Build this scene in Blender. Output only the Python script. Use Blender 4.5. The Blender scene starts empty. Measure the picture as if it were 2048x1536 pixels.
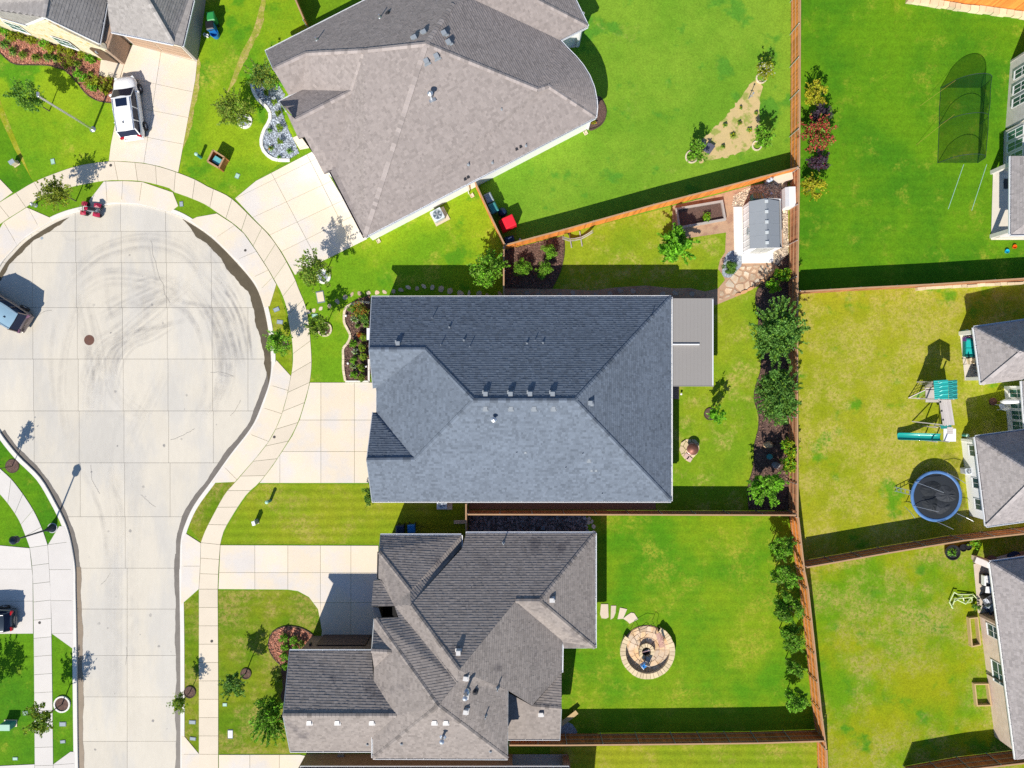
import bpy, math, random
import numpy as np
from mathutils import Vector, Matrix
from mathutils.geometry import tessellate_polygon
random.seed(7); rng = np.random.default_rng(7)
sc = bpy.context.scene
COL = sc.collection
# ---------------------------------------------------------------- camera, sky, sun, exposure
CAM_H = 56.8; FPX = 1420.0
cd = bpy.data.cameras.new('camera'); cam = bpy.data.objects.new('camera', cd); COL.objects.link(cam)
cam.location = (0, 0, CAM_H); cam.rotation_euler = (0, 0, 0)
cd.sensor_width = 36; cd.lens = 36 * FPX / 2048; cd.clip_start = 0.5; cd.clip_end = 2000
sc.camera = cam
SUN_EL = math.radians(42); SUN_AZ = math.radians(22)     # shadows fall 22 degrees east of the picture's up
w = bpy.data.worlds.new('World'); sc.world = w; w.use_nodes = True
wn = w.node_tree; bg = wn.nodes['Background']
sky = wn.nodes.new('ShaderNodeTexSky'); sky.sky_type = 'NISHITA'; sky.sun_disc = False
sky.sun_elevation = SUN_EL; sky.sun_rotation = SUN_AZ + math.pi
sky.air_density = 1.0; sky.dust_density = 0.1; sky.ozone_density = 4.0
bg.inputs['Strength'].default_value = 0.102
wn.links.new(sky.outputs[0], bg.inputs['Color'])
sd = bpy.data.lights.new('sun', 'SUN'); sun = bpy.data.objects.new('sun', sd); COL.objects.link(sun)
sd.energy = 4.8; sd.angle = math.radians(0.53); sd.color = (1.0, 0.94, 0.84)
ldir = Vector((math.sin(SUN_AZ) * math.cos(SUN_EL), math.cos(SUN_AZ) * math.cos(SUN_EL), -math.sin(SUN_EL)))
sun.rotation_euler = ldir.to_track_quat('-Z', 'Y').to_euler(); sun.location = (0, 0, 80)
vs = sc.view_settings
vs.view_transform = 'Standard'; vs.look = 'None'; vs.gamma = 1; vs.use_curve_mapping = False
vs.exposure = 0.27
sc.cycles.max_bounces = 6; sc.cycles.diffuse_bounces = 3; sc.cycles.transparent_max_bounces = 12
sc.cycles.use_denoising = False

# ---------------------------------------------------------------- plan helpers (photo measurements -> metres)
def W(px, py, z=0.0):
    k = (CAM_H - z) / FPX
    return Vector(((px - 1024) * k, (768 - py) * k, z))
def W2(px, py, z=0.0):
    v = W(px, py, z); return (v.x, v.y)
def area2(p): return sum(p[i][0]*p[(i+1) % len(p)][1] - p[(i+1) % len(p)][0]*p[i][1] for i in range(len(p))) / 2
def ccw(p): return list(p) if area2(p) > 0 else list(p)[::-1]
def clip_half(poly, a, b, c):
    """keep a*x+b*y<=c"""
    out = []; n = len(poly)
    for i in range(n):
        p, q = poly[i], poly[(i+1) % n]
        dp = a*p[0]+b*p[1]-c; dq = a*q[0]+b*q[1]-c
        if dp <= 0: out.append(p)
        if (dp < 0 < dq) or (dq < 0 < dp):
            t = dp/(dp-dq); out.append((p[0]+t*(q[0]-p[0]), p[1]+t*(q[1]-p[1])))
    return out
def split_line(polys, p, q):
    a = q[1]-p[1]; b = -(q[0]-p[0]); c = a*p[0]+b*p[1]; out = []
    for P in polys:
        for s in (1, -1):
            r = clip_half(P, s*a, s*b, s*c)
            if len(r) > 2 and abs(area2(r)) > 0.02: out.append(r)
    return out
def inset(poly, d):
    P = ccw(poly); n = len(P); out = []
    Q = [P[i] for i in range(n) if math.dist(P[i], P[i-1]) > 0.01]
    n = len(Q)
    for i in range(n):
        a, b, c = Q[i-1], Q[i], Q[(i+1) % n]
        e1 = Vector((b[0]-a[0], b[1]-a[1])).normalized(); e2 = Vector((c[0]-b[0], c[1]-b[1])).normalized()
        n1 = Vector((-e1.y, e1.x)); n2 = Vector((-e2.y, e2.x)); m = n1+n2
        if m.length < 0.2: m = n1
        m = m / max(m.length_squared/2, 0.35)
        out.append((b[0]+m.x*d, b[1]+m.y*d))
    return out
def smooth(pts, per=6, closed=False):
    n = len(pts); out = []
    rngi = range(n if closed else n-1)
    for i in rngi:
        p0 = pts[(i-1) % n] if closed or i > 0 else pts[0]
        p1 = pts[i]; p2 = pts[(i+1) % n]
        p3 = pts[(i+2) % n] if closed or i < n-2 else pts[-1]
        for k in range(per):
            t = k/per
            out.append(tuple(0.5*(2*p1[j]+(p2[j]-p0[j])*t+(2*p0[j]-5*p1[j]+4*p2[j]-p3[j])*t*t+(3*p1[j]-p0[j]-3*p2[j]+p3[j])*t**3) for j in range(2)))
    if not closed: out.append(tuple(pts[-1]))
    return out
def resample(pts, n):
    d = [0]
    for i in range(1, len(pts)): d.append(d[-1]+math.dist(pts[i], pts[i-1]))
    out = []
    for k in range(n):
        s = d[-1]*k/(n-1); i = 1
        while i < len(d)-1 and d[i] < s: i += 1
        t = (s-d[i-1])/max(d[i]-d[i-1], 1e-9)
        out.append((pts[i-1][0]+t*(pts[i][0]-pts[i-1][0]), pts[i-1][1]+t*(pts[i][1]-pts[i-1][1])))
    return out
def PX(pts, z=0): return [W2(p[0], p[1], z) for p in pts]

# ---------------------------------------------------------------- materials
MATS = {}
def nd(nt, t, **kw):
    n = nt.nodes.new(t)
    for k, v in kw.items(): setattr(n, k, v)
    return n
def mathn(nt, op, a, b=None, clamp=False):
    n = nd(nt, 'ShaderNodeMath', operation=op); n.use_clamp = clamp
    for i, x in enumerate((a, b)):
        if x is None: continue
        if isinstance(x, (int, float)): n.inputs[i].default_value = x
        else: nt.links.new(x, n.inputs[i])
    return n.outputs[0]
def noise(nt, vec, scale, detail=4, rough=0.55):
    n = nd(nt, 'ShaderNodeTexNoise'); n.inputs['Scale'].default_value = scale
    n.inputs['Detail'].default_value = detail; n.inputs['Roughness'].default_value = rough
    nt.links.new(vec, n.inputs['Vector']); return n.outputs['Fac']
def ramp(nt, v, lo, hi):
    n = nd(nt, 'ShaderNodeMapRange'); n.inputs['From Min'].default_value = lo; n.inputs['From Max'].default_value = hi
    n.interpolation_type = 'SMOOTHSTEP'
    nt.links.new(v, n.inputs['Value']); return n.outputs['Result']
def mixc(nt, f, a, b):
    n = nd(nt, 'ShaderNodeMix', data_type='RGBA')
    if isinstance(f, (int, float)): n.inputs[0].default_value = f
    else: nt.links.new(f, n.inputs[0])
    for i, x in ((6, a), (7, b)):
        if isinstance(x, tuple): n.inputs[i].default_value = (*x[:3], 1)
        else: nt.links.new(x, n.inputs[i])
    return n.outputs[2]
def newmat(name):
    m = bpy.data.materials.new(name); m.use_nodes = True; nt = m.node_tree
    return m, nt, nt.nodes['Principled BSDF']
def M(name, base, rough=0.75, var=0.1, scale=2.0, fine=0.06, fscale=25, metal=0, bump=0, bscale=30, tint=0, rnd=0,
      col2=None, c2=(0.55, 0.65), s2=3.0, spec=0.4, coat=0, stretch=None, brick=None, emit=None):
    if name in MATS: return MATS[name]
    m, nt, b = newmat(name)
    tc = nd(nt, 'ShaderNodeTexCoord').outputs['Object']
    if stretch:
        mp = nd(nt, 'ShaderNodeMapping'); mp.inputs['Scale'].default_value = stretch
        nt.links.new(tc, mp.inputs['Vector']); tc2 = mp.outputs[0]
    else: tc2 = tc
    s = mathn(nt, 'MULTIPLY_ADD', noise(nt, tc2, scale), 2*var); s.node.inputs[2].default_value = 1-var
    def add(src, amp):
        nonlocal s
        t = mathn(nt, 'MULTIPLY_ADD', src, 2*amp); t.node.inputs[2].default_value = -amp
        s = mathn(nt, 'ADD', s, t)
    if fine: add(noise(nt, tc2, fscale, 3, 0.7), fine)
    if tint:
        a = nd(nt, 'ShaderNodeAttribute', attribute_name='tint'); add(a.outputs['Fac'], tint)
    if rnd:
        oi = nd(nt, 'ShaderNodeObjectInfo'); add(oi.outputs['Random'], rnd)
    col = base
    if brick:
        sx = nd(nt, 'ShaderNodeSeparateXYZ'); nt.links.new(tc, sx.inputs[0])
        cx = nd(nt, 'ShaderNodeCombineXYZ')
        nt.links.new(mathn(nt, 'ADD', sx.outputs[0], sx.outputs[1]), cx.inputs[0]); nt.links.new(sx.outputs[2], cx.inputs[1])
        bt = nd(nt, 'ShaderNodeTexBrick'); nt.links.new(cx.outputs[0], bt.inputs['Vector'])
        bt.inputs['Color1'].default_value = (*base, 1); bt.inputs['Color2'].default_value = (*brick[0], 1)
        bt.inputs['Mortar'].default_value = (*brick[1], 1); bt.inputs['Scale'].default_value = 1
        bt.inputs['Brick Width'].default_value = brick[2]; bt.inputs['Row Height'].default_value = brick[3]
        bt.inputs['Mortar Size'].default_value = brick[3]*0.12
        col = bt.outputs['Color']
    if col2: col = mixc(nt, ramp(nt, noise(nt, tc2, s2, 5, 0.6), *c2), col, col2)
    v = nd(nt, 'ShaderNodeVectorMath', operation='SCALE')
    if isinstance(col, tuple): v.inputs[0].default_value = col
    else: nt.links.new(col, v.inputs[0])
    nt.links.new(s, v.inputs['Scale']); nt.links.new(v.outputs[0], b.inputs['Base Color'])
    b.inputs['Roughness'].default_value = rough; b.inputs['Metallic'].default_value = metal
    b.inputs['Specular IOR Level'].default_value = spec; b.inputs['Coat Weight'].default_value = coat
    if bump:
        bn = nd(nt, 'ShaderNodeBump'); bn.inputs['Strength'].default_value = bump; bn.inputs['Distance'].default_value = 0.02
        nt.links.new(noise(nt, tc2, bscale, 4, 0.7), bn.inputs['Height']); nt.links.new(bn.outputs[0], b.inputs['Normal'])
    MATS[name] = m; return m
def GRASS(name, c1, c2, dry, dry_amt=0.62, dscale=0.5, mow=0.0, mowdir=(0, 1), lush=None, seed=0.0):
    """turf: two greens in broad drifts, dry patches, blade-scale mottling, faint mowing lines"""
    if name in MATS: return MATS[name]
    m, nt, b = newmat(name)
    tc0 = nd(nt, 'ShaderNodeTexCoord').outputs['Object']
    mp = nd(nt, 'ShaderNodeMapping'); mp.inputs['Location'].default_value = (seed, seed*1.7, seed*0.3)
    nt.links.new(tc0, mp.inputs['Vector']); tc = mp.outputs[0]
    big = ramp(nt, noise(nt, tc, 0.16, 5, 0.62), 0.36, 0.64)
    col = mixc(nt, big, c1, c2)
    if lush: col = mixc(nt, ramp(nt, noise(nt, tc, 0.33, 4, 0.6), 0.56, 0.66), col, lush)
    d = ramp(nt, noise(nt, tc, dscale, 7, 0.68), dry_amt-0.07, dry_amt+0.12)
    sp = ramp(nt, noise(nt, tc, 5.0, 4, 0.7), 0.35, 0.62)
    col = mixc(nt, mathn(nt, 'MULTIPLY', d, sp), col, dry)
    s = mathn(nt, 'MULTIPLY_ADD', noise(nt, tc, 7, 5, 0.85), 1.5); s.node.inputs[2].default_value = 0.25
    f = mathn(nt, 'MULTIPLY_ADD', noise(nt, tc, 1.6, 6, 0.75), 0.6); f.node.inputs[2].default_value = -0.30
    s = mathn(nt, 'ADD', s, f)
    if mow:
        sx = nd(nt, 'ShaderNodeSeparateXYZ'); nt.links.new(tc, sx.inputs[0])
        u = mathn(nt, 'ADD', mathn(nt, 'MULTIPLY', sx.outputs[0], mowdir[0]*9.0), mathn(nt, 'MULTIPLY', sx.outputs[1], mowdir[1]*9.0))
        st = mathn(nt, 'SINE', mathn(nt, 'ADD', u, mathn(nt, 'MULTIPLY', noise(nt, tc, 0.7, 3), 2.0)))
        s = mathn(nt, 'ADD', s, mathn(nt, 'MULTIPLY', st, mow))
    v = nd(nt, 'ShaderNodeVectorMath', operation='SCALE'); nt.links.new(col, v.inputs[0]); nt.links.new(s, v.inputs['Scale'])
    nt.links.new(v.outputs[0], b.inputs['Base Color'])
    b.inputs['Roughness'].default_value = 0.9; b.inputs['Specular IOR Level'].default_value = 0.12
    bn = nd(nt, 'ShaderNodeBump'); bn.inputs['Strength'].default_value = 0.55; bn.inputs['Distance'].default_value = 0.04
    nt.links.new(noise(nt, tc, 18, 4, 0.75), bn.inputs['Height']); nt.links.new(bn.outputs[0], b.inputs['Normal'])
    MATS[name] = m; return m
def GLASS(name='window_glass', col=(0.03, 0.07, 0.08)):
    return M(name, col, rough=0.06, var=0.1, fine=0, spec=0.9, scale=1)

# ---------------------------------------------------------------- mesh builder
class MB:
    def __init__(s): s.v = []; s.f = []; s.mi = []; s.t = []
    def quadverts(s, vs, faces, mi=0, tint=0.5):
        o = len(s.v); s.v.extend([tuple(x) for x in vs])
        for f in faces: s.f.append([o+i for i in f]); s.mi.append(mi); s.t.append(tint)
        return s
    def face(s, pts, mi=0, tint=0.5): return s.quadverts(pts, [list(range(len(pts)))], mi, tint)
    def box(s, c, size, rz=0, mi=0, tint=0.5, rx=0, ry=0):
        hx, hy, hz = size[0]/2, size[1]/2, size[2]/2
        R = Matrix.Rotation(rz, 3, 'Z') @ Matrix.Rotation(ry, 3, 'Y') @ Matrix.Rotation(rx, 3, 'X')
        vs = [R @ Vector((sx*hx, sy*hy, sz*hz)) + Vector(c) for sz in (-1, 1) for sx, sy in ((-1, -1), (1, -1), (1, 1), (-1, 1))]
        s.quadverts(vs, [(3, 2, 1, 0), (4, 5, 6, 7), (0, 1, 5, 4), (1, 2, 6, 5), (2, 3, 7, 6), (3, 0, 4, 7)], mi, tint); return s
    def bar(s, a, b, wd, ht, mi=0, tint=0.5):
        """box beam from a to b"""
        a = Vector(a); b = Vector(b); d = (b-a)
        if d.length < 1e-6: return s
        d.normalize(); up = Vector((0, 0, 1)) if abs(d.z) < 0.95 else Vector((0, 1, 0))
        x = d.cross(up).normalized()*wd/2; y = x.cross(d).normalized()*ht/2
        vs = [p+q for p in (a, b) for q in (-x-y, x-y, x+y, -x+y)]
        s.quadverts(vs, [(3, 2, 1, 0), (4, 5, 6, 7), (0, 1, 5, 4), (1, 2, 6, 5), (2, 3, 7, 6), (3, 0, 4, 7)], mi, tint); return s
    def prism(s, poly, z0, z1, mi=0, tint=0.5, bottom=False, mi_side=None):
        P = ccw(poly); n = len(P)
        top = [(x, y, z1) for x, y in P]; bot = [(x, y, z0) for x, y in P]
        sides = [(i, (i+1) % n, n+(i+1) % n, n+i) for i in range(n)]
        s.quadverts(bot+top, sides, mi if mi_side is None else mi_side, tint)
        s.poly(top, mi, tint)
        if bottom: s.poly(bot[::-1], mi, tint)
        return s
    def poly(s, pts, mi=0, tint=0.5, holes=()):
        """planar polygon (maybe concave), given with its normal up"""
        V = [Vector(p) for p in pts]
        if len(V) <= 4 and not holes: s.face(pts, mi, tint); return s
        loops = [V]+[[Vector(p) for p in h] for h in holes]
        tris = tessellate_polygon(loops); allv = [p for L in loops for p in L]
        n = Vector((0, 0, 0))
        for i in range(len(V)): n += V[i].cross(V[(i+1) % len(V)])
        fs = []
        for t in tris:
            a, b, c = (allv[i] for i in t)
            if (b-a).cross(c-a).length < 1e-9: continue
            fs.append(t if (b-a).cross(c-a).dot(n) > 0 else t[::-1])
        s.quadverts(allv, fs, mi, tint); return s
    def tube(s, pts, r, n=8, mi=0, tint=0.5, cap=True):
        P = [Vector(p) for p in pts]; R = r if isinstance(r, (list, tuple)) else [r]*len(P)
        rings = []; prevx = None
        for i, p in enumerate(P):
            d = (P[min(i+1, len(P)-1)]-P[max(i-1, 0)]).normalized()
            if prevx is None: prevx = d.orthogonal().normalized()
            x = (prevx - d*prevx.dot(d)).normalized(); y = d.cross(x); prevx = x
            rings.append([p+(x*math.cos(2*math.pi*k/n)+y*math.sin(2*math.pi*k/n))*R[i] for k in range(n)])
        vs = [q for rg in rings for q in rg]; fs = []
        for i in range(len(P)-1):
            for k in range(n):
                fs.append((i*n+k, i*n+(k+1) % n, (i+1)*n+(k+1) % n, (i+1)*n+k))
        if cap: fs.append(tuple(range(n))[::-1]); fs.append(tuple((len(P)-1)*n+k for k in range(n)))
        s.quadverts(vs, fs, mi, tint); return s
    def cyl(s, c, r, z0, z1, n=20, mi=0, tint=0.5, r2=None):
        return s.lathe(c, [(r, z0), (r if r2 is None else r2, z1)], n, mi, tint)
    def lathe(s, c, prof, n=20, mi=0, tint=0.5, cap=True, ang=(0, 2*math.pi)):
        full = abs(ang[1]-ang[0]-2*math.pi) < 1e-6; m = n if full else n+1
        vs = []; fs = []
        for r, z in prof:
            for k in range(m):
                a = ang[0]+(ang[1]-ang[0])*k/n; vs.append((c[0]+r*math.cos(a), c[1]+r*math.sin(a), z))
        for i in range(len(prof)-1):
            for k in range(n):
                k2 = (k+1) % m if full else k+1
                fs.append((i*m+k, i*m+k2, (i+1)*m+k2, (i+1)*m+k))
        if cap and full:
            if prof[0][0] > 1e-6: fs.append(tuple(range(n))[::-1])
            if prof[-1][0] > 1e-6: fs.append(tuple((len(prof)-1)*n+k for k in range(n)))
        s.quadverts(vs, fs, mi, tint); return s
    def build(s, name, mats, parent=None, smooth=False, kind=None, label=None, world=True, bevel=0):
        me = bpy.data.meshes.new(name)
        off = parent_off(parent) if (parent is not None and world) else Vector((0, 0, 0))
        V = [(x-off.x, y-off.y, z-off.z) for x, y, z in s.v] if off.length > 0 else s.v
        me.from_pydata(V, [], s.f)
        if not isinstance(mats, (list, tuple)): mats = [mats]
        for m in mats: me.materials.append(m)
        if len(mats) > 1: me.polygons.foreach_set('material_index', s.mi)
        if any(t != 0.5 for t in s.t):
            a = me.attributes.new('tint', 'FLOAT', 'FACE'); a.data.foreach_set('value', s.t)
        if smooth: me.polygons.foreach_set('use_smooth', [True]*len(s.f))
        me.update()
        o = bpy.data.objects.new(name, me); COL.objects.link(o)
        if parent is not None: o.parent = parent
        if kind: o['kind'] = kind
        if label: o['label'] = label
        if bevel:
            md = o.modifiers.new('bevel', 'BEVEL'); md.width = bevel; md.segments = 2; md.limit_method = 'ANGLE'
        return o
OFFS = {}
def parent_off(p):
    v = Vector((0, 0, 0))
    while p is not None: v += Vector(p.location); p = p.parent
    return v
def thing(name, label, cat, loc=(0, 0, 0), rz=0, group=None):
    o = bpy.data.objects.new(name, None); COL.objects.link(o); o.location = loc; o.rotation_euler = (0, 0, rz)
    o.empty_display_size = 0.2
    o['label'] = label; o['category'] = cat
    if group: o['group'] = group
    return o
def tag(o, label, cat, group=None):
    o['label'] = label; o['category'] = cat
    if group: o['group'] = group
    return o
def sheet(name, poly, z, m, kind='structure', parent=None, holes=(), thick=0):
    mb = MB(); P = ccw(poly)
    mb.poly([(x, y, z) for x, y in P], holes=[[(x, y, z) for x, y in h] for h in holes])
    if thick:
        n = len(P); mb.quadverts([(x, y, z) for x, y in P]+[(x, y, z-thick) for x, y in P], [(n+i, n+(i+1) % n, (i+1) % n, i) for i in range(n)])
    o = mb.build(name, m, parent)
    if kind: o['kind'] = kind
    return o
# ================================================================ SETTING: ground, road, walks, drives
g_base = GRASS('turf_base', (0.121, 0.257, 0.009), (0.167, 0.288, 0.010), (0.334, 0.309, 0.045), 0.68, seed=3)
g_bright = GRASS('turf_bright', (0.139, 0.294, 0.017), (0.195, 0.340, 0.024), (0.306, 0.360, 0.064), 0.66, seed=11, lush=(0.093, 0.263, 0.020))
g_sat = GRASS('turf_saturated', (0.060, 0.201, 0.006), (0.116, 0.263, 0.006), (0.278, 0.330, 0.027), 0.60, seed=23, mow=0.03)
g_dry = GRASS('turf_dry', (0.251, 0.299, 0.009), (0.325, 0.330, 0.017), (0.427, 0.371, 0.083), 0.48, 0.45, seed=31, lush=(0.111, 0.268, 0.008))
g_mixed = GRASS('turf_mixed', (0.121, 0.268, 0.005), (0.269, 0.299, 0.006), (0.353, 0.319, 0.077), 0.50, 0.28, seed=41, lush=(0.084, 0.237, 0.008))
g_centre = GRASS('turf_centre_yard', (0.153, 0.283, 0.010), (0.251, 0.324, 0.014), (0.445, 0.381, 0.096), 0.55, 0.6, seed=53)
g_south = GRASS('turf_south_yard', (0.079, 0.242, 0.006), (0.186, 0.299, 0.008), (0.334, 0.350, 0.033), 0.55, 0.30, seed=61, mow=0.035, mowdir=(0, 1))
g_olive = GRASS('turf_olive', (0.186, 0.278, 0.009), (0.260, 0.299, 0.013), (0.353, 0.319, 0.058), 0.53, 0.5, seed=71, mow=0.10, mowdir=(0, 1))
g_brown = GRASS('turf_brown', (0.107, 0.206, 0.005), (0.195, 0.242, 0.010), (0.334, 0.278, 0.071), 0.50, 0.42, seed=83, mow=0.07, mowdir=(0, 1))
g_front = GRASS('turf_front', (0.139, 0.294, 0.009), (0.241, 0.360, 0.011), (0.427, 0.412, 0.052), 0.60, 0.35, seed=97, lush=(0.093, 0.257, 0.009))

road_px = [(361, 1560), (361, 1300), (359, 1152), (360, 1135), (362, 1080), (372, 1045), (390, 1008), (425, 960), (462, 908), (495, 866), (512, 838), (527, 800), (538, 768), (543, 734), (541, 684), (530, 620), (512, 571), (475, 525), (425, 475), (375, 441), (337, 424), (275, 409), (225, 408), (175, 419), (135, 429), (100, 444), (50, 476), (20, 506), (0, 531), (-30, 590), (-48, 670), (-45, 750), (-25, 820), (0, 865), (35, 910), (80, 955), (110, 1005), (132, 1050), (143, 1090), (150, 1135), (151, 1180), (153, 1277), (155, 1477), (157, 1560)]
road_c = PX(smooth(road_px, 4))
road_poly = ccw(road_c)
# ground sheet with the road cut out, wide enough for any view from this height
G = 150
mb = MB(); mb.poly([(-G, -G, 0), (G, -G, 0), (G, G, 0), (-G, G, 0)], holes=[[(x, y, 0) for x, y in road_poly]])
ground = mb.build('ground', g_base); ground['kind'] = 'structure'
m_bed = M('road_base', (0.17, 0.15, 0.13), 0.95, var=0.2)
m_road = M('road_concrete', (0.63, 0.575, 0.48), 0.85, var=0.08, scale=0.35, fine=0.07, fscale=2.2, rnd=0.045, col2=(0.565, 0.53, 0.47), c2=(0.42, 0.62), s2=0.22, bump=0.15, stretch=(1.6, 0.55, 1))
m_walk = M('walk_concrete', (0.71, 0.615, 0.485), 0.85, var=0.07, scale=0.8, fine=0.05, fscale=9, rnd=0.045, bump=0.15)
m_walk2 = M('walk_concrete_pale', (0.66, 0.62, 0.575), 0.85, var=0.07, scale=0.8, fine=0.05, fscale=9, rnd=0.045, bump=0.15)
m_drive = M('drive_concrete', (0.76, 0.65, 0.50), 0.85, var=0.07, scale=0.35, fine=0.05, fscale=6, rnd=0.03, col2=(0.68, 0.625, 0.57), c2=(0.4, 0.65), s2=0.4, bump=0.15)
m_curb = M('curb_concrete', (0.74, 0.70, 0.64), 0.8, var=0.12, scale=1.2, fine=0.1, fscale=8)
mb = MB(); xs = [p[0] for p in road_poly]; ys = [p[1] for p in road_poly]
mb.poly([(x, y, -0.16) for x, y in road_poly]); road = mb.build('road', m_bed); road['kind'] = 'structure'
def slab_obj(name, poly, z0, z1, m, parent, gap=0.014):
    P = inset(poly, gap)
    if len(P) < 3 or abs(area2(P)) < 0.015: return None
    dz = random.uniform(-0.003, 0.003)
    return MB().prism(P, z0, z1+dz).build(name, m, parent)
hcuts = [462, 525, 615, 718, 822, 926, 1034, 1137, 1219, 1312, 1395, 1484]
pieces = [road_poly]; rows = []
bounds = [380]+hcuts+[1600]
for i in range(len(bounds)-1):
    y0 = (768-bounds[i+1])*0.04; y1 = (768-bounds[i])*0.04
    r = clip_half(clip_half(road_poly, 0, 1, y1), 0, -1, -y0)
    if len(r) < 3: continue
    ym = (bounds[i]+bounds[i+1])/2
    if ym < 1034: cuts = [-26, 62+(ym-500)*0.012, 150+(ym-500)*0.018, 241+(ym-500)*0.015, 331+(ym-500)*0.014, 421+(ym-500)*0.012]+([495] if 615 < ym < 870 else [])
    elif ym < 1137: cuts = [249]
    else: cuts = [253]
    if 926 < ym < 1034: cuts = [159, 248, 339]
    rr = [r]
    for c in cuts:
        x = (c-1024)*0.04; rr = split_line(rr, (x, -100), (x, 100))
    for q in rr: slab_obj('road_slab', q, -0.15, -0.10, m_road, road, 0.011)
# kerb: raised strip just outside the road edge, cut in lengths
kerb_line = road_c
def offset_line(L, d):
    out = []
    for i, p in enumerate(L):
        a = L[max(i-1, 0)]; b = L[min(i+1, len(L)-1)]
        t = Vector((b[0]-a[0], b[1]-a[1])).normalized(); out.append((p[0]-t.y*d, p[1]+t.x*d))
    return out
kin = kerb_line; kout = offset_line(kerb_line, -0.32)
kroot = thing('kerb', '', ''); del kroot['label']; del kroot['category']; kroot['kind'] = 'structure'
for i in range(0, len(kin)-1, 6):
    j = min(i+6, len(kin)-1)
    MB().prism(kin[i:j+1]+kout[i:j+1][::-1], -0.12, 0.035).build('kerb_stone', m_curb, kroot)
# sidewalks: ribbons between two traced edges, cut into slabs
def walk(name, inner, outer, n, m, step_pts=3):
    a = resample(smooth(inner, 6), n*step_pts+1); b = resample(smooth(outer, 6), n*step_pts+1)
    root = thing(name, '', ''); del root['label']; del root['category']; root['kind'] = 'structure'
    for i in range(n):
        k = i*step_pts
        poly = PX(a[k:k+step_pts+1]+b[k:k+step_pts+1][::-1])
        slab_obj('paving_slab', poly, -0.05, 0.045, m, root, 0.014)
    return root
r_in = [(402, 1085), (410, 1063), (425, 1033), (450, 988), (470, 965), (512, 916), (537, 884), (553, 855), (564, 828), (574, 793), (579, 768), (585, 735), (586, 709), (584, 679), (578, 646), (573, 614), (563, 586), (553, 567), (537, 539), (512, 500), (488, 466), (465, 446), (434, 425), (410, 409), (375, 394), (347, 384), (337, 376), (285, 363), (250, 361), (208, 362), (144, 374), (100, 388), (80, 395), (54, 414), (30, 429), (7, 444), (-20, 466), (-60, 520)]
r_out = [(441, 1089), (447, 1065), (457, 1045), (480, 1008), (497, 985), (519, 965), (546, 930), (567, 898), (584, 870), (599, 838), (612, 795), (619, 768), (623, 738), (623, 709), (619, 659), (612, 614), (598, 579), (587, 551), (562, 504), (537, 469), (512, 444), (467, 400), (440, 384), (417, 374), (392, 360), (357, 346), (320, 334), (287, 327), (250, 324), (217, 323), (160, 331), (110, 347), (67, 365), (35, 384), (0, 405), (-40, 435), (-85, 500)]
walk('sidewalk', r_in, r_out, 34, m_walk)
walk('sidewalk', [(398, 1508), (398, 1350), (398, 1178)], [(437, 1508), (437, 1350), (436, 1178)], 9, m_walk)
walk('sidewalk', [(398, 1640), (398, 1508)], [(438, 1640), (437, 1508)], 4, m_walk)
walk('sidewalk', [(0, 988), (17, 1008), (37, 1038), (50, 1068), (60, 1095)], [(-5, 932), (7, 943), (25, 960), (50, 993), (70, 1025), (85, 1058), (96, 1090)], 5, m_walk2)
walk('sidewalk', [(60, 1095), (66, 1152), (68, 1277), (70, 1527), (71, 1640)], [(96, 1090), (100, 1152), (103, 1227), (107, 1527), (108, 1640)], 15, m_walk2)
# driveways (cut along their joints)
def drive(name, poly, cuts, m, z=0.040, nm='drive_slab'):
    root = thing(name, '', ''); del root['label']; del root['category']; root['kind'] = 'structure'
    ps = [ccw(PX(poly))]
    for a, b in cuts: ps = split_line(ps, W2(*a), W2(*b))
    for q in ps: slab_obj(nm, q, -0.05, z, m, root, 0.012)
    return root
IN = {}
# house A drive + apron
drive('driveway', [(265, 88), (395, 121), (391, 160), (357, 345), (320, 333), (287, 326), (250, 323), (218, 322), (222, 290), (232, 240), (240, 160), (250, 125)], [((262, 88), (396, 124)), ((320, 119), (288, 327)), ((250, 155), (390, 185)), ((245, 210), (380, 236)), ((225, 262), (370, 289))], m_drive)
drive('driveway', [(208, 363), (250, 362), (285, 364), (346, 385), (357, 412), (341, 424), (275, 407), (225, 405), (183, 413), (178, 402)], [((285, 360), (278, 410)), ((212, 360), (215, 410)), ((246, 360), (243, 410))], m_drive)
# house B drive + apron
drive('driveway', [(470, 397), (512, 362), (650, 290), (655, 345), (735, 478), (640, 525), (590, 550), (563, 503), (538, 468), (513, 443)], [((455, 405), (760, 255)), ((495, 440), (700, 345)), ((540, 470), (740, 375)), ((560, 505), (720, 425)), ((545, 350), (640, 530)), ((612, 305), (700, 480))], m_drive)
drive('driveway', [(434, 427), (465, 447), (488, 467), (512, 501), (537, 540), (553, 569), (540, 612), (530, 616), (512, 567), (478, 524), (428, 475), (380, 441), (394, 434)], [((470, 450), (425, 480)), ((512, 503), (462, 525)), ((537, 540), (495, 560)), ((545, 555), (515, 585))], m_drive)
# centre house drive + apron
drive('driveway', [(620, 765), (752, 765), (760, 966), (519, 966), (546, 931), (567, 899), (585, 871), (600, 838), (613, 795)], [((500, 840), (760, 840)), ((500, 903), (760, 903)), ((642, 760), (642, 970)), ((709, 760), (709, 970)), ((560, 920), (560, 990))], m_drive)
drive('driveway', [(579, 769), (574, 793), (564, 828), (553, 855), (537, 884), (512, 916), (470, 964), (422, 966), (462, 912), (497, 868), (516, 838), (530, 802), (541, 768), (546, 736), (553, 720), (582, 752)], [((525, 815), (566, 828)), ((505, 870), (540, 884)), ((540, 770), (580, 782)), ((450, 935), (480, 965))], m_drive)
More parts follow.
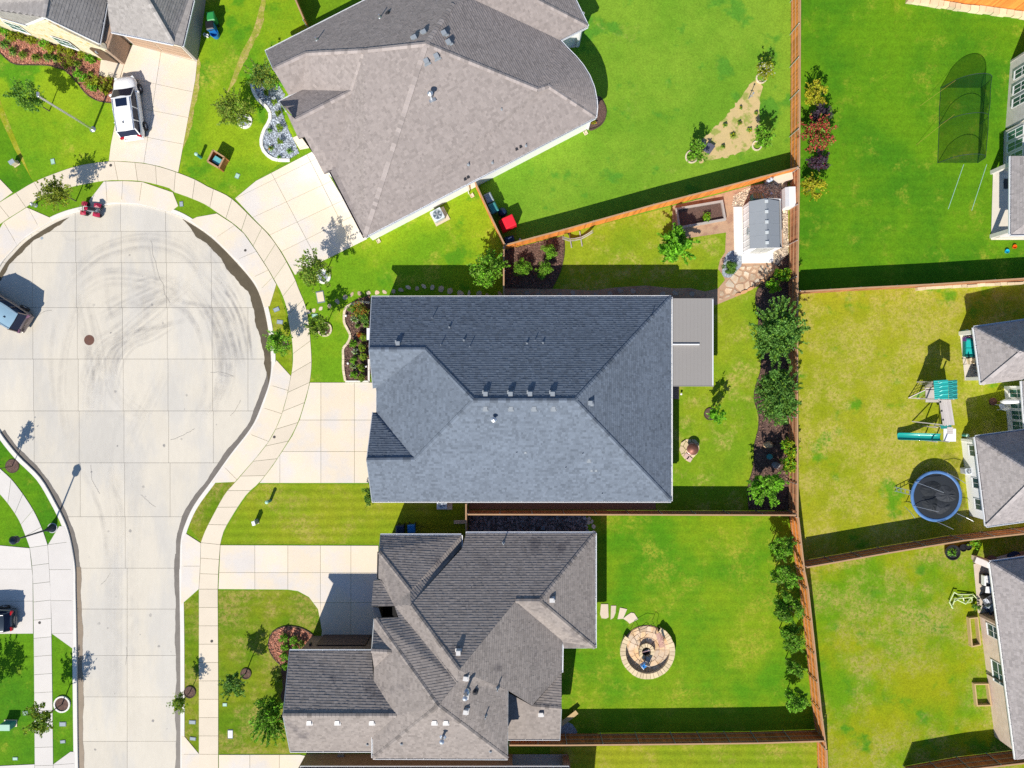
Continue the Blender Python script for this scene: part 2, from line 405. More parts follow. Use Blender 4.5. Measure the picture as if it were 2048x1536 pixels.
# south house drive + apron
drive('driveway', [(441, 1090), (757, 1091), (757, 1140), (756, 1280), (642, 1280), (644, 1262), (636, 1218), (618, 1194), (596, 1182), (575, 1179), (437, 1178)], [((430, 1145), (760, 1145)), ((510, 1085), (510, 1185)), ((576, 1085), (576, 1180)), ((641, 1085), (641, 1290)), ((702, 1085), (702, 1290)), ((640, 1205), (760, 1205)), ((640, 1269), (760, 1269))], m_drive)
drive('driveway', [(402, 1086), (401, 1130), (398, 1178), (362, 1210), (363, 1152), (364, 1082), (371, 1066)], [((355, 1132), (405, 1132))], m_drive)
walk('sidewalk', [(402, 1085), (401, 1130), (398, 1178)], [(441, 1089), (438, 1130), (436, 1178)], 3, m_walk)
# next house south drive
drive('driveway', [(438, 1509), (600, 1509), (620, 1513), (610, 1640), (438, 1640)], [((500, 1500), (500, 1640)), ((559, 1500), (559, 1640)), ((430, 1560), (640, 1560))], m_drive)
drive('driveway', [(363, 1471), (370, 1473), (399, 1508), (398, 1640), (364, 1640)], [((355, 1508), (400, 1508))], m_drive)
# drives on the west side
drive('driveway', [(-60, 1085), (60, 1096), (66, 1152), (67, 1267), (-60, 1268)], [((-60, 1138), (70, 1138)), ((-60, 1202), (70, 1202))], m_walk2)
drive('driveway', [(96, 1090), (119, 1052), (129, 1052), (140, 1080), (147, 1110), (147, 1298), (104, 1267), (103, 1227), (100, 1152)], [((96, 1139), (150, 1139)), ((100, 1201), (150, 1201)), ((90, 1090), (150, 1082)), ((100, 1267), (150, 1266))], m_walk2)
drive('driveway', [(-60, 1534), (70, 1528), (70, 1640), (-60, 1640)], [], m_walk2)
drive('driveway', [(107, 1528), (141, 1503), (150, 1503), (150, 1640), (108, 1640)], [((100, 1530), (155, 1526))], m_walk2)
drive('driveway', [(-60, 410), (-60, 330), (0, 358), (26, 385), (0, 404), (-30, 424)], [], m_drive)
drive('driveway', [(7, 445), (30, 430), (54, 415), (100, 435), (104, 441), (52, 472), (22, 502), (0, 527), (-34, 585), (-60, 560)], [((10, 448), (35, 490)), ((57, 416), (76, 450)), ((-10, 470), (0, 530))], m_drive)
# porch slabs
drive('porch_slab', [(203, 120), (250, 128), (240, 160), (199, 151)], [], m_walk, 0.10)
drive('porch_slab', [(585, 276), (602, 268), (650, 290), (600, 300)], [((596, 300), (626, 284))], m_walk, 0.06)
# wet silt lying in the gutter
def ribbon(name, line, w0, w1, z, m, parent=None, kind='stuff', seed=1, end=0.15):
    r = random.Random(seed); L = resample(line, 90); a = []; b = []; n = len(L)
    ph = [r.uniform(0, 6.28) for _ in range(6)]
    for i, p in enumerate(L):
        q = L[min(i+1, n-1)]; o = L[max(i-1, 0)]
        t = Vector((q[0]-o[0], q[1]-o[1])).normalized(); nn = (-t.y, t.x)
        f = min(1, i/(n*end), (n-1-i)/(n*end)) if end else 1
        f = max(f, 0.02)
        wob = 0.12*math.sin(i*0.23+ph[0])+0.06*math.sin(i*0.61+ph[1])+0.025*math.sin(i*1.9+ph[2])
        wd = (w0[0]+(w0[1]-w0[0])*math.sin(math.pi*i/(n-1)))*f
        a.append((p[0]+nn[0]*w1, p[1]+nn[1]*w1)); b.append((p[0]+nn[0]*(w1+wd*(1+wob)), p[1]+nn[1]*(w1+wd*(1+wob))))
    mb = MB()
    for i in range(n-1): mb.face([(*a[i], z), (*a[i+1], z), (*b[i+1], z), (*b[i], z)])
    o = mb.build(name, m, parent); o['kind'] = kind
    for p in o.data.polygons: pass
    return o
m_wet = M('wet_gutter_silt', (0.115, 0.092, 0.058), 0.45, var=0.35, scale=1.1, fine=0.2, fscale=12, spec=0.3)
m_damp = M('damp_gutter_grime', (0.165, 0.145, 0.125), 0.55, var=0.3, scale=1.5, fine=0.3, fscale=14)
def seg(i0, i1): return kerb_line[i0:i1+1]
def near(px, py):
    q = W2(px, py); return min(range(len(kerb_line)), key=lambda i: math.dist(kerb_line[i], q))
ribbon('gutter_silt', seg(near(538, 770), near(362, 436)), (0.42, 0.85), 0.10, -0.080, m_wet, seed=3, end=0.10)
ribbon('gutter_silt', seg(near(361, 1110), near(541, 720)), (0.42, 0.40), 0.03, -0.086, m_damp, seed=5, end=0.0)
ribbon('gutter_silt', seg(0, near(361, 1105)), (0.42, 0.40), 0.03, -0.087, m_damp, seed=8, end=0.0)
ribbon('gutter_silt', seg(near(134, 430), near(-25, 580)), (0.32, 0.36), 0.22, -0.088, m_wet, seed=9, end=0.1)
ribbon('gutter_silt', seg(near(0, 865), near(150, 1135)), (0.34, 0.34), 0.03, -0.087, m_damp, seed=11, end=0.0)
m_silt2 = M('brown_gutter_silt', (0.26, 0.20, 0.14), 0.55, var=0.25, scale=1.5, fine=0.2, fscale=14)
ribbon('gutter_silt', seg(near(150, 1136), len(kerb_line)-1), (0.36, 0.40), 0.03, -0.087, m_silt2, seed=13, end=0.0)
# tyre marks: thin worn rubber on the slabs
def skidmat():
    m, nt, b = newmat('tyre_rubber_marks')
    tc = nd(nt, 'ShaderNodeTexCoord').outputs['Object']
    n1 = ramp(nt, noise(nt, tc, 0.8, 6, 0.7), 0.22, 0.8); a = nd(nt, 'ShaderNodeAttribute', attribute_name='tint')
    al = mathn(nt, 'MULTIPLY', mathn(nt, 'MULTIPLY', n1, a.outputs['Fac']), 0.72)
    b.inputs['Base Color'].default_value = (0.16, 0.16, 0.19, 1); b.inputs['Roughness'].default_value = 0.8
    nt.links.new(al, b.inputs['Alpha']); return m
mb = MB(); rs = random.Random(4)
def mark(pts, wd, a):
    wd *= 1.15; a *= 0.72
    L = resample(smooth(pts, 8), 46); n = len(L)
    for s_, sh in ((0, 1.0), (1, 0.6), (-1, 0.6)):
        for i in range(n-1):
            f = math.sin(math.pi*min(max((i+0.5)/(n-1), 0), 1))**0.6
            P = []
            for k in (i, i+1):
                o = L[max(k-1, 0)]; q = L[min(k+1, n-1)]
                t = Vector((q[0]-o[0], q[1]-o[1])).normalized(); P.append((L[k], (-t.y, t.x)))
            h = wd/3; c = s_*h
            q = [W2(P[0][0][0]+P[0][1][0]*(c-h/2), P[0][0][1]+P[0][1][1]*(c-h/2)), W2(P[1][0][0]+P[1][1][0]*(c-h/2), P[1][0][1]+P[1][1][1]*(c-h/2)),
                 W2(P[1][0][0]+P[1][1][0]*(c+h/2), P[1][0][1]+P[1][1][1]*(c+h/2)), W2(P[0][0][0]+P[0][1][0]*(c+h/2), P[0][0][1]+P[0][1][1]*(c+h/2))]
            zz = -0.0925 + 0.0004*MARKN[0]
            q = ccw(q); mb.face([(*p, zz) for p in q], tint=min(0.98, 0.8*a*f*sh))
    MARKN[0] += 1
MARKN = [0]
for pts, wd, a in [
    ([(422, 545), (450, 580), (475, 625), (490, 680), (495, 720)], 6, 1.0), ([(421, 590), (440, 622), (455, 650), (470, 700), (478, 740)], 9, 0.95),
    ([(422, 560), (462, 600), (485, 650)], 5, 0.8), ([(495, 640), (500, 690), (503, 720)], 5, 1.0), ([(360, 560), (400, 605), (425, 650), (440, 720), (438, 790), (410, 830)], 10, 0.6),
    ([(355, 565), (300, 590), (250, 612), (200, 640)], 9, 0.7), ([(380, 560), (330, 600), (280, 640), (245, 670), (205, 700), (180, 770), (175, 840)], 11, 0.7),
    ([(370, 640), (310, 655), (262, 662)], 9, 0.8), ([(330, 605), (370, 625), (400, 668)], 10, 0.7), ([(345, 640), (300, 670), (260, 690), (235, 720), (220, 780)], 10, 0.8),
    ([(170, 585), (182, 640), (192, 690), (200, 760), (195, 830)], 10, 0.6), ([(210, 560), (216, 610), (225, 640)], 8, 0.5), ([(130, 560), (200, 500), (290, 478), (370, 500), (410, 560)], 9, 0.6),
    ([(150, 580), (210, 545), (300, 552), (360, 570)], 9, 0.55), ([(160, 590), (130, 680), (118, 780), (130, 880)], 10, 0.45), ([(110, 640), (100, 720), (110, 820)], 9, 0.4),
    ([(295, 480), (302, 520), (312, 560)], 4, 0.8), ([(262, 565), (300, 556), (318, 562)], 5, 0.8), ([(240, 660), (220, 740), (240, 800), (300, 840)], 12, 0.35),
    ([(160, 940), (185, 985), (205, 1050), (212, 1120)], 9, 0.6), ([(215, 960), (240, 1010), (250, 1080)], 9, 0.35), ([(400, 615), (450, 660), (455, 760), (420, 840)], 12, 0.45),
    ([(345, 600), (420, 615), (450, 630)], 8, 0.7), ([(280, 620), (340, 600), (390, 612)], 10, 0.6), ([(120, 460), (140, 480), (200, 470)], 5, 0.3), ([(425, 745), (450, 752), (468, 753)], 3, 0.9),
    ([(330, 740), (300, 800), (260, 880), (250, 980)], 12, 0.28), ([(200, 880), (230, 1000), (235, 1200), (232, 1400)], 14, 0.28), ([(290, 900), (270, 1000), (262, 1200), (270, 1500)], 14, 0.25), ([(372, 460), (430, 505), (470, 570), (500, 640)], 8, 0.4)]:
    mark(pts, wd, a*0.8)
    if len(pts) > 3:                                               # the paired tread and a few fainter passes
        for off, aa, ww in ((rs.uniform(11, 16), 0.7, 6), (-rs.uniform(8, 13), 0.55, 5), (rs.uniform(20, 34), 0.5, 9)):
            dx, dy = pts[-1][0]-pts[0][0], pts[-1][1]-pts[0][1]; l_ = math.hypot(dx, dy); nx_, ny_ = -dy/l_*off, dx/l_*off
            q = [(x+nx_+rs.uniform(-2, 2), y+ny_+rs.uniform(-2, 2)) for x, y in pts]
            if all(math.dist(p, (262, 680)) < 246 or (175 < p[0] < 340 and p[1] > 900) for p in q): mark(q, ww, a*aa)
for k in range(46):                                                 # oil drips and small dark spots
    x = rs.choice((rs.uniform(30, 500), rs.uniform(170, 340))); y = rs.uniform(440, 1000) if x > 345 or x < 160 else rs.uniform(440, 1520); q = W2(x, y); r0 = rs.uniform(0.03, 0.14); n = 7
    if math.dist((x, y), (265, 680)) > 240 and not (170 < x < 345): continue
    mb.face([(q[0]+r0*rs.uniform(0.7, 1.2)*math.cos(t*6.283/n), q[1]+r0*rs.uniform(0.7, 1.3)*math.sin(t*6.283/n), -0.079+k*0.0001) for t in range(n)], tint=rs.uniform(0.4, 0.95))
mk = mb.build('tyre_marks', skidmat(), road); mk['kind'] = 'stuff'

cm = MB()
for (x, y), a0, L_ in (((300, 480), -1.3, 5.5), ((420, 745), -0.15, 2.0), ((132, 1218), 0.1, 1.0), ((200, 1170), 0.6, 1.2), ((60, 640), 0.3, 2.0), ((280, 990), -0.4, 1.6), ((180, 930), -1.2, 2.6), ((480, 800), -1.9, 1.6), ((250, 1330), 1.4, 1.5), ((340, 880), 0.5, 2.2)):
    p = Vector(W2(x, y)); a = a0; st = 0.12
    for k in range(int(L_/st)):
        a += rs.uniform(-0.35, 0.35); a = a0+(a-a0)*0.8; q = p+Vector((math.cos(a), math.sin(a)))*st; t = (q-p).normalized()*0.006
        cm.face([(p.x-t.y*-1, p.y-t.x, -0.074), (q.x-t.y*-1, q.y-t.x, -0.074), (q.x-t.y, q.y+t.x, -0.074), (p.x-t.y, p.y+t.x, -0.074)]); p = q
ck = cm.build('cracks', M('crack_dark', (0.10, 0.09, 0.085), 0.9), road); ck['kind'] = 'stuff'
# ---------------------------------------------------------------- lawns
def lawn(poly, m, z=0.004, sm=False):
    P = PX(smooth(poly, 5, True)) if sm else PX(poly)
    return sheet('lawn', P, z, m)
lawn([(960, 372), (1008, 492), (1300, 424), (1582, 352), (1584, -120), (1100, -120), (1020, 200)], g_bright)
lawn([(1582, -90), (1580, 340), (1577, 562), (1590, 588), (1840, 575), (2240, 556), (2240, -90)], g_sat)
lawn([(1590, 588), (1840, 575), (2240, 556), (2240, 1030), (2070, 1052), (1898, 1071), (1753, 1095), (1590, 1123), (1577, 1030), (1576, 768), (1577, 575)], g_dry)
lawn([(1590, 1123), (1753, 1095), (1898, 1071), (2240, 1030), (2240, 1700), (1640, 1700), (1632, 1480), (1611, 1290), (1597, 1164)], g_mixed)
lawn([(1008, 498), (1300, 424), (1580, 352), (1577, 1022), (1150, 1021), (1100, 575), (1008, 575)], g_centre)
lawn([(1100, 1022), (1578, 1024), (1597, 1164), (1632, 1466), (1100, 1466)], g_south)
lawn([(1100, 1469), (1632, 1462), (1640, 1700), (1100, 1700)], g_olive, 0.008)
lawn([(437, 1181), (575, 1181), (596, 1184), (618, 1196), (636, 1220), (644, 1262), (640, 1300), (640, 1507), (437, 1507)], g_brown)
lawn([(441, 1088), (458, 1048), (480, 1012), (497, 988), (519, 968), (770, 968), (935, 990), (935, 1088)], g_olive)
lawn([(0, 235), (67, 364), (35, 383), (26, 385), (0, 358), (-60, 330), (-90, 200)], g_sat)
lawn([(-90, 30), (0, 235), (67, 364), (110, 346), (160, 330), (217, 322), (240, 160), (160, 100), (0, 40)], g_front)
lawn([(-90, 30), (0, 235), (30, 300), (67, 364), (60, 350), (0, 200)], g_dry, 0.008)
lawn([(395, 120), (420, -90), (640, -90), (580, 250), (600, 300), (512, 360), (470, 395), (440, 383), (392, 359), (358, 345)], g_front)
lawn([(735, 478), (950, 370), (1008, 495), (1008, 600), (740, 620), (740, 770), (620, 765), (623, 709), (612, 614), (587, 551), (640, 527)], g_front, 0.005)
lawn([(-60, 880), (0, 872), (30, 915), (76, 962), (104, 1008), (118, 1050), (96, 1090), (85, 1058), (50, 993), (25, 960), (-10, 925)], g_sat)
lawn([(-60, 960), (0, 988), (37, 1038), (60, 1095), (-60, 1085)], g_sat)
lawn([(-60, 1268), (68, 1267), (70, 1527), (-60, 1534)], g_sat)
lawn([(104, 1267), (147, 1298), (149, 1503), (107, 1527)], g_sat)
lawn([(363, 1212), (398, 1180), (398, 1507), (364, 1470)], g_brown)
lawn([(470, 964), (402, 1085), (372, 1046), (392, 1010), (422, 968)], g_brown)
lawn([(553, 570), (580, 650), (585, 735), (581, 753), (553, 720), (546, 720), (544, 684), (531, 616), (540, 612)], g_olive)
# worn track across the west lawn and a path of dry turf
m_track = GRASS('turf_worn', (0.35, 0.33, 0.05), (0.27, 0.32, 0.03), (0.48, 0.36, 0.14), 0.45, 1.2, seed=5)
o = ribbon('worn_turf', PX(smooth([(535, -30), (512, 60), (486, 110), (465, 170), (458, 190)], 6)), (0.35, 0.55), -0.2, 0.012, m_track, seed=21); 
ribbon('worn_turf', PX(smooth([(400, 100), (393, 160), (378, 240), (366, 310)], 6)), (0.3, 0.5), -0.2, 0.012, m_track, seed=22)
# ================================================================ HOUSES
m_white = M('white_trim', (0.80, 0.80, 0.80), 0.5, var=0.04, fine=0.03)
m_gutter = M('gutter_metal', (0.74, 0.76, 0.80), 0.4, var=0.05, fine=0.03)
m_gutterd = M('gutter_bronze', (0.10, 0.09, 0.09), 0.4, var=0.05)
m_wallwhite = M('white_siding', (0.90, 0.89, 0.875), 0.8, var=0.05, scale=1.5, fine=0.05)
m_brickdark = M('brown_brick', (0.17, 0.095, 0.065), 0.9, brick=((0.24, 0.14, 0.09), (0.28, 0.23, 0.19), 0.22, 0.075), var=0.25)
m_brickred = M('tan_brick', (0.62, 0.45, 0.34), 0.9, brick=((0.74, 0.56, 0.44), (0.70, 0.62, 0.55), 0.22, 0.075), var=0.15)
m_brickgrey = M('grey_brick', (0.60, 0.54, 0.50), 0.9, brick=((0.70, 0.64, 0.60), (0.74, 0.70, 0.66), 0.3, 0.1), var=0.15)
m_stone = M('cream_limestone', (0.66, 0.56, 0.38), 0.9, brick=((0.72, 0.64, 0.48), (0.62, 0.55, 0.42), 0.55, 0.17), var=0.2, scale=4, col2=(0.62, 0.44, 0.16), c2=(0.56, 0.63), s2=2.6, bump=0.5, bscale=8)
m_stucco = M('cream_stucco', (0.70, 0.63, 0.52), 0.9, var=0.06)
m_brickwarm = M('warm_brick', (0.34, 0.22, 0.15), 0.9, brick=((0.42, 0.28, 0.19), (0.40, 0.33, 0.27), 0.22, 0.075), var=0.2)
m_galv = M('galvanised_metal', (0.62, 0.64, 0.66), 0.35, metal=0.8, var=0.1)
m_ventgrey = M('vent_grey', (0.28, 0.31, 0.34), 0.6, var=0.1)
m_ventbrown = M('vent_pale', (0.62, 0.60, 0.58), 0.5, var=0.08)
m_ventblack = M('vent_black', (0.03, 0.03, 0.035), 0.6)
m_dark = M('shade_and_ash_black', (0.012, 0.012, 0.014), 0.9)
m_glass = GLASS()
m_glassgreen = GLASS('green_window_glass', (0.05, 0.15, 0.13))
def shingle(name, base, var=0.16, **kw):
    return M(name, base, 0.93, var=var, scale=0.35, fine=0.08, fscale=30, tint=0.5, spec=0.15, bump=0.2, bscale=60, **kw)
sh_centre = shingle('slate_blue_shingles', (0.150, 0.178, 0.220))
sh_north = shingle('weathered_taupe_shingles', (0.305, 0.265, 0.248), 0.05)
sh_south = shingle('grey_brown_shingles', (0.285, 0.250, 0.228), 0.10, col2=(0.17, 0.15, 0.145), c2=(0.58, 0.72), s2=0.45)
sh_west = shingle('taupe_shingles', (0.30, 0.28, 0.27), 0.07)
sh_east = shingle('tan_grey_shingles', (0.33, 0.30, 0.295), 0.06)

class House:
    def __init__(s, name, label, cat='house', at=(0, 0)):
        s.root = thing(name, label, cat, W(*at)); s.faces = []; s.z = {}; s.pl = {}
    def plane(s, key, a, b, c):
        A, B, C = W(*a), W(*b), W(*c); n = (B-A).cross(C-A).normalized()
        if n.z < 0: n = -n
        s.pl[key] = (A, n)
        for p in (a, b, c): s.z.setdefault((p[0], p[1]), []).append((p[2], 3))
    def hit(s, key, px, py):
        A, n = s.pl[key]; o = Vector((0, 0, CAM_H)); d = W(px, py, 0)-o
        return (o+d*((A-o).dot(n)/d.dot(n))).z
    def face(s, key, pts, shingled=True):
        s.faces.append((key, pts, shingled))
    def solve(s):
        acc = {}
        for key, pts, _ in s.faces:
            if key in s.pl:
                for p in pts: acc.setdefault(p, []).append((s.hit(key, *p), 1))
        for p, l in s.z.items():
            acc.setdefault(p, []).extend([(z, 50) for z, _ in l])
        s.Z = {p: sum(z*w_ for z, w_ in l)/sum(w_ for _, w_ in l) for p, l in acc.items()}
        s.P = {p: W(p[0], p[1], z) for p, z in s.Z.items()}
    def zat(s, px, py):
        for key, pts, _ in s.faces:
            ins = False; n = len(pts)
            for i in range(n):
                (x1, y1), (x2, y2) = pts[i], pts[(i+1) % n]
                if (y1 > py) != (y2 > py) and px < (x2-x1)*(py-y1)/(y2-y1)+x1: ins = not ins
            if ins:
                V = [s.P[p] for p in pts]; nrm = Vector((0, 0, 0)); c = sum(V, Vector())/n
                for i in range(n): nrm += V[i].cross(V[(i+1) % n])
                nrm.normalize()
                if nrm.z < 0: nrm = -nrm
                o = Vector((0, 0, CAM_H)); d = W(px, py, 0)-o
                return o+d*((c-o).dot(nrm)/d.dot(nrm)), nrm
        return W(px, py, 4), Vector((0, 0, 1))
    def roof(s, mat, exposure=0.19, tab=0.19, th=0.022, seed=1, contrast=1.0):
        s.solve(); r = random.Random(seed)
        deck = MB(); sh = MB()
        for key, pts, shing in s.faces:
            V = [s.P[p] for p in pts]; n = len(V)
            if sum((V[i].x*V[(i+1) % n].y-V[(i+1) % n].x*V[i].y) for i in range(n)) < 0: V = V[::-1]
            nrm = Vector((0, 0, 0)); c = sum(V, Vector())/n
            for i in range(n): nrm += V[i].cross(V[(i+1) % n])
            nrm.normalize()
            lo = [tuple(v-Vector((0, 0, 0.16))) for v in V]; DK = [tuple(v-Vector((0, 0, 0.02))) for v in V]
            u = Vector((0, 0, 1)).cross(nrm).normalized() if abs(nrm.z) < 0.9999 else Vector((1, 0, 0)); v_ = nrm.cross(u).normalized()
            TT = [tuple(t) for t in tessellate_polygon([[Vector(((p-c).dot(u), (p-c).dot(v_), 0)) for p in V]])]
            TT = [t if (V[t[1]]-V[t[0]]).cross(V[t[2]]-V[t[0]]).dot(nrm) > 0 else t[::-1] for t in TT if (V[t[1]]-V[t[0]]).cross(V[t[2]]-V[t[0]]).length > 1e-7]
            deck.quadverts(DK, TT); deck.quadverts(lo, [t[::-1] for t in TT])
            deck.quadverts([tuple(v-Vector((0, 0, 0.02))) for v in V]+lo, [(n+i, n+(i+1) % n, (i+1) % n, i) for i in range(n)])
            if not shing: continue
            u = Vector((0, 0, 1)).cross(nrm)
            if u.length < 1e-3: u = Vector((1, 0, 0))
            u.normalize(); v_ = nrm.cross(u).normalized()
            if v_.z < 0: v_ = -v_; u = -u
            P2 = [((p-c).dot(u), (p-c).dot(v_)) for p in V]; hgt = [(p-c).dot(nrm) for p in V]
            P2o = ccw(P2); oc = P2 if area2(P2) > 0 else P2[::-1]; hc = hgt if area2(P2) > 0 else hgt[::-1]
            bad = max(abs(h) for h in hgt)
            tri = TT if bad > 0.01 else []; oc = P2; hc = hgt
            def lift_at(a, b):
                if not tri: return 0.0
                best = (-9, 0.0)
                for i, j, k_ in tri:
                    (x1, y1), (x2, y2), (x3, y3) = oc[i], oc[j], oc[k_]
                    D = (y2-y3)*(x1-x3)+(x3-x2)*(y1-y3)
                    if abs(D) < 1e-9: continue
                    l1 = ((y2-y3)*(a-x3)+(x3-x2)*(b-y3))/D; l2 = ((y3-y1)*(a-x3)+(x1-x3)*(b-y3))/D; l3 = 1-l1-l2
                    m_ = min(l1, l2, l3)
                    if m_ > best[0]: best = (m_, l1*hc[i]+l2*hc[j]+l3*hc[k_])
                    if m_ >= -1e-6: break
                return best[1]
            vmin = min(p[1] for p in P2); vmax = max(p[1] for p in P2)
            k = 0; v0 = vmin-0.001
            while v0 < vmax:
                st = clip_half(clip_half(P2o, 0, 1, v0+exposure), 0, -1, -v0)
                if len(st) >= 3:
                    umin = min(p[0] for p in st); umax = max(p[0] for p in st)
                    u0 = umin-r.uniform(0, tab)
                    while u0 < umax:
                        wd = tab*r.choice((0.5, 0.75, 1, 1, 1.3, 1.7))
                        q = clip_half(clip_half(st, 1, 0, u0+wd), -1, 0, -u0) if (u0 > umin-9) else []
                        if len(q) >= 3 and abs(area2(q)) > 0.0006:
                            lift = th*r.uniform(0.55, 1.25); t = min(1, max(0, 0.5+contrast*r.choice((-0.26, -0.14, -0.05, 0, 0.06, 0.12, 0.2))*r.uniform(0.6, 1.2)))
                            top = []
                            for a, b in q:
                                f = 1-(b-v0)/exposure
                                top.append(tuple(c+u*a+v_*b+nrm*(lift*f+0.004+lift_at(a, b))))
                            sh.face(top, tint=t)
                            lowp = [(a, b) for a, b in q if b < v0+1e-4]
                            if len(lowp) == 2:
                                a1, a2 = min(lowp[0][0], lowp[1][0]), max(lowp[0][0], lowp[1][0])
                                l1, l2 = lift_at(a1, v0), lift_at(a2, v0)
                                sh.face([tuple(c+u*a1+v_*v0+nrm*(l1-0.02)), tuple(c+u*a2+v_*v0+nrm*(l2-0.02)), tuple(c+u*a2+v_*v0+nrm*(l2+lift+0.004)), tuple(c+u*a1+v_*v0+nrm*(l1+lift+0.004))], tint=t)
                        u0 += wd
                v0 += exposure; k += 1
        s.deck = deck.build('roof', mat, s.root)
        so = sh.build('shingles', mat, s.deck); so['kind'] = 'stuff'
        s.mat = mat
        return s.deck
    def caps(s, lines, width=0.30, length=0.28, lift=0.05, seed=3, pale=0.0):
        """overlapping cap shingles along hips and ridges"""
        r = random.Random(seed); mb = MB()
        for a, b in lines:
            A = s.P[a]+Vector((0, 0, lift)); B = s.P[b]+Vector((0, 0, lift))
            if B.z < A.z: A, B = B, A
            d = B-A; L = d.length; d.normalize(); side = d.cross(Vector((0, 0, 1))).normalized()
            n = max(1, int(L/length))
            for i in range(n):
                p = A+d*(L*i/n); q = A+d*(L*(i+1.12)/n); e = Vector((0, 0, 0.018))
                w_ = side*width/2; dn = Vector((0, 0, -width*0.20))
                t = min(1, max(0, 0.5+pale+r.choice((-0.2, -0.05, 0.05, 0.15, 0.22))))
                mb.quadverts([p-w_+dn+e, p+e*1.5, p+w_+dn+e, q-w_+dn, q, q+w_+dn], [(0, 1, 4, 3), (1, 2, 5, 4)], tint=t)
                mb.quadverts([p-w_+dn+e, p+e*1.5, p+w_+dn+e, p-w_+dn-e*2, p-e*2, p+w_+dn-e*2], [(3, 4, 1, 0), (4, 5, 2, 1)], tint=t)
        o = mb.build('ridge_caps', s.mat, s.deck); o['kind'] = 'stuff'
    def walls(s, outline, mat, ins=0.35, drop=0.12, zmin=None):
        V = [s.P[p] for p in outline]
        if area2([(v.x, v.y) for v in V]) < 0: V = V[::-1]
        Q = []
        for i, v in enumerate(V):
            if i and (v-Q[-1]).length < 0.05: continue
            Q.append(v)
        xy = inset([(v.x, v.y) for v in Q], ins)
        n = len(xy)
        if n != len(Q): return None
        mb = MB()
        for i in range(n):
            a, b = xy[i], xy[(i+1) % n]; za, zb = Q[i].z-drop-0.16, Q[(i+1) % n].z-drop-0.16
            mb.face([(*a, 0), (*b, 0), (*b, zb), (*a, za)])
        return mb.build('wall', mat, s.root)
    def gutter(s, a, b, m=None, w_=0.13, h=0.12, out=0.05):
        A, B = s.P[a], s.P[b]; d = (B-A); t = Vector((d.x, d.y, 0)).normalized(); nn = Vector((t.y, -t.x, 0))
        c = W(*s.inner); mid = (A+B)/2
        if nn.dot(Vector((mid.x-c.x, mid.y-c.y, 0))) < 0: nn = -nn
        o_ = nn*out
        mb = MB()
        for wz, off, hh in ((0.018, -w_/2, h), (0.018, w_/2, h)):
            mb.bar(A+o_+nn*off-Vector((0, 0, 0.08)), B+o_+nn*off-Vector((0, 0, 0.08)), wz+0.012, hh)
        mb.bar(A+o_-Vector((0, 0, 0.13)), B+o_-Vector((0, 0, 0.13)), w_, 0.015)
        n = max(1, int((B-A).length/1.2))
        for i in range(n+1):
            p = A+(B-A)*(i/n)+o_; mb.bar(p-nn*w_/2-Vector((0, 0, 0.035)), p+nn*w_/2-Vector((0, 0, 0.035)), 0.025, 0.01)
        return mb.build('gutter', m or m_gutter, s.root)
    def rake(s, a, b, m=None):
        A, B = s.P[a], s.P[b]; mb = MB()
        mb.bar(A-Vector((0, 0, 0.09)), B-Vector((0, 0, 0.09)), 0.05, 0.2)
        return mb.build('fascia', m or m_white, s.root)
    def boxvent(s, px, py, m, size=0.36, h=0.16):
        p, n = s.zat(px, py); mb = MB(); u = Vector((0, 0, 1)).cross(n)
        rz = math.atan2(u.y, u.x) if u.length > 1e-3 else 0
        mb.box((p.x, p.y, p.z+0.0), (size*1.35, size*1.45, 0.03), rz, rx=0)
        z0 = p.z; s2 = size/2
        def R(x, y, z): return (p.x+x*math.cos(rz)-y*math.sin(rz), p.y+x*math.sin(rz)+y*math.cos(rz), z)
        mb.quadverts([R(-s2, -s2, z0-0.2), R(s2, -s2, z0-0.2), R(s2, s2, z0-0.1), R(-s2, s2, z0-0.1), R(-s2*0.9, -s2*0.9, z0+h), R(s2*0.9, -s2*0.9, z0+h), R(s2*0.9, s2*0.9, z0+h+0.02), R(-s2*0.9, s2*0.9, z0+h+0.02)],
                     [(4, 5, 6, 7), (0, 1, 5, 4), (1, 2, 6, 5), (2, 3, 7, 6), (3, 0, 4, 7)])
        return mb.build('roof_vent', m, s.root)
    def pipe(s, px, py, h=0.35, r=0.05, m=None, cap=False, flash=True):
        p, n = s.zat(px, py); mb = MB()
        if flash: mb.lathe(p, [(r*3.2, p.z-0.05), (r*2.6, p.z+0.03), (r*1.2, p.z+0.10)], 12)
        mb.lathe(p, [(r, p.z-0.1), (r, p.z+h)], 12)
        if cap: mb.lathe(p, [(r*1.9, p.z+h), (r*1.9, p.z+h+0.05), (0.01, p.z+h+0.13)], 14)
        return mb.build('vent_pipe', m or m_galv, s.root, smooth=False)
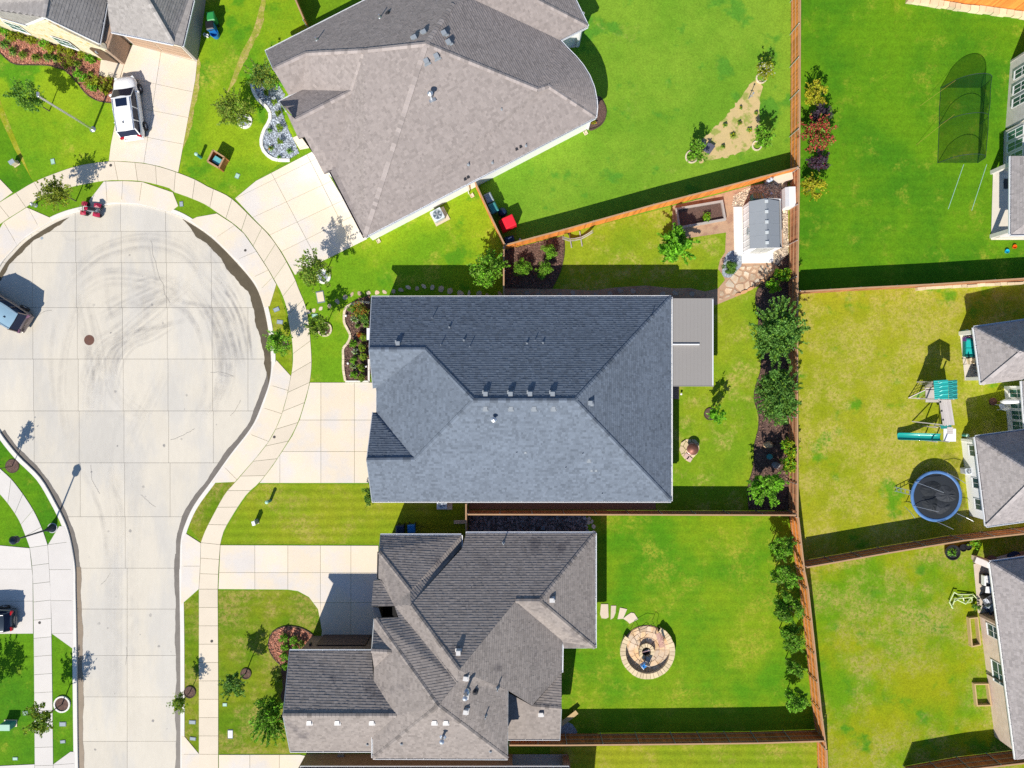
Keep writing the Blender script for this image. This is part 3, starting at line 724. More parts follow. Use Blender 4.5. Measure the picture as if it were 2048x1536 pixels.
def window(root, a, b, z0, z1, out, frame=m_white, glass=m_glass, bars=1, sill=True):
    """a,b plan points on the wall face; out = outward unit vector"""
    A = Vector((*a, 0)); B = Vector((*b, 0)); O = Vector((out[0], out[1], 0)); Z = lambda z: Vector((0, 0, z))
    mb = MB(); f = 0.06; hp = O*0.018
    mb.bar(A+hp+Z(z0), B+hp+Z(z0), 0.035, f); mb.bar(A+hp+Z(z1), B+hp+Z(z1), 0.035, f)
    for q in (A, B): mb.bar(q+hp+Z(z0), q+hp+Z(z1), 0.06 if abs(O.y) > abs(O.x) else 0.035, 0.035 if abs(O.y) > abs(O.x) else 0.06)
    for k in range(bars):
        p = A+(B-A)*((k+1)/(bars+1)); mb.bar(p+O*0.016+Z(z0), p+O*0.016+Z(z1), 0.04, 0.03)
    mb.bar(A+O*0.016+Z((z0+z1)/2), B+O*0.016+Z((z0+z1)/2), 0.03, 0.035)
    fr = mb.build('window', frame, root)
    g = MB(); g.quadverts([A+O*0.012+Z(z0), B+O*0.012+Z(z0), B+O*0.012+Z(z1), A+O*0.012+Z(z1)], [(0, 1, 2, 3), (3, 2, 1, 0)][:1]); g.build('pane', glass, fr)
    if sill: MB().bar(A+O*0.03+Z(z0-0.06), B+O*0.03+Z(z0-0.06), 0.06, 0.05).build('sill', frame, fr)
    return fr
ZE = 2.75
# ---------------------------------------------------------------- centre house
H = House('house', 'house in the middle with blue-grey hip roof and a flat grey patio cover', at=(1040, 800)); H.inner = (1040, 800)
H.plane('N', (743, 595, ZE), (1342, 594, ZE), (1150, 801, 7.6)); H.plane('E', (1342, 594, ZE), (1342, 1002, ZE), (1150, 801, 7.6))
H.plane('S', (744, 1002, ZE), (1342, 1002, ZE), (1150, 801, 7.6)); H.plane('W', (753, 776, ZE), (753, 825, ZE), (947, 801, 7.6))
H.plane('SG', (738, 699, H.hit('N', 738, 699)), (850, 699, H.hit('N', 850, 699)), (746, 776, 2.85)); H.plane('NG', (733, 920, H.hit('S', 733, 920)), (830, 919, H.hit('S', 830, 919)), (745, 825, 2.85))
H.face('N', [(743, 595), (738, 699), (850, 699), (947, 801), (1150, 801), (1342, 594)])
H.face('E', [(1342, 594), (1150, 801), (1342, 1002)]); H.face('S', [(744, 1002), (1342, 1002), (1150, 801), (947, 801), (830, 919), (733, 920)])
H.face('SG', [(738, 699), (746, 776), (753, 776), (850, 699)]); H.face('W', [(753, 776), (753, 825), (830, 919), (947, 801), (850, 699)])
H.face('NG', [(745, 825), (733, 920), (830, 919), (753, 825)])
H.roof(sh_centre, seed=5, contrast=0.75)
H.caps([((1342, 594), (1150, 801)), ((1342, 1002), (1150, 801)), ((947, 801), (1150, 801)), ((850, 699), (947, 801)), ((830, 919), (947, 801)), ((738, 699), (850, 699)), ((733, 920), (830, 919))], pale=-0.05)
H.walls([(743, 595), (738, 699), (746, 776), (753, 825), (733, 920), (744, 1002), (1342, 1002), (1342, 594)], m_brickdark, 0.45)
for a, b in (((743, 595), (1342, 594)), ((1342, 594), (1342, 1002)), ((744, 1002), (1342, 1002))): H.gutter(a, b, m_white)
for a, b in (((743, 595), (738, 699)), ((738, 699), (746, 776)), ((745, 825), (733, 920)), ((733, 920), (744, 1002)), ((753, 776), (753, 825))): H.rake(a, b, m_ventgrey if a[0] < 740 else m_white)
for x in (971, 1021, 1060, 1105): H.boxvent(x, 788, m_ventgrey, 0.34, 0.17)
for x in (971, 1022, 1068, 1107): H.boxvent(x, 817, m_ventgrey, 0.30, 0.10)
H.boxvent(796, 687, m_ventgrey, 0.32, 0.17); H.boxvent(1180, 806, m_ventgrey, 0.34, 0.22); H.boxvent(1178, 921, m_ventgrey, 0.24, 0.08)
for x, y in ((1183, 941), (1192, 941), (1051, 905)): H.boxvent(x, y, m_ventgrey, 0.15, 0.06)
for x, y, h in ((865, 636, 0.32), (882, 690, 0.28), (940, 693, 0.28), (1070, 681, 0.22), (1165, 908, 0.22), (1131, 936, 0.2), (1204, 988, 0.2), (1033, 906, 0.2), (1303, 633, 0.3)): H.pipe(x, y, h, 0.035, flash=False)
for x, y in ((899, 655), (928, 681), (1054, 687), (1086, 686)): H.boxvent(x, y, m_ventgrey, 0.12, 0.14)
H.pipe(988, 838, 0.45, 0.09, cap=True)
MB().box((*W2(740, 668, 2.6), 2.55), (0.5, 0.9, 0.12)).build('porch_canopy', m_white, H.root)
# flat insulated patio cover behind it (a roof of its own on posts)
T = thing('patio_cover', 'flat light grey aluminium patio cover joined to the rear of the middle house', 'patio cover', W(1384, 685))
m_alum = M('ribbed_aluminium', (0.30, 0.28, 0.26), 0.5, var=0.03, scale=0.5, fine=0.02)
a = W(1343, 597.5, 2.55); b = W(1425, 772, 2.45); pan = []
nx = 11
for i in range(nx):
    x0 = a.x+(b.x-a.x)*i/nx; x1 = a.x+(b.x-a.x)*(i+1)/nx
    MB().box(((x0+x1)/2, (a.y+b.y)/2, 2.50), (x1-x0-0.004, a.y-b.y, 0.09)).build('roof_panel', m_alum, T)
for y in (a.y, b.y): MB().box(((a.x+b.x)/2, y, 2.48), (b.x-a.x+0.1, 0.06, 0.16)).build('edge_beam', m_alum, T)
MB().box((b.x, (a.y+b.y)/2, 2.48), (0.08, a.y-b.y+0.1, 0.16)).build('edge_beam', m_gutter, T)
for y in (a.y-0.3, b.y+0.3): MB().box((b.x-0.25, y, 1.2), (0.12, 0.12, 2.4)).build('post', m_white, T)
c = W(1371, 689, 2.6); MB().box((c.x, c.y, 2.62), (2.1, 0.09, 0.12)).build('rain_pipe', m_white, T)
MB().box((c.x, c.y+0.10, 2.58), (2.1, 0.03, 0.05)).build('rain_pipe', m_ventgrey, T)
sheet('patio', PX([(1332, 598), (1406, 598), (1406, 770), (1358, 772), (1358, 798), (1332, 798)]), 0.05, M('brown_patio_concrete', (0.30, 0.21, 0.17), 0.8))
# ---------------------------------------------------------------- north house (rotated, with curved east end)
H = House('house', 'large taupe-roofed house at the top with a curved east end and white side wall', at=(860, 230)); H.inner = (880, 230)
ZP = 8.0
H.plane('S', (729, 474, ZE), (1191, 234, ZE), (852, 88, ZP)); H.plane('N', (531, 103, ZE), (733, 0, ZE), (852, 88, ZP))
H.plane('W', (661, 343, ZE), (729, 474, ZE), (852, 88, ZP))
H.plane('G1', (546, 138, H.hit('N', 546, 138)), (612, 107, H.hit('N', 612, 107)), (578, 191, ZE)); H.z[(729, 101)] = [(H.hit('N', 729, 101), 3)]; H.plane('T', (559, 204, ZE), (592, 239, 4.3), (698, 181, 4.5))
H.plane('G2', (592, 239, 4.3), (703, 182, 4.6), (648, 347, 2.4))
zA = H.hit('S', 1096, 172); zB = H.hit('S', 1075, 179)
H.face('S', [(729, 474), (1191, 234), (1096, 172), (1075, 179), (852, 88)])
H.face('W', [(729, 474), (852, 88), (729, 101), (703, 182), (672, 335), (661, 343)])
H.face('W2', [(729, 101), (612, 107), (604, 180), (703, 182)])
H.face('N', [(531, 103), (546, 138), (612, 107), (729, 101), (852, 88), (906, 7), (960, -80), (890, -80)])
H.face('G1', [(546, 138), (578, 191), (604, 180), (612, 107)])
H.face('T', [(559, 204), (592, 239), (703, 182), (604, 180)])
H.face('G2', [(592, 239), (572, 223), (597, 277), (609, 273), (648, 347), (661, 343), (672, 335), (703, 182)])
H.plane('E', (852, 88, ZP), (1075, 179, zB), (906, 7, H.hit('N', 906, 7)))
H.face('E', [(852, 88), (1075, 179), (1096, 172), (1119, 80), (949, 0), (906, 7)])
curve = [(1119, 80), (1132, 95), (1150, 113), (1165, 131), (1178, 152), (1187, 175), (1192, 200), (1193, 215), (1191, 234)]
for p in curve: H.z[p] = [(ZE, 3)]
for i in range(len(curve)-1):
    H.face('c%d' % i, [(1096, 172), curve[i], curve[i+1]])
H.plane('L', (1119, 80, ZE), (1175, 52, ZE), (949, 0, 5.34))
H.face('L', [(1119, 80), (1175, 52), (1074, 0), (1000, -45), (949, 0)])
H.plane('R', (1175, 52, ZE), (1150, 0, ZE), (1074, 0, H.hit('L', 1074, 0)))
H.face('R', [(1175, 52), (1150, 0), (1120, -60), (1050, -60), (1074, 0)])
H.face('E2', [(906, 7), (949, 0), (1000, -45), (960, -80)])
H.roof(sh_north, seed=9, contrast=0.55)
H.caps([((729, 474), (852, 88)), ((852, 88), (1075, 179)), ((1075, 179), (1096, 172)), ((1096, 172), (1191, 234)), ((852, 88), (906, 7)), ((852, 88), (729, 101)), ((729, 101), (612, 107)), ((729, 101), (703, 182)), ((612, 107), (546, 138)), ((703, 182), (592, 239)), ((1175, 52), (1074, 0))], pale=0.12, width=0.36)
H.walls([(531, 103), (546, 138), (578, 191), (604, 180), (559, 204), (572, 223), (597, 277), (648, 347), (661, 343), (729, 474), (1191, 234)]+curve[::-1][1:]+[(1175, 52), (1150, 0), (1120, -60), (890, -80)], m_wallwhite, 0.22)
for a, b in (((729, 474), (1191, 234)), ((531, 103), (890, -80)), ((1119, 80), (1175, 52)), ((559, 204), (604, 180)), ((578, 191), (604, 180))): H.gutter(a, b)
for i in range(len(curve)-1): H.gutter(curve[i], curve[i+1])
H.gutter((661, 343), (729, 474), m_gutterd); H.gutter((1175, 52), (1150, 0))
for a, b in (((531, 103), (546, 138)), ((559, 204), (572, 223))): H.rake(a, b)
for x, y in ((829, 77), (848, 66)): H.boxvent(x, y, m_ventgrey, 0.34, 0.25)
for x, y in ((888, 68), (897, 86), (873, 114), (853, 124)): H.boxvent(x, y, m_ventgrey, 0.36, 0.24)
for x, y, h in ((634, 81, 0.5), (760, 36, 0.5)): H.pipe(x, y, h, 0.05)
for x, y in ((1003, 219), (937, 329), (985, 325), (1052, 291)): H.pipe(x, y, 0.22, 0.04, m=m_ventgrey)
for x, y in ((930, 358), (936, 354), (1033, 298), (1041, 293)): H.boxvent(x, y, m_ventblack, 0.16, 0.08)
p, n = H.zat(863, 196); mb = MB(); mb.box((p.x, p.y, p.z+0.02), (0.5, 0.6, 0.03), 0.4); mb.lathe(p, [(0.10, p.z-0.1), (0.10, p.z+0.75)], 14); mb.lathe(p, [(0.2, p.z+0.75), (0.2, p.z+0.85), (0.02, p.z+0.98)], 14)
mb.build('flue', m_galv, H.root)
H.pipe(776, 27, 0.22, 0.07, m=m_ventblack)
NH = H
# rear covered patio glass and posts beside the curved end
mb = MB(); mb.prism(PX([(1120, 84), (1165, 62), (1158, 94), (1137, 96)]), 0, 0.06); mb.build('patio_slab', m_walk2, H.root)
for q in ((1160, 60), (1154, 93)): MB().box((*W2(*q), 1.3), (0.16, 0.16, 2.6), 0.45).build('post', m_white, H.root)
# downpipes and meters on the white wall
def on_wall(px, py, z, out=(0.461, -0.887), d=0.06):
    v = W(px, py, 0); return Vector((v.x+out[0]*d, v.y+out[1]*d, z))
for q in ((937, 386), (1175, 258)):
    p = on_wall(*q, 0); MB().bar((p.x, p.y, 0.05), (p.x, p.y, 2.55), 0.07, 0.09).build('downpipe', m_gutter, H.root)
for q, s_, zc in (((757, 465), (0.5, 0.16, 0.7), 1.4), ((767, 461), (0.16, 0.14, 0.3), 1.5), ((783, 454), (0.22, 0.14, 0.3), 0.5), ((826, 431), (0.14, 0.12, 0.25), 0.7)):
    p = on_wall(*q, zc, d=0.13); MB().box(p, (s_[0]*0.6, s_[1], s_[2]), 0.48).build('meter_box', m_galv if s_[0] < 0.4 else m_white, H.root)
# ---------------------------------------------------------------- south house
H = House('house', 'grey-brown multi-gabled house at the bottom with weather-streaked shingles', at=(880, 1280)); H.inner = (880, 1290)
ZR = 7.75; ZK = 8.0; ZW = 4.4; ZS = 5.2
H.plane('N', (932, 1067, ZE), (1190, 1067, ZE), (918, 1340, ZR)); zq = H.hit('N', 1079, 1202); H.plane('E2', (1190, 1067, ZE), (1190, 1296, ZE), (1079, 1202, zq)); H.z[(1031, 1202)] = [(H.hit('N', 1031, 1202), 3)]; H.z[(822, 1210)] = [(H.hit('N', 822, 1210), 3)]
H.plane('SS', (1128, 1296, ZE), (1190, 1296, ZE), (1079, 1202, zq)); H.plane('EB', (1124, 1281, ZE), (1123, 1345, ZE), (918, 1340, ZR))
H.plane('NW', (761, 1071, ZE), (922, 1071, ZE), (820, 1182, 4.95)); H.plane('W1', (758, 1104, 3.6), (757, 1158, 3.8), (918, 1340, ZR))
H.plane('EC', (922, 1071, ZE), (922, 1096, ZE), (820, 1182, 5.0))
H.pl['N2'] = (lambda A, B, C: (A, (B-A).cross(C-A).normalized() if (B-A).cross(C-A).z > 0 else -(B-A).cross(C-A).normalized()))(W(747, 1162, 3.9), W(900, 1162, 3.9), W(876, 1412, ZK))
H.plane('WM', (746, 1473, ZS), (746, 1516, ZS), (876, 1412, ZK)); H.plane('SM', (746, 1516, ZS), (1015, 1517, ZS), (876, 1412, ZK))
H.plane('E3', (1015, 1517, ZS), (876, 1412, ZK), (918, 1340, ZR))
H.plane('WN', (579, 1303, ZW), (743, 1303, ZW), (566, 1431, 6.64)); H.plane('WS', (580, 1502, ZW), (745, 1502, ZW), (566, 1431, 6.64))
H.plane('GN', (743, 1302, 6.1), (748, 1258, 5.2), (783, 1304, 6.1))
H.plane('LN', (1123, 1345, ZE), (1065, 1412, 3.5), (1123, 1417, 3.5)); H.plane('LS', (1120, 1478, 2.5), (1016, 1478, 2.5), (1123, 1417, 3.5))
H.face('N', [(932, 1067), (1190, 1067), (1079, 1202), (1031, 1202), (918, 1340), (822, 1210), (924, 1097)])
H.face('E2', [(1190, 1067), (1190, 1296), (1079, 1202)]); H.face('SS', [(1190, 1296), (1128, 1296), (1124, 1281), (1031, 1202), (1079, 1202)])
H.face('EB', [(1031, 1202), (1124, 1281), (1123, 1345), (1064, 1411), (1016, 1381), (918, 1340)])
H.z[(1016, 1381)] = [(H.hit('EB', 1016, 1381), 3)]
H.face('E3', [(918, 1340), (1016, 1381), (1015, 1517), (876, 1412), (914, 1364)])
H.face('NW', [(761, 1071), (922, 1071), (820, 1182), (758, 1104)]); H.face('EC', [(922, 1071), (922, 1096), (822, 1210), (820, 1182)])
H.face('W1', [(758, 1104), (820, 1182), (822, 1210), (918, 1340), (914, 1364), (789, 1212), (762, 1160), (757, 1158)])
H.face('N2', [(747, 1162), (762, 1160), (789, 1212), (743, 1213)]); H.face('N2', [(797, 1235), (751, 1237), (876, 1412), (914, 1364), (789, 1212)])
H.face('WM', [(748, 1237), (748, 1258), (783, 1304), (748, 1336), (747, 1361), (793, 1431), (746, 1473), (746, 1516), (876, 1412), (751, 1237)])
H.face('SM', [(746, 1516), (1015, 1517), (876, 1412)])
H.face('WN', [(579, 1303), (743, 1303), (747, 1361), (793, 1431), (566, 1431)]); H.face('WS', [(566, 1431), (793, 1431), (746, 1473), (745, 1502), (580, 1502)])
H.face('GN', [(743, 1302), (783, 1304), (748, 1258)]); H.z[(748, 1336)] = [(5.2, 3)]; H.face('GS', [(743, 1302), (783, 1304), (748, 1336)])
H.face('LN', [(1123, 1345), (1123, 1417), (1065, 1412)]); H.face('LS', [(1065, 1412), (1123, 1417), (1120, 1478), (1016, 1478), (1014, 1384)])
H.face('rim', [(743, 1213), (757, 1216), (763, 1235), (751, 1237)])
H.z[(757, 1216)] = [(4.7, 3)]; H.z[(763, 1235)] = [(4.9, 3)]
H.roof(sh_south, seed=13, contrast=0.6)
H.caps([((1190, 1067), (1079, 1202)), ((1079, 1202), (1190, 1296)), ((1031, 1202), (1079, 1202)), ((876, 1412), (1015, 1517)), ((876, 1412), (746, 1516)), ((566, 1431), (793, 1431)), ((751, 1237), (876, 1412)), ((762, 1160), (914, 1364)), ((822, 1210), (918, 1340)), ((758, 1104), (820, 1182)), ((1065, 1412), (1123, 1417)), ((743, 1302), (783, 1304))], pale=-0.1)
H.walls([(761, 1071), (757, 1158), (747, 1162), (743, 1303), (579, 1303), (566, 1431), (580, 1502), (745, 1502), (746, 1516), (1015, 1517), (1016, 1478), (1120, 1478), (1123, 1417), (1123, 1345), (1124, 1281), (1128, 1296), (1190, 1296), (1190, 1067), (932, 1067), (922, 1096), (922, 1071)], m_brickdark, 0.4)
for a, b, m_ in (((932, 1067), (1190, 1067), m_gutter), ((1190, 1067), (1190, 1296), m_gutter), ((761, 1071), (922, 1071), m_gutter), ((579, 1303), (743, 1303), m_gutter), ((580, 1502), (745, 1502), m_white), ((746, 1516), (1015, 1517), m_white), ((746, 1473), (746, 1516), m_white), ((1016, 1478), (1120, 1478), m_white), ((1128, 1296), (1190, 1296), m_gutter), ((758, 1104), (757, 1158), m_gutterd), ((922, 1071), (922, 1096), m_white), ((1124, 1281), (1123, 1345), m_gutter)):
    H.gutter(a, b, m_)
for a, b in (((761, 1071), (758, 1104)), ((579, 1303), (566, 1431)), ((566, 1431), (580, 1502)), ((1016, 1381), (1015, 1517)), ((1123, 1417), (1120, 1478)), ((748, 1237), (743, 1303))): H.rake(a, b, m_ventgrey)
MB().prism(PX([(752, 1213), (800, 1213), (806, 1240), (756, 1240)], 2.2), 2.1, 2.2).build('recess_shade', m_dark, H.root)  # near-black slab: shade inside the roof recess put in as colour
for x in (619, 675, 744): H.boxvent(x, 1444, m_ventbrown, 0.34, 0.14)
for x in (869, 892): H.boxvent(x, 1444, m_ventbrown, 0.34, 0.14)
for x, y in ((931, 1355), (931, 1392), (931, 1422), (917, 1304), (1082, 1427), (1103, 1199)): H.boxvent(x, y, m_ventbrown, 0.34, 0.26)
H.pipe(932, 1384, 1.0, 0.09, cap=True); H.pipe(886, 1472, 0.8, 0.09, cap=True); H.pipe(949, 1384, 0.3, 0.08, m=m_ventblack)
for x, y, h in ((995, 1376, 0.5), (971, 1431, 0.5), (1007, 1086, 0.5), (803, 1487, 0.2), (735, 1488, 0.2), (981, 1502, 0.2)): H.pipe(x, y, h, 0.045, m=m_ventgrey)
# entry bay wall facing the court (brick, garage door in shade) and door
r0 = H.root
e0 = W2(630, 1270); e1 = W2(748, 1270)
o_n = (0, 1)
p0 = W2(612, 1283); p1 = W2(746, 1283)
# garage door on the north face of the west wing
gd = MB(); gx0, gy = W2(648, 1269.5); gx1, _ = W2(742, 1269.5)
for k in range(4): gd.box(((gx0+gx1)/2, gy, 0.30+k*0.56), (gx1-gx0, 0.05, 0.54))
gd.build('garage_door', M('brown_garage_door', (0.11, 0.065, 0.05), 0.6), r0)
MB().box((*W2(636, 1269), 2.1), (0.14, 0.2, 0.32)).build('wall_lamp', m_ventblack, r0)
# ---------------------------------------------------------------- next house south (mostly below the frame)
H = House('house', 'brown brick house at the bottom edge, only its north wall and covered porch in view', at=(870, 1600)); H.inner = (870, 1650)
H.plane('N', (600, 1536, ZE), (1138, 1536, ZE), (1138, 1740, 7.2)); H.plane('S', (600, 1990, ZE), (1138, 1990, ZE), (1138, 1740, 7.2)); H.face('N', [(600, 1536), (1138, 1536), (1138, 1740), (600, 1740)]); H.face('S', [(600, 1740), (1138, 1740), (1138, 1990), (600, 1990)])
H.roof(sh_south, seed=17)
H.gutter((600, 1536), (1138, 1536), m_white)
mb = MB(); a = W2(612, 1508); b = W2(1025, 1508)
mb.box(((a[0]+b[0])/2, a[1]-0.15, 1.2), (b[0]-a[0], 0.3, 2.4)); mb.build('wall', m_brickwarm, H.root)
mb = MB()
for q in (1131,):
    p = W2(q, 1511); mb.box((p[0], p[1]-0.4, 1.2), (0.5, 0.9, 2.4))
mb.build('brick_pier', m_brickwarm, H.root)
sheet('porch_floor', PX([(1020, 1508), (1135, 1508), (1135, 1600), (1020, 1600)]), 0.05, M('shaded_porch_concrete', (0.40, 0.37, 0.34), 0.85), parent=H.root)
MB().bar((*W2(652, 1510), 0.1), (*W2(660, 1510), 2.3), 0.08, 0.08).build('downpipe', m_brickwarm, H.root)
MB().box((*W2(684, 1506), 0.3), (0.5, 0.2, 0.4)).build('meter_box', m_ventgrey, H.root)
# ---------------------------------------------------------------- north-west house
H = House('house', 'stone-fronted house in the top left corner with a garage and red mulch bed', at=(230, 40)); H.inner = (230, 0)
H.plane('A1', (0, 33, 2.9), (52, 48, 3.0), (93, 0, 5.7)); H.face('A1', [(-80, 10), (0, 33), (52, 48), (87, 34), (93, 0), (100, -60), (-60, -60)])
H.plane('A2', (197, 87, 2.95), (213, 4, 2.95), (93, 0, 5.7)); H.z[(87, 34)] = [(5.7, 3)]; H.face('A2', [(87, 34), (197, 87), (213, 4), (222, -60), (100, -60), (93, 0)])
H.plane('A3', (222, 62, ZE), (346, 87, ZE), (288, -12, 5.6)); H.face('A3', [(222, 62), (346, 87), (295, 0), (270, -60), (232, -60), (215, 0), (217, 30)])
H.plane('A4', (365, 92, ZE), (386, 0, ZE), (295, 0, 5.4)); H.face('A4', [(346, 87), (364, 92), (386, 0), (398, -60), (270, -60), (295, 0)])
H.roof(sh_west, seed=19, contrast=0.55, exposure=0.20)
H.caps([((346, 87), (295, 0)), ((87, 34), (93, 0))], pale=0.1)
for a, b in (((222, 62), (346, 87)), ((364, 92), (386, 0)), ((197, 87), (213, 4)), ((0, 33), (52, 48))): H.gutter(a, b)
H.rake((87, 34), (197, 87)); H.rake((52, 48), (87, 34))
R0 = H.root
def wallface(pts3, mat, root, name='wall', th=0.2, out=(0, -1)):
    P = [Vector(p) for p in pts3]; O = Vector((out[0], out[1], 0)).normalized()*th; n = len(P)
    mb = MB(); mb.quadverts(P+[p-O for p in P], [tuple(range(n)), tuple(range(2*n-1, n-1, -1))]+[(i, n+i, n+(i+1) % n, (i+1) % n) for i in range(n)])
    return mb.build(name, mat, root)
def bp(px, py, z): v = W(px, py, 0); return (v.x, v.y, z)
mb = MB()
mb.prism(PX([(-60, 34), (32, 62), (99, 83), (200, 114), (246, 124), (258, 88), (266, 84), (300, -60), (-60, -60)]), 0.0, 2.45); mb.build('wall', m_brickwarm, R0)
# gabled stone front, base line traced on the ground
ou = (0.30, -0.95)
wallface([bp(-60, 36, 0), bp(30, 64, 0), bp(184, 112, 0), bp(204, 118.5, 0), bp(204, 118.5, 4.5), bp(184, 112, 5.35), bp(107, 87.5, 2.9), bp(-60, 36, 2.7)], m_stone, R0, out=ou)
wallface([bp(204, 118.5, 0), bp(250, 129, 0), bp(250, 129, 2.5), bp(240, 127, 2.75), bp(204, 118.5, 4.5)], m_stone, R0, 'wall', 0.5, ou)
# porch recess with arched brown opening
wallface([bp(207, 120.5, 0.05), bp(241, 128.6, 0.05), bp(241, 128.6, 1.9), bp(233, 127, 2.3), bp(215, 122.8, 2.3), bp(207, 120.5, 1.9)], M('brown_porch_door', (0.13, 0.08, 0.05), 0.7), R0, 'front_door', 0.03, (0.2, -1.2))
wallface([bp(250, 129, 0), bp(262, 92, 0), bp(262, 92, 2.45), bp(250, 129, 2.45)], m_brickwarm, R0, out=(1, 0.2))
# garage front
gout = (0.247, -0.969)
wallface([bp(262, 87, 0), bp(395, 121, 0), bp(395, 121, 2.5), bp(262, 87, 2.5)], m_stucco, R0, out=gout)
d = W(386, 118.5, 0)-W(268, 88.5, 0)
for k in range(4):
    for h_ in range(2):
        a = W(268, 88.5, 0)+d*(h_*0.5+0.01); b = W(268, 88.5, 0)+d*(h_*0.5+0.49)
        O = Vector((gout[0], gout[1], 0))*0.04
        MB().quadverts([a+O+Vector((0, 0, 0.05+k*0.5)), b+O+Vector((0, 0, 0.05+k*0.5)), b+O+Vector((0, 0, 0.52+k*0.5)), a+O+Vector((0, 0, 0.52+k*0.5))], [(0, 1, 2, 3)]).build('garage_door_panel', M('tan_garage_door', (0.42, 0.29, 0.20), 0.6), R0)
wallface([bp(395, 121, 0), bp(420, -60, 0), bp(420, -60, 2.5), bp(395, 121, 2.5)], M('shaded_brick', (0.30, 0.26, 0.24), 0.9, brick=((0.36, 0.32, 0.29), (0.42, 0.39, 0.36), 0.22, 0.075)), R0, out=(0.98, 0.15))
for (xa, ya, xb, yb, za, zb) in ((42, 68.3, 76, 79.3, 0.9, 2.2), (136, 98.7, 171, 110.1, 0.9, 2.2)):
    window(R0, W2(xa, ya), W2(xb, yb), za, zb, (0.31, -0.95), glass=m_glassgreen)
for q in ((168, 108), (217, 121)):
    MB().box((*W2(q[0]+1, q[1]+3), 1.7), (0.12, 0.14, 0.28)).build('wall_lamp', m_ventgrey, R0)
# ---------------------------------------------------------------- north-east house
H = House('house', 'grey brick house on the right edge with three framed windows and a corner patio', at=(2040, 300)); H.inner = (2140, 380)
H.plane('P', (2023, 312, ZE), (2022, 468, ZE), (2110, 400, 5.0)); H.face('P', [(2023, 312), (2022, 468), (2110, 400), (2110, 312)])
H.plane('P2', (2022, 468, ZE), (2140, 466, ZE), (2110, 400, 5.0)); H.face('P2', [(2022, 468), (2140, 466), (2110, 400)])
H.roof(sh_east, seed=23, contrast=0.6); H.gutter((2023, 312), (2022, 468)); H.gutter((2022, 468), (2140, 466))
R0 = H.root; wo = (-1, 0.03)
wallface([bp(2021, 121, 0), bp(2011, 256, 0), bp(2011, 256, 5.2), bp(2021, 121, 5.2)], m_brickgrey, R0, out=wo)
wallface([bp(2021, 121, 0), bp(2140, 60, 0), bp(2140, 60, 5.2), bp(2021, 121, 5.2)], m_brickgrey, R0, out=(0.3, 1))
wallface([bp(2011, 256, 0), bp(2140, 215, 0), bp(2140, 215, 2.6), bp(2011, 256, 2.6)], m_stucco, R0, out=(-0.3, -1))
wallface([bp(2008, 263, 0), bp(2006, 345, 0), bp(2006, 345, 2.5), bp(2008, 263, 2.5)], m_brickgrey, R0, out=wo)
for y0, y1 in ((150, 168), (180, 198), (206, 224)):
    window(R0, W2(2019.5-(y0-121)*0.073, y0), W2(2019.5-(y1-121)*0.073, y1), 0.75, 2.35, (-1, 0.07))
for y0, y1 in ((270, 287), (293, 310), (316, 334)):
    window(R0, W2(2007.8-(y0-263)*0.024, y0), W2(2007.8-(y1-263)*0.024, y1), 0.5, 2.2, (-1, 0.02), glass=m_glassgreen)
sheet('patio_floor', PX([(1985, 347), (1981, 480), (2140, 480), (2140, 330), (2020, 335)]), 0.06, M('cream_patio_concrete', (0.66, 0.60, 0.50), 0.85), parent=R0)
wallface([bp(1985, 345, 2.5), bp(2060, 312, 2.5), bp(2060, 312, 2.9), bp(1985, 345, 2.9)], m_stucco, R0, 'patio_beam', 0.3, (-0.3, -1))
for q in ((1984, 345), (1983, 473)):
    MB().box((*W2(*q), 1.25), (0.3, 0.3, 2.5)).build('post', m_brickgrey, R0)
wallface([bp(1990, 477, 0.05), bp(2045, 476, 0.05), bp(2045, 476, 0.6), bp(1990, 477, 0.6)], m_brickgrey, R0, 'low_wall', 0.4, (0, -1))
# ---------------------------------------------------------------- east house
H = House('house', 'white-walled house on the right edge with two taupe hip wings and a recessed patio', at=(2010, 850)); H.inner = (2140, 850)
H.plane('a', (1949, 655, ZE), (1964, 769, ZE), (2043, 704, 5.3)); H.face('a', [(1949, 655), (1964, 769), (2043, 704)])
H.plane('b', (1949, 655, ZE), (2048, 641, ZE), (2043, 704, 5.3)); H.face('b', [(1949, 655), (2043, 704), (2160, 690), (2160, 625)])
H.plane('c', (1964, 769, ZE), (2048, 758, ZE), (2043, 704, 5.3)); H.face('c', [(1964, 769), (2160, 743), (2160, 690), (2043, 704)])
H.plane('d', (1952, 874, ZE), (1974, 1052, ZE), (2075, 952, 6.0)); H.face('d', [(1952, 874), (1974, 1052), (2075, 952)])
H.plane('e', (1952, 874, ZE), (2048, 861, ZE), (2075, 952, 6.0)); H.face('e', [(1952, 874), (2075, 952), (2170, 940), (2170, 845)])
H.plane('f', (1974, 1052, ZE), (2048, 1041, ZE), (2075, 952, 6.0)); H.face('f', [(1974, 1052), (2170, 1025), (2170, 940), (2075, 952)])
H.plane('g', (2045, 770, ZE), (2055, 860, ZE), (2110, 815, 5.0)); H.face('g', [(2045, 762), (2052, 862), (2160, 850), (2160, 745)])
H.roof(sh_east, seed=29, contrast=0.6)
H.caps([((1949, 655), (2043, 704)), ((1964, 769), (2043, 704)), ((1952, 874), (2075, 952)), ((1974, 1052), (2075, 952))], pale=0.05)
for a, b in (((1949, 655), (1964, 769)), ((1949, 655), (2160, 625)), ((1964, 769), (2160, 743)), ((1952, 874), (1974, 1052)), ((1952, 874), (2170, 845)), ((1974, 1052), (2170, 1025)), ((2045, 762), (2052, 862))): H.gutter(a, b)
R0 = H.root; wo = (-0.99, 0.10)
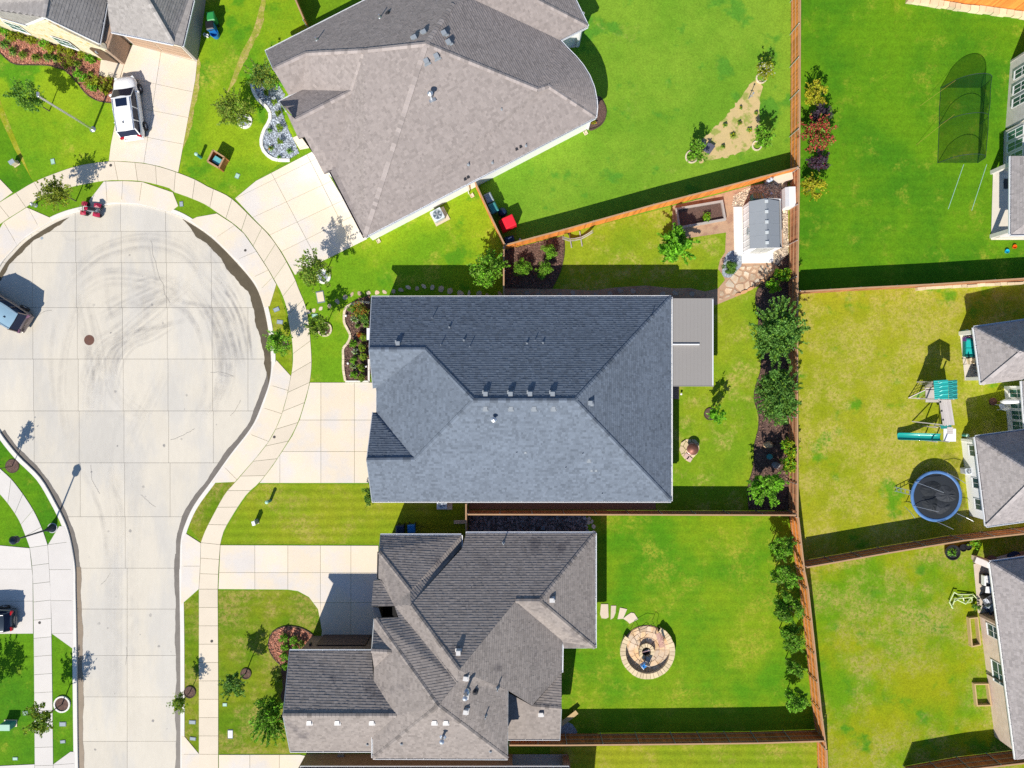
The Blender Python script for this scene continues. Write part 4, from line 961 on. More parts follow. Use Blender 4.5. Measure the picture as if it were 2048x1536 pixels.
wallface([bp(1922, 877, 0), bp(1939, 1031, 0), bp(1939, 1031, 2.55), bp(1922, 877, 2.55)], m_wallwhite, R0, out=wo)
wallface([bp(1922, 877, 0), bp(2140, 850, 0), bp(2140, 850, 2.55), bp(1922, 877, 2.55)], m_wallwhite, R0, out=(0.1, 1))
wallface([bp(1939, 1031, 0), bp(2140, 1005, 0), bp(2140, 1005, 2.55), bp(1939, 1031, 2.55)], m_wallwhite, R0, out=(-0.1, -1))
wallface([bp(2008, 772, 0), bp(2016, 862, 0), bp(2016, 862, 2.55), bp(2008, 772, 2.55)], m_wallwhite, R0, out=wo)
wallface([bp(1919, 667, 0), bp(1975, 660, 0), bp(1975, 660, 2.5), bp(1919, 667, 2.5)], m_wallwhite, R0, 'patio_wall', 0.2, (0.1, 1))
MB().box((*W2(1921, 667), 1.25), (0.3, 0.3, 2.5)).build('post', m_white, R0)
wallface([bp(1929, 761, 0), bp(2000, 752, 0), bp(2000, 752, 2.5), bp(1929, 761, 2.5)], m_wallwhite, R0, 'patio_wall', 0.25, (-0.1, -1))
sheet('patio_floor', PX([(1919, 667), (1929, 761), (2060, 744), (2060, 650)]), 0.06, M('cream_patio_concrete', (0.66, 0.60, 0.50)), parent=R0)
for y0, y1 in ((888, 909), (952, 972), (993, 1014)):
    x0 = 1922+(y0-877)*0.110; x1 = 1922+(y1-877)*0.110
    window(R0, W2(x0, y0), W2(x1, y1), 0.9, 2.3, wo)
for y0, y1 in ((778, 795), (798, 816), (820, 838), (841, 859)):
    x0 = 2007.8+(y0-772)*0.089; x1 = 2007.8+(y1-772)*0.089
    window(R0, W2(x0, y0), W2(x1, y1), 0.6, 2.3, wo, glass=m_glassgreen)
# ---------------------------------------------------------------- south-east house
H = House('house', 'tan brick house in the lower right corner with two windows and a cluttered patio', at=(2030, 1330)); H.inner = (2200, 1330)
H.plane('a', (1981, 1125, ZE), (2033, 1519, ZE), (2220, 1330, 7.5)); H.face('a', [(1981, 1125), (1985, 1152), (2033, 1519), (2220, 1330), (2220, 1290), (2110, 1203)])
H.plane('b', (1981, 1125, ZE), (2048, 1116, ZE), (2110, 1203, 5.4)); H.face('b', [(1981, 1125), (2110, 1203), (2220, 1290), (2220, 1092)])
H.plane('c', (2033, 1519, ZE), (2220, 1495, ZE), (2220, 1330, 7.5)); H.face('c', [(2033, 1519), (2220, 1495), (2220, 1330)])
H.roof(sh_east, seed=31, contrast=0.6); H.caps([((1981, 1125), (2110, 1203))])
H.gutter((1985, 1152), (2033, 1519), m_white); H.gutter((1981, 1125), (1985, 1152), m_white); H.gutter((1981, 1125), (2220, 1092))
R0 = H.root; wo = (-0.99, 0.13)
wallface([bp(1958, 1227, 0), bp(1989, 1473, 0), bp(1989, 1473, 2.55), bp(1958, 1227, 2.55)], m_brickred, R0, out=wo)
wallface([bp(1958, 1227, 0), bp(2040, 1216, 0), bp(2040, 1216, 2.5), bp(1958, 1227, 2.5)], m_brickwarm, R0, 'patio_wall', 0.2, (0.1, 1))
wallface([bp(2018, 1106, 0), bp(2150, 1090, 0), bp(2150, 1090, 2.5), bp(2018, 1106, 2.5)], m_brickwarm, R0, 'wall', 0.2, (0.1, 1))
MB().bar(W(1949, 1119, 2.5), W(2000, 1140, 2.5), 0.45, 0.25).build('patio_beam', m_brickred, R0)
MB().box((*W2(1947, 1114), 1.25), (0.35, 0.35, 2.5)).build('post', m_brickred, R0)
sheet('patio_floor', PX([(1946, 1128), (1955, 1226), (2100, 1210), (2100, 1095), (2018, 1106)]), 0.06, M('tan_patio_concrete', (0.60, 0.50, 0.40)), parent=R0)
for y0, y1 in ((1238, 1262), (1310, 1352)):
    x0 = 1957.7+(y0-1227)*0.126; x1 = 1957.7+(y1-1227)*0.126
    window(R0, W2(x0, y0), W2(x1, y1), 0.9, 2.25, wo)
MB().bar(bp(1971, 1345, 0.1), bp(1972, 1345, 2.4), 0.08, 0.08).build('downpipe', m_gutterd, R0)
# ================================================================ FENCES
m_cedar = M('cedar_pickets', (0.74, 0.25, 0.045), 0.85, var=0.15, scale=1.2, fine=0.12, fscale=14, tint=0.35)
m_cedar_old = M('weathered_cedar', (0.42, 0.17, 0.075), 0.88, var=0.2, scale=1.2, fine=0.12, fscale=14, tint=0.35)
m_cedar_dark = M('stained_cedar', (0.44, 0.135, 0.035), 0.85, var=0.2, scale=1.2, fine=0.12, fscale=14, tint=0.35)
m_rail = M('cedar_rail', (0.55, 0.33, 0.18), 0.85, var=0.15, tint=0.2)
m_post = M('steel_post', (0.55, 0.57, 0.60), 0.4, metal=0.6, var=0.1)
def fence(label, base, m, side, h=1.83, rails=(0.35, 1.0, 1.6), cap=True, gate=None, seed=1, name='fence', spacing=2.44, mr=None, cat='fence'):
    """side=+1 : posts and rails on the left of the walking direction"""
    mr = mr or m_rail
    P = [Vector(W2(*p)) for p in base]; r = random.Random(seed)
    root = thing(name, label, cat, (*P[0], 0))
    pk = MB(); npost = 0
    for a, b in zip(P, P[1:]):
        d = b-a; L = d.length; d = d/L; nn = Vector((-d.y, d.x))*side; ang = math.atan2(d.y, d.x)
        n = max(1, int(L/0.143))
        for i in range(n):
            t = (i+0.5)*L/n; p = a+d*t+nn*r.uniform(-0.006, 0.0); hh = h+r.uniform(-0.018, 0.018); w_ = L/n-0.005
            wx, wy = d.x*w_/2, d.y*w_/2; ox, oy = nn.x*0.010, nn.y*0.010
            vs = [(p.x-wx-ox, p.y-wy-oy), (p.x+wx-ox, p.y+wy-oy), (p.x+wx+ox, p.y+wy+oy), (p.x-wx+ox, p.y-wy+oy)]
            pk.quadverts([(*v, 0.03) for v in vs]+[(*v, hh) for v in vs], [(4, 5, 6, 7), (0, 1, 5, 4), (1, 2, 6, 5), (2, 3, 7, 6), (3, 0, 4, 7)], tint=r.uniform(0.1, 0.9))
        o_ = nn*0.03
        for z in rails:
            MB().bar((*(a+o_), z), (*(b+o_), z), 0.04, 0.09).build('rail', mr, root)
        if cap: MB().bar((*a, h+0.02), (*b, h+0.02), 0.11, 0.035).build('cap_rail', mr, root)
        k = max(1, round(L/spacing))
        for i in range(k+1 if b is P[-1] or (b-P[-1]).length < 1e-6 else k):
            q = a+d*(L*i/k)+nn*0.075
            MB().lathe(q, [(0.032, 0), (0.032, h-0.05), (0.038, h-0.05), (0.03, h), (0.005, h+0.02)], 8).build('post', m_post, root)
    o = pk.build('pickets', m, root); o['kind'] = 'stuff'
    return root
F1 = [(1582, -60), (1581, 200), (1580, 348)]
fence('long cedar fence between the two top yards, with pale rails and steel posts', F1, m_cedar, -1, seed=1)
fence('cedar fence behind the white shed and rear mulch bed of the middle yard', [(1580, 350), (1577, 560), (1576, 768), (1577, 1026)], m_cedar_old, -1, seed=2)
fence('reddish cedar fence along the row of trees in the lower yard', [(1578, 1026), (1590, 1130), (1597, 1164), (1611, 1290), (1622, 1400), (1632, 1474)], m_cedar, -1, seed=3)
fence('short cedar fence run at the bottom edge right of the olive lawn', [(1633, 1476), (1637, 1600)], m_cedar, -1, seed=4)
fence('cedar fence on low stone footing between the two upper right yards', [(1583, 589), (1700, 582), (1840, 575), (2140, 556)], m_cedar_old, 1, seed=5)
fence('dark cedar fence below the trampoline, between the right yards', [(1594, 1123), (1753, 1095), (1898, 1071), (2140, 1044)], m_cedar_dark, 1, seed=6)
fence('dark cedar fence in the lower right corner behind the tan brick house', [(1806, 1533), (1911, 1514), (2031, 1500), (2140, 1487)], m_cedar_dark, 1, seed=7)
fence('cedar fence along the south side of the middle house, orange then dark', [(938, 1020.5), (1250, 1021), (1574, 1022)], m_cedar_dark, 1, seed=8, rails=(0.35, 1.0, 1.6))
fence('long dark red cedar fence at the bottom of the lower lawn', [(1019, 1467), (1130, 1467), (1340, 1465), (1500, 1463), (1630, 1459)], m_cedar_dark, 1, seed=9)
fence('bright orange cedar fence running diagonally to the shed corner', [(1011, 499), (1124, 469.5), (1299, 421), (1436, 386), (1577, 349)], m_cedar, 1, seed=10)
fence('slanting cedar side fence between the white wall and red grill cover', [(952, 376), (980, 437), (1009, 497)], m_cedar, 1, seed=11)
fence('grey topped side fence crossing beside the bushy tree and mulch beds', [(1008, 501), (1008, 596)], m_cedar_old, 1, seed=12)
fence('short grey gate fence between the middle and bottom houses', [(935, 1000), (935, 1062)], m_cedar_old, 1, seed=13)
fence('short orange fence at the top left beside the north house', [(588, -40), (592, -6), (621, 62)], m_cedar, -1, seed=14)
fence('sunlit orange fence on a stone wall in the top right corner', [(1780, -12), (1893, 6), (2140, 38)], m_cedar, 1, seed=15)
# stone footings / low retaining walls under two of the fences
def lowwall(label, base, wd, h, m, seed=1):
    P = [Vector(W2(*p)) for p in base]; r = random.Random(seed); root = thing('low_stone_wall', label, 'wall', (*P[0], 0))
    for a, b in zip(P, P[1:]):
        d = b-a; L = d.length; d /= L; t = 0; nn = Vector((d.y, -d.x)); ang = math.atan2(d.y, d.x)
        while t < L-0.1:
            l = min(r.uniform(0.4, 0.8), L-t); c = a+d*(t+l/2)+nn*r.uniform(-0.03, 0.03)
            MB().box((c.x, c.y, h/2), (l-0.03, wd*r.uniform(0.85, 1.1), h*r.uniform(0.85, 1.1)), ang+r.uniform(-0.04, 0.04)).build('stone', m, root)
            t += l
m_lime = M('pale_limestone', (0.66, 0.56, 0.38), 0.9, var=0.2, scale=3, rnd=0.2, fine=0.15, bump=0.4)
lowwall('low cream stone wall at the foot of the top right fence', [(1811, 1), (1893, 14), (2140, 46)], 0.45, 0.4, m_lime)
lowwall('low cream stone footing along the fence above the dry lawn', [(1830, 578.5), (2140, 561)], 0.22, 0.35, m_lime, 5)

# ================================================================ BEDS, EDGINGS, PATHS
m_mulch = M('dark_mulch', (0.105, 0.062, 0.05), 0.95, var=0.3, scale=5, fine=0.5, fscale=22, bump=0.8, bscale=26, col2=(0.18, 0.11, 0.085), c2=(0.5, 0.6), s2=14)
m_mulchred = M('red_mulch', (0.36, 0.135, 0.085), 0.95, var=0.25, scale=4, fine=0.45, fscale=22, bump=0.8, bscale=26, col2=(0.46, 0.28, 0.21), c2=(0.52, 0.62), s2=11)
m_gravelblue = M('slate_gravel', (0.24, 0.27, 0.32), 0.85, var=0.3, scale=8, fine=0.5, fscale=20, bump=0.9, bscale=22, col2=(0.48, 0.52, 0.57), c2=(0.50, 0.60), s2=13)
m_gravel = M('tan_gravel', (0.50, 0.39, 0.29), 0.9, var=0.2, scale=6, fine=0.4, fscale=20, bump=0.9, bscale=20, col2=(0.62, 0.55, 0.45), c2=(0.5, 0.6), s2=14)
m_dg = M('decomposed_granite', (0.47, 0.30, 0.19), 0.95, var=0.15, scale=2.5, fine=0.2, fscale=16, col2=(0.36, 0.21, 0.14), c2=(0.48, 0.66), s2=1.4, bump=0.3)
m_sand = M('sandy_bed', (0.57, 0.43, 0.20), 0.95, var=0.12, scale=2.5, fine=0.25, fscale=14, col2=(0.30, 0.33, 0.07), c2=(0.50, 0.62), s2=1.2, bump=0.3)
m_edge = M('pale_edging', (0.70, 0.58, 0.42), 0.85, var=0.15, scale=3, rnd=0.12, fine=0.1)
m_edgew = M('white_edging', (0.80, 0.77, 0.71), 0.8, var=0.06, rnd=0.04)
m_edged = M('dark_edging', (0.075, 0.05, 0.035), 0.8, var=0.2)
m_rockgrey = M('grey_rubble', (0.22, 0.19, 0.175), 0.9, var=0.4, scale=6, fine=0.5, fscale=18, bump=0.9, bscale=18)
def bed(px, m, z=0.02, sm=True, closed=True):
    P = PX(smooth(px, 5, True)) if sm else PX(px)
    return sheet('planting_bed', P, z, m)
def chips(poly_px, m, n, size, seed=1, z=0.02, name='loose_chips'):
    """loose bark or gravel lying on a bed: real small pieces, one mass"""
    P = ccw(PX(poly_px)); xs = [p[0] for p in P]; ys = [p[1] for p in P]; r = random.Random(seed); mb = MB(); k = 0; tries = 0
    while k < n and tries < n*6:
        tries += 1; x = r.uniform(min(xs), max(xs)); y = r.uniform(min(ys), max(ys)); ins = False
        for i in range(len(P)):
            (x1, y1), (x2, y2) = P[i], P[(i+1) % len(P)]
            if (y1 > y) != (y2 > y) and x < (x2-x1)*(y-y1)/(y2-y1)+x1: ins = not ins
        if not ins: continue
        s_ = size*r.uniform(0.5, 1.3); mb.box((x, y, z+s_*0.18), (s_, s_*r.uniform(0.4, 0.9), s_*0.4), r.uniform(0, 3.1), tint=r.random(), rx=r.uniform(-0.5, 0.5), ry=r.uniform(-0.4, 0.4)); k += 1
    o = mb.build(name, m); o['kind'] = 'stuff'; return o
def edging(name, px, m, wd, h, seglen, closed=False, seed=1, sm=True, jitter=0.0):
    L = smooth(px, 6, closed) if sm else list(px)
    if closed: L = L+[L[0]]
    L = [W2(*p) for p in L]; tot = sum(math.dist(L[i], L[i+1]) for i in range(len(L)-1)); n = max(2, int(tot/seglen)); R = resample(L, n*2+1)
    root = thing(name, '', ''); del root['label']; del root['category']; root['kind'] = 'structure'; r = random.Random(seed)
    for i in range(n):
        seg_ = R[2*i:2*i+3]; a = offset_line(seg_, wd/2); b = offset_line(seg_, -wd/2)
        P = inset(a+b[::-1], 0.008); 
        MB().prism(P, 0, h*(1+r.uniform(-jitter, jitter))).build('edging_stone', m, root)
    return root
def ring(px, py, rpx, m, wd=0.13, h=0.12, n=16, a0=0, a1=360, gap=True):
    root = thing('tree_ring_edging', '', ''); del root['label']; del root['category']; root['kind'] = 'structure'
    c = W2(px, py); R = rpx*0.04
    for i in range(n):
        t0 = math.radians(a0+(a1-a0)*i/n)+0.008; t1 = math.radians(a0+(a1-a0)*(i+1)/n)-0.008; P = []
        for k in range(4): t = t0+(t1-t0)*k/3; P.append((c[0]+R*math.cos(t), c[1]+R*math.sin(t)))
        for k in range(3, -1, -1): t = t0+(t1-t0)*k/3; P.append((c[0]+(R-wd)*math.cos(t), c[1]+(R-wd)*math.sin(t)))
        MB().prism(P, 0, h).build('edging_stone', m, root)
    return root
def disc(px, py, rpx, m, z=0.05):
    c = W2(px, py); R = rpx*0.04
    return sheet('planting_bed', [(c[0]+R*math.cos(t*math.pi/12), c[1]+R*math.sin(t*math.pi/12)) for t in range(24)], z, m)
# north-west front bed
nwbed = [(-30, 60), (30, 68), (75, 78), (120, 93), (165, 108), (201, 122), (199, 151), (240, 161), (238, 200), (226, 205), (200, 203), (175, 190), (150, 160), (128, 140), (95, 131), (60, 130), (25, 127), (-5, 100), (-40, 80)]
bed(nwbed, m_mulchred, sm=False); chips(nwbed, M('red_bark', (0.42, 0.19, 0.12), 0.95, tint=0.6, var=0.1), 1500, 0.11, 3)
edging('bed_edging', [(-5, 100), (25, 127), (60, 130), (95, 131), (128, 140), (150, 160), (175, 190), (200, 203), (226, 206)], m_edged, 0.08, 0.08, 0.9)
# blue gravel bed in front of the north house
gbed = [(505, 168), (508, 185), (518, 200), (533, 213), (541, 228), (538, 243), (528, 260), (524, 280), (526, 296), (534, 308), (552, 317), (577, 319), (598, 306), (590, 285), (578, 262), (566, 230), (560, 205), (570, 190), (550, 160), (530, 150)]
bed(gbed, m_gravelblue, sm=False); chips(gbed, M('slate_chip', (0.36, 0.40, 0.46), 0.85, tint=0.7, var=0.1), 2600, 0.10, 4)
edging('bed_edging', [(504, 168), (508, 185), (518, 201), (532, 213), (541, 227), (539, 243), (529, 260), (523, 280), (525, 297), (535, 311), (552, 320), (580, 321)], m_edgew, 0.26, 0.12, 0.9)
# front bed of the middle house
cbed = [(740, 590), (715, 598), (693, 613), (689, 630), (690, 648), (696, 660), (701, 675), (695, 688), (687, 698), (687, 715), (687, 735), (691, 763), (740, 764), (745, 700)]
bed(cbed, m_mulch, sm=False); chips(cbed, M('brown_bark', (0.17, 0.10, 0.075), 0.95, tint=0.7, var=0.1), 1500, 0.10, 5)
edging('bed_edging', [(740, 606), (722, 604), (708, 607), (694, 614), (689, 625), (689, 645), (695, 658), (701, 672), (695, 687), (687, 697), (687, 715), (687, 737), (691, 762)], m_edge, 0.20, 0.12, 0.42, jitter=0.1)
edging('bed_edging', [(691, 763), (738, 763)], m_edgew, 0.16, 0.10, 0.9, sm=False)
edging('bed_edging', [(738, 718), (738, 763)], m_edgew, 0.16, 0.10, 0.9, sm=False)
# side bed of the middle house (behind the diagonal fence)
sbed = [(1010, 500), (1126, 472), (1128, 490), (1127, 515), (1120, 545), (1104, 577), (1010, 577)]
bed(sbed, m_mulch, sm=False); chips(sbed, M('brown_bark', (0.17, 0.10, 0.075), 0.95), 1400, 0.10, 6)
edging('bed_edging', [(1126, 472), (1129, 492), (1127, 518), (1119, 547), (1104, 577)], m_edged, 0.07, 0.08, 1.0)
# side path of crushed granite with stepping stones
path = [(1008, 576), (1060, 577), (1120, 578), (1185, 581), (1230, 575), (1290, 571), (1350, 577), (1380, 576), (1410, 583), (1436, 577), (1450, 560), (1444, 548), (1436, 538), (1440, 520), (1450, 505), (1452, 465), (1350, 480), (1344, 465), (1345, 412), (1440, 388), (1500, 371), (1575, 360), (1577, 455), (1577, 500), (1558, 540), (1532, 557), (1515, 573), (1480, 590), (1432, 610), (1420, 606), (1340, 612), (1008, 612)]
sheet('granite_path', PX(path), 0.012, m_dg)
grav = [(1468, 390), (1500, 373), (1573, 362), (1577, 505), (1556, 533), (1545, 523), (1545, 500), (1567, 495), (1562, 400), (1490, 400), (1487, 412), (1464, 412)]
sheet('gravel_patch', PX(grav), 0.016, m_gravel); chips(grav, M('tan_chip', (0.60, 0.50, 0.38), 0.9, tint=0.6, var=0.1), 1500, 0.10, 8)
bedr = [(1577, 507), (1562, 520), (1545, 545), (1530, 560), (1517, 575), (1511, 590), (1512, 610), (1517, 640), (1514, 665), (1518, 690), (1523, 710), (1520, 745), (1510, 775), (1508, 800), (1517, 830), (1516, 860), (1508, 890), (1508, 915), (1505, 940), (1497, 965), (1495, 985), (1497, 1019), (1577, 1020)]
bed(bedr, m_mulch, sm=False); chips(bedr, M('brown_bark', (0.17, 0.10, 0.075), 0.95), 3000, 0.11, 7)
edging('bed_edging', bedr[1:-2], m_edged, 0.07, 0.09, 1.0)
# small blue-grey pebbles by the shed
sheet('gravel_patch', PX(smooth([(1444, 548), (1452, 510), (1470, 500), (1484, 503), (1483, 530), (1475, 540), (1460, 555)], 4, True)), 0.02, m_gravelblue)
# bed in the top yard
tri = [(1525, 160), (1520, 215), (1518, 260), (1508, 290), (1490, 303), (1450, 315), (1400, 326), (1382, 322), (1380, 305), (1410, 275), (1450, 235), (1480, 195), (1505, 160)]
rt = random.Random(8); tri2 = []
for i in range(len(tri)):
    a, b = tri[i], tri[(i+1) % len(tri)]; k_ = max(2, int(math.dist(a, b)/5))
    for k in range(k_): tri2.append((a[0]+(b[0]-a[0])*k/k_+rt.uniform(-2.6, 2.6), a[1]+(b[1]-a[1])*k/k_+rt.uniform(-2.6, 2.6)))
bed(tri2, m_sand, 0.015, sm=False)
# little beds by the white wall and the north house end
bed([(1176, 200), (1200, 193), (1212, 215), (1210, 240), (1195, 256), (1176, 257)], m_mulch, 0.016)
edging('bed_edging', [(1200, 195), (1212, 216), (1210, 238), (1196, 254), (1178, 259)], m_edged, 0.07, 0.08, 0.8)
# bottom house beds
b5 = [(640, 1285), (627, 1270), (612, 1260), (596, 1254), (572, 1252), (552, 1259), (541, 1270), (537, 1285), (539, 1300), (545, 1312), (556, 1325), (575, 1335), (600, 1320)]
bed(b5, m_mulchred, sm=False); chips(b5, M('red_bark', (0.42, 0.19, 0.12), 0.95), 700, 0.11, 9)
edging('bed_edging', [(627, 1270), (612, 1260), (596, 1254), (572, 1252), (552, 1259), (541, 1270), (537, 1285), (539, 1300), (545, 1312), (556, 1325), (572, 1336)], m_edged, 0.08, 0.08, 0.8)
bed([(572, 1336), (562, 1345), (566, 1375), (562, 1395), (580, 1420), (600, 1400), (600, 1340)], m_mulch, 0.018)
sheet('rubble_bed', PX([(938, 1023), (1170, 1023), (1178, 1075), (938, 1075)]), 0.018, m_rockgrey)
chips([(938, 1023), (1170, 1023), (1176, 1070), (938, 1070)], M('grey_rock', (0.30, 0.28, 0.28), 0.9, tint=0.7, var=0.2), 1400, 0.2, 10, name='rubble_stones')
sheet('side_path', PX([(938, 988), (1310, 990), (1312, 1019), (938, 1019)]), 0.016, M('brown_gravel', (0.24, 0.145, 0.105), 0.95, var=0.2, scale=4, fine=0.3, bump=0.5))
c = W2(1127, 1454)
sheet('gravel_patch', PX([(1110, 1443), (1130, 1442), (1145, 1448), (1154, 1462), (1154, 1467), (1110, 1467)]), 0.02, m_gravelblue)
bed([(1345, 380), (1346, 381), (1347, 382)], m_dg, 0.012) if False else None

# stepping stones
m_flag = M('flagstone', (0.58, 0.42, 0.28), 0.85, var=0.18, scale=1.5, rnd=0.22, fine=0.15, fscale=14, col2=(0.62, 0.52, 0.40), c2=(0.45, 0.6), s2=1.0, bump=0.3)
m_flagp = M('pale_flagstone', (0.68, 0.56, 0.43), 0.85, var=0.12, scale=1.5, rnd=0.12, fine=0.1, fscale=14, bump=0.3)
def stones(name, lst, m, h=0.04, seed=1, lift=0.0):
    root = thing(name, '', ''); del root['label']; del root['category']; root['kind'] = 'structure'; r = random.Random(seed)
    for it in lst:
        x, y, a, b = it[:4]; rot = it[4] if len(it) > 4 else r.uniform(0, 3.1); n = r.choice((6, 7, 8)); P = []
        for k in range(n):
            t = 2*math.pi*k/n+r.uniform(-0.22, 0.22); q = r.uniform(0.85, 1.12)
            u = math.cos(t)*a*q; v = math.sin(t)*b*q; P.append((x+u*math.cos(rot)-v*math.sin(rot), y+u*math.sin(rot)+v*math.cos(rot)))
        MB().prism(PX(P), 0, h+lift).build('stepping_stone', m, root)
    return root
stones('stepping_path', [(617, 624, 6, 4, 0.8), (628, 621, 5, 4), (642, 617, 5, 3.5), (659, 612, 5, 4), (675, 603, 4.5, 6.5, -0.3), (691, 595, 5, 6), (704, 589, 3, 5.5), (719, 587, 4, 5), (737, 586, 4, 5), (754, 585, 4.5, 5), (769, 584, 3.5, 5.5), (787, 583, 4.5, 5), (802, 580, 4, 6), (817, 575, 3.8, 6), (834, 577, 4.2, 5), (848, 573, 4, 6.5), (865, 575, 5, 6.5), (882, 578, 6, 7.5, 0.3), (900, 582, 6, 7.5, 0.4), (921, 587, 7, 6.5), (938, 586, 3, 6), (958, 588, 6, 7), (975, 592, 6, 4), (1000, 590, 5, 8)], m_flag, 0.03, 3)
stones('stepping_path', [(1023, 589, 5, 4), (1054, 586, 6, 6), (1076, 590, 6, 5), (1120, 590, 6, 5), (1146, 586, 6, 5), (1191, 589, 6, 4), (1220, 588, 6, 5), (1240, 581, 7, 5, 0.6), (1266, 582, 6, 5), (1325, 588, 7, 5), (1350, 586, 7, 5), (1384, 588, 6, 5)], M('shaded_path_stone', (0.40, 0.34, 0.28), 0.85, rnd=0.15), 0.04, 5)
def polystones(name, polys, m, h=0.05):
    root = thing(name, '', ''); del root['label']; del root['category']; root['kind'] = 'structure'
    for p in polys: MB().prism(PX(p), 0, h).build('flagstone', m, root)
    return root
polystones('stepping_path', [[(1188, 1214), (1192, 1214), (1194, 1234), (1189, 1235)], [(1202, 1208), (1216, 1208), (1217, 1234), (1212, 1237), (1203, 1236), (1200, 1228)], [(1222, 1211), (1232, 1211), (1231, 1225), (1227, 1235), (1221, 1239)], [(1240, 1215), (1254, 1218), (1246, 1237), (1235, 1238)], [(1246, 1237), (1254, 1230), (1262, 1225), (1268, 1226), (1276, 1238), (1259, 1247), (1254, 1242)]], m_flagp, 0.05)
stones('stepping_path', [(1178, 1037, 4, 4), (1176, 1044, 5, 5), (1184, 1043, 3, 5), (1187, 1053, 5, 4), (1188, 1064, 5, 3.5)], m_flagp, 0.04, 6)
stones('paver_row', [(x, 1003, 5, 4, 0) for x in (1050, 1080, 1112, 1148, 1183, 1221, 1256, 1288)], M('pink_paver', (0.42, 0.28, 0.22), 0.85, rnd=0.1), 0.04, 7)
# flagstone terrace south of the shed: random flat stones packed with sandy joints
def flag_field(name, outline, n, m, seed=1, h=0.035, gap=0.035, z=0.0):
    """irregular paving: Voronoi cells of scattered points clipped to the outline"""
    P = ccw(PX(outline)); r = random.Random(seed); xs = [p[0] for p in P]; ys = [p[1] for p in P]; pts = []
    def inside(x, y):
        ins = False
        for i in range(len(P)):
            (x1, y1), (x2, y2) = P[i], P[(i+1) % len(P)]
            if (y1 > y) != (y2 > y) and x < (x2-x1)*(y-y1)/(y2-y1)+x1: ins = not ins
        return ins
    tries = 0; dmin = math.sqrt(abs(area2(P))/n)*0.75
    while len(pts) < n and tries < 9000:
        tries += 1; x = r.uniform(min(xs), max(xs)); y = r.uniform(min(ys), max(ys))
        if inside(x, y) and all(math.dist((x, y), q) > dmin for q in pts): pts.append((x, y))
    root = thing(name, '', ''); del root['label']; del root['category']; root['kind'] = 'structure'
    for i, p in enumerate(pts):
        c_ = [(p[0]-3, p[1]-3), (p[0]+3, p[1]-3), (p[0]+3, p[1]+3), (p[0]-3, p[1]+3)]
        for j, q in enumerate(pts):
            if i == j or math.dist(p, q) > 5: continue
            a, b = q[0]-p[0], q[1]-p[1]; c_ = clip_half(c_, a, b, a*(p[0]+q[0])/2+b*(p[1]+q[1])/2)
            if len(c_) < 3: break
        if len(c_) < 3: continue
        # clip to the (mostly convex) outline
        for k in range(len(P)):
            (x1, y1), (x2, y2) = P[k], P[(k+1) % len(P)]
            c_ = clip_half(c_, (y2-y1), -(x2-x1), (y2-y1)*x1-(x2-x1)*y1)
            if len(c_) < 3: break
        if len(c_) < 3: continue
        q = inset(c_, gap*r.uniform(0.6, 1.5))
        if len(q) > 2 and abs(area2(q)) > 0.02: MB().prism(q, z, z+h+r.uniform(-0.006, 0.006)).build('flagstone', m, root)
    return root
flag_field('flagstone_terrace', [(1478, 532), (1540, 528), (1552, 538), (1520, 566), (1478, 588), (1436, 604), (1437, 580), (1455, 560)], 26, m_flag, 4, gap=0.07)
stones('bed_edging', [(1553, 536, 5, 3, 0.8), (1546, 543, 5, 3, -0.6), (1540, 550, 6, 3, -0.8), (1532, 557, 6, 3, -0.8), (1523, 563, 7, 3, -0.5), (1512, 570, 8, 3.5, -0.5), (1500, 578, 7, 3.5, -0.4), (1488, 584, 8, 3.5, -0.4), (1475, 589, 6, 3, -0.3)], M('orange_edge_stone', (0.62, 0.33, 0.16), 0.85, rnd=0.2, var=0.2), 0.12, 8)
# circular stone fire pit patio
fc = W2(1293, 1299); FR = 1.0
fp = thing('fire_pit_patio', 'round flagstone patio with a raised stone seat wall and central fire pit', 'fire pit', (*fc, 0))
mb = MB(); mb.lathe(fc, [(1.95, 0), (1.95, 0.05), (0, 0.05)], 40); mb.build('mortar_bed', m_dg, fp)
def ring_stones(name, c, r0, r1, z0, z1, n, m, parent, skip=(), seed=1, wob=0.02):
    r = random.Random(seed); ang = []; t = 0
    ws = [r.uniform(0.7, 1.3) for _ in range(n)]; tot = sum(ws)
    for i, w_ in enumerate(ws):
        t0 = t; t += 2*math.pi*w_/tot; mid = math.degrees((t0+t)/2)
        if any(a <= mid <= b for a, b in skip): continue
        a0 = t0+0.012/r0; a1 = t-0.012/r0; P = []; q = r.uniform(-wob, wob)
        for k in range(4): a = a0+(a1-a0)*k/3; P.append((c[0]+(r1+q)*math.cos(a), c[1]+(r1+q)*math.sin(a)))
        for k in range(3, -1, -1): a = a0+(a1-a0)*k/3; P.append((c[0]+(r0)*math.cos(a), c[1]+(r0)*math.sin(a)))
        MB().prism(P, z0, z1+r.uniform(-0.008, 0.008)).build(name, m, parent)
m_flag2 = M('golden_flagstone', (0.66, 0.44, 0.24), 0.85, var=0.15, rnd=0.22, scale=1.5, fine=0.12, col2=(0.66, 0.52, 0.38), c2=(0.42, 0.6), s2=0.9, bump=0.3)
m_capst = M('cream_cap_stone', (0.68, 0.54, 0.34), 0.85, var=0.12, rnd=0.12, scale=2, fine=0.12, bump=0.3)
ring_stones('patio_stone', fc, 0.35, 1.0, 0.05, 0.08, 9, m_flag2, fp, seed=2); ring_stones('patio_stone', fc, 1.03, 1.45, 0.05, 0.08, 15, m_flag2, fp, seed=3); ring_stones('patio_stone', fc, 1.48, 1.9, 0.05, 0.08, 21, m_flag2, fp, seed=4)
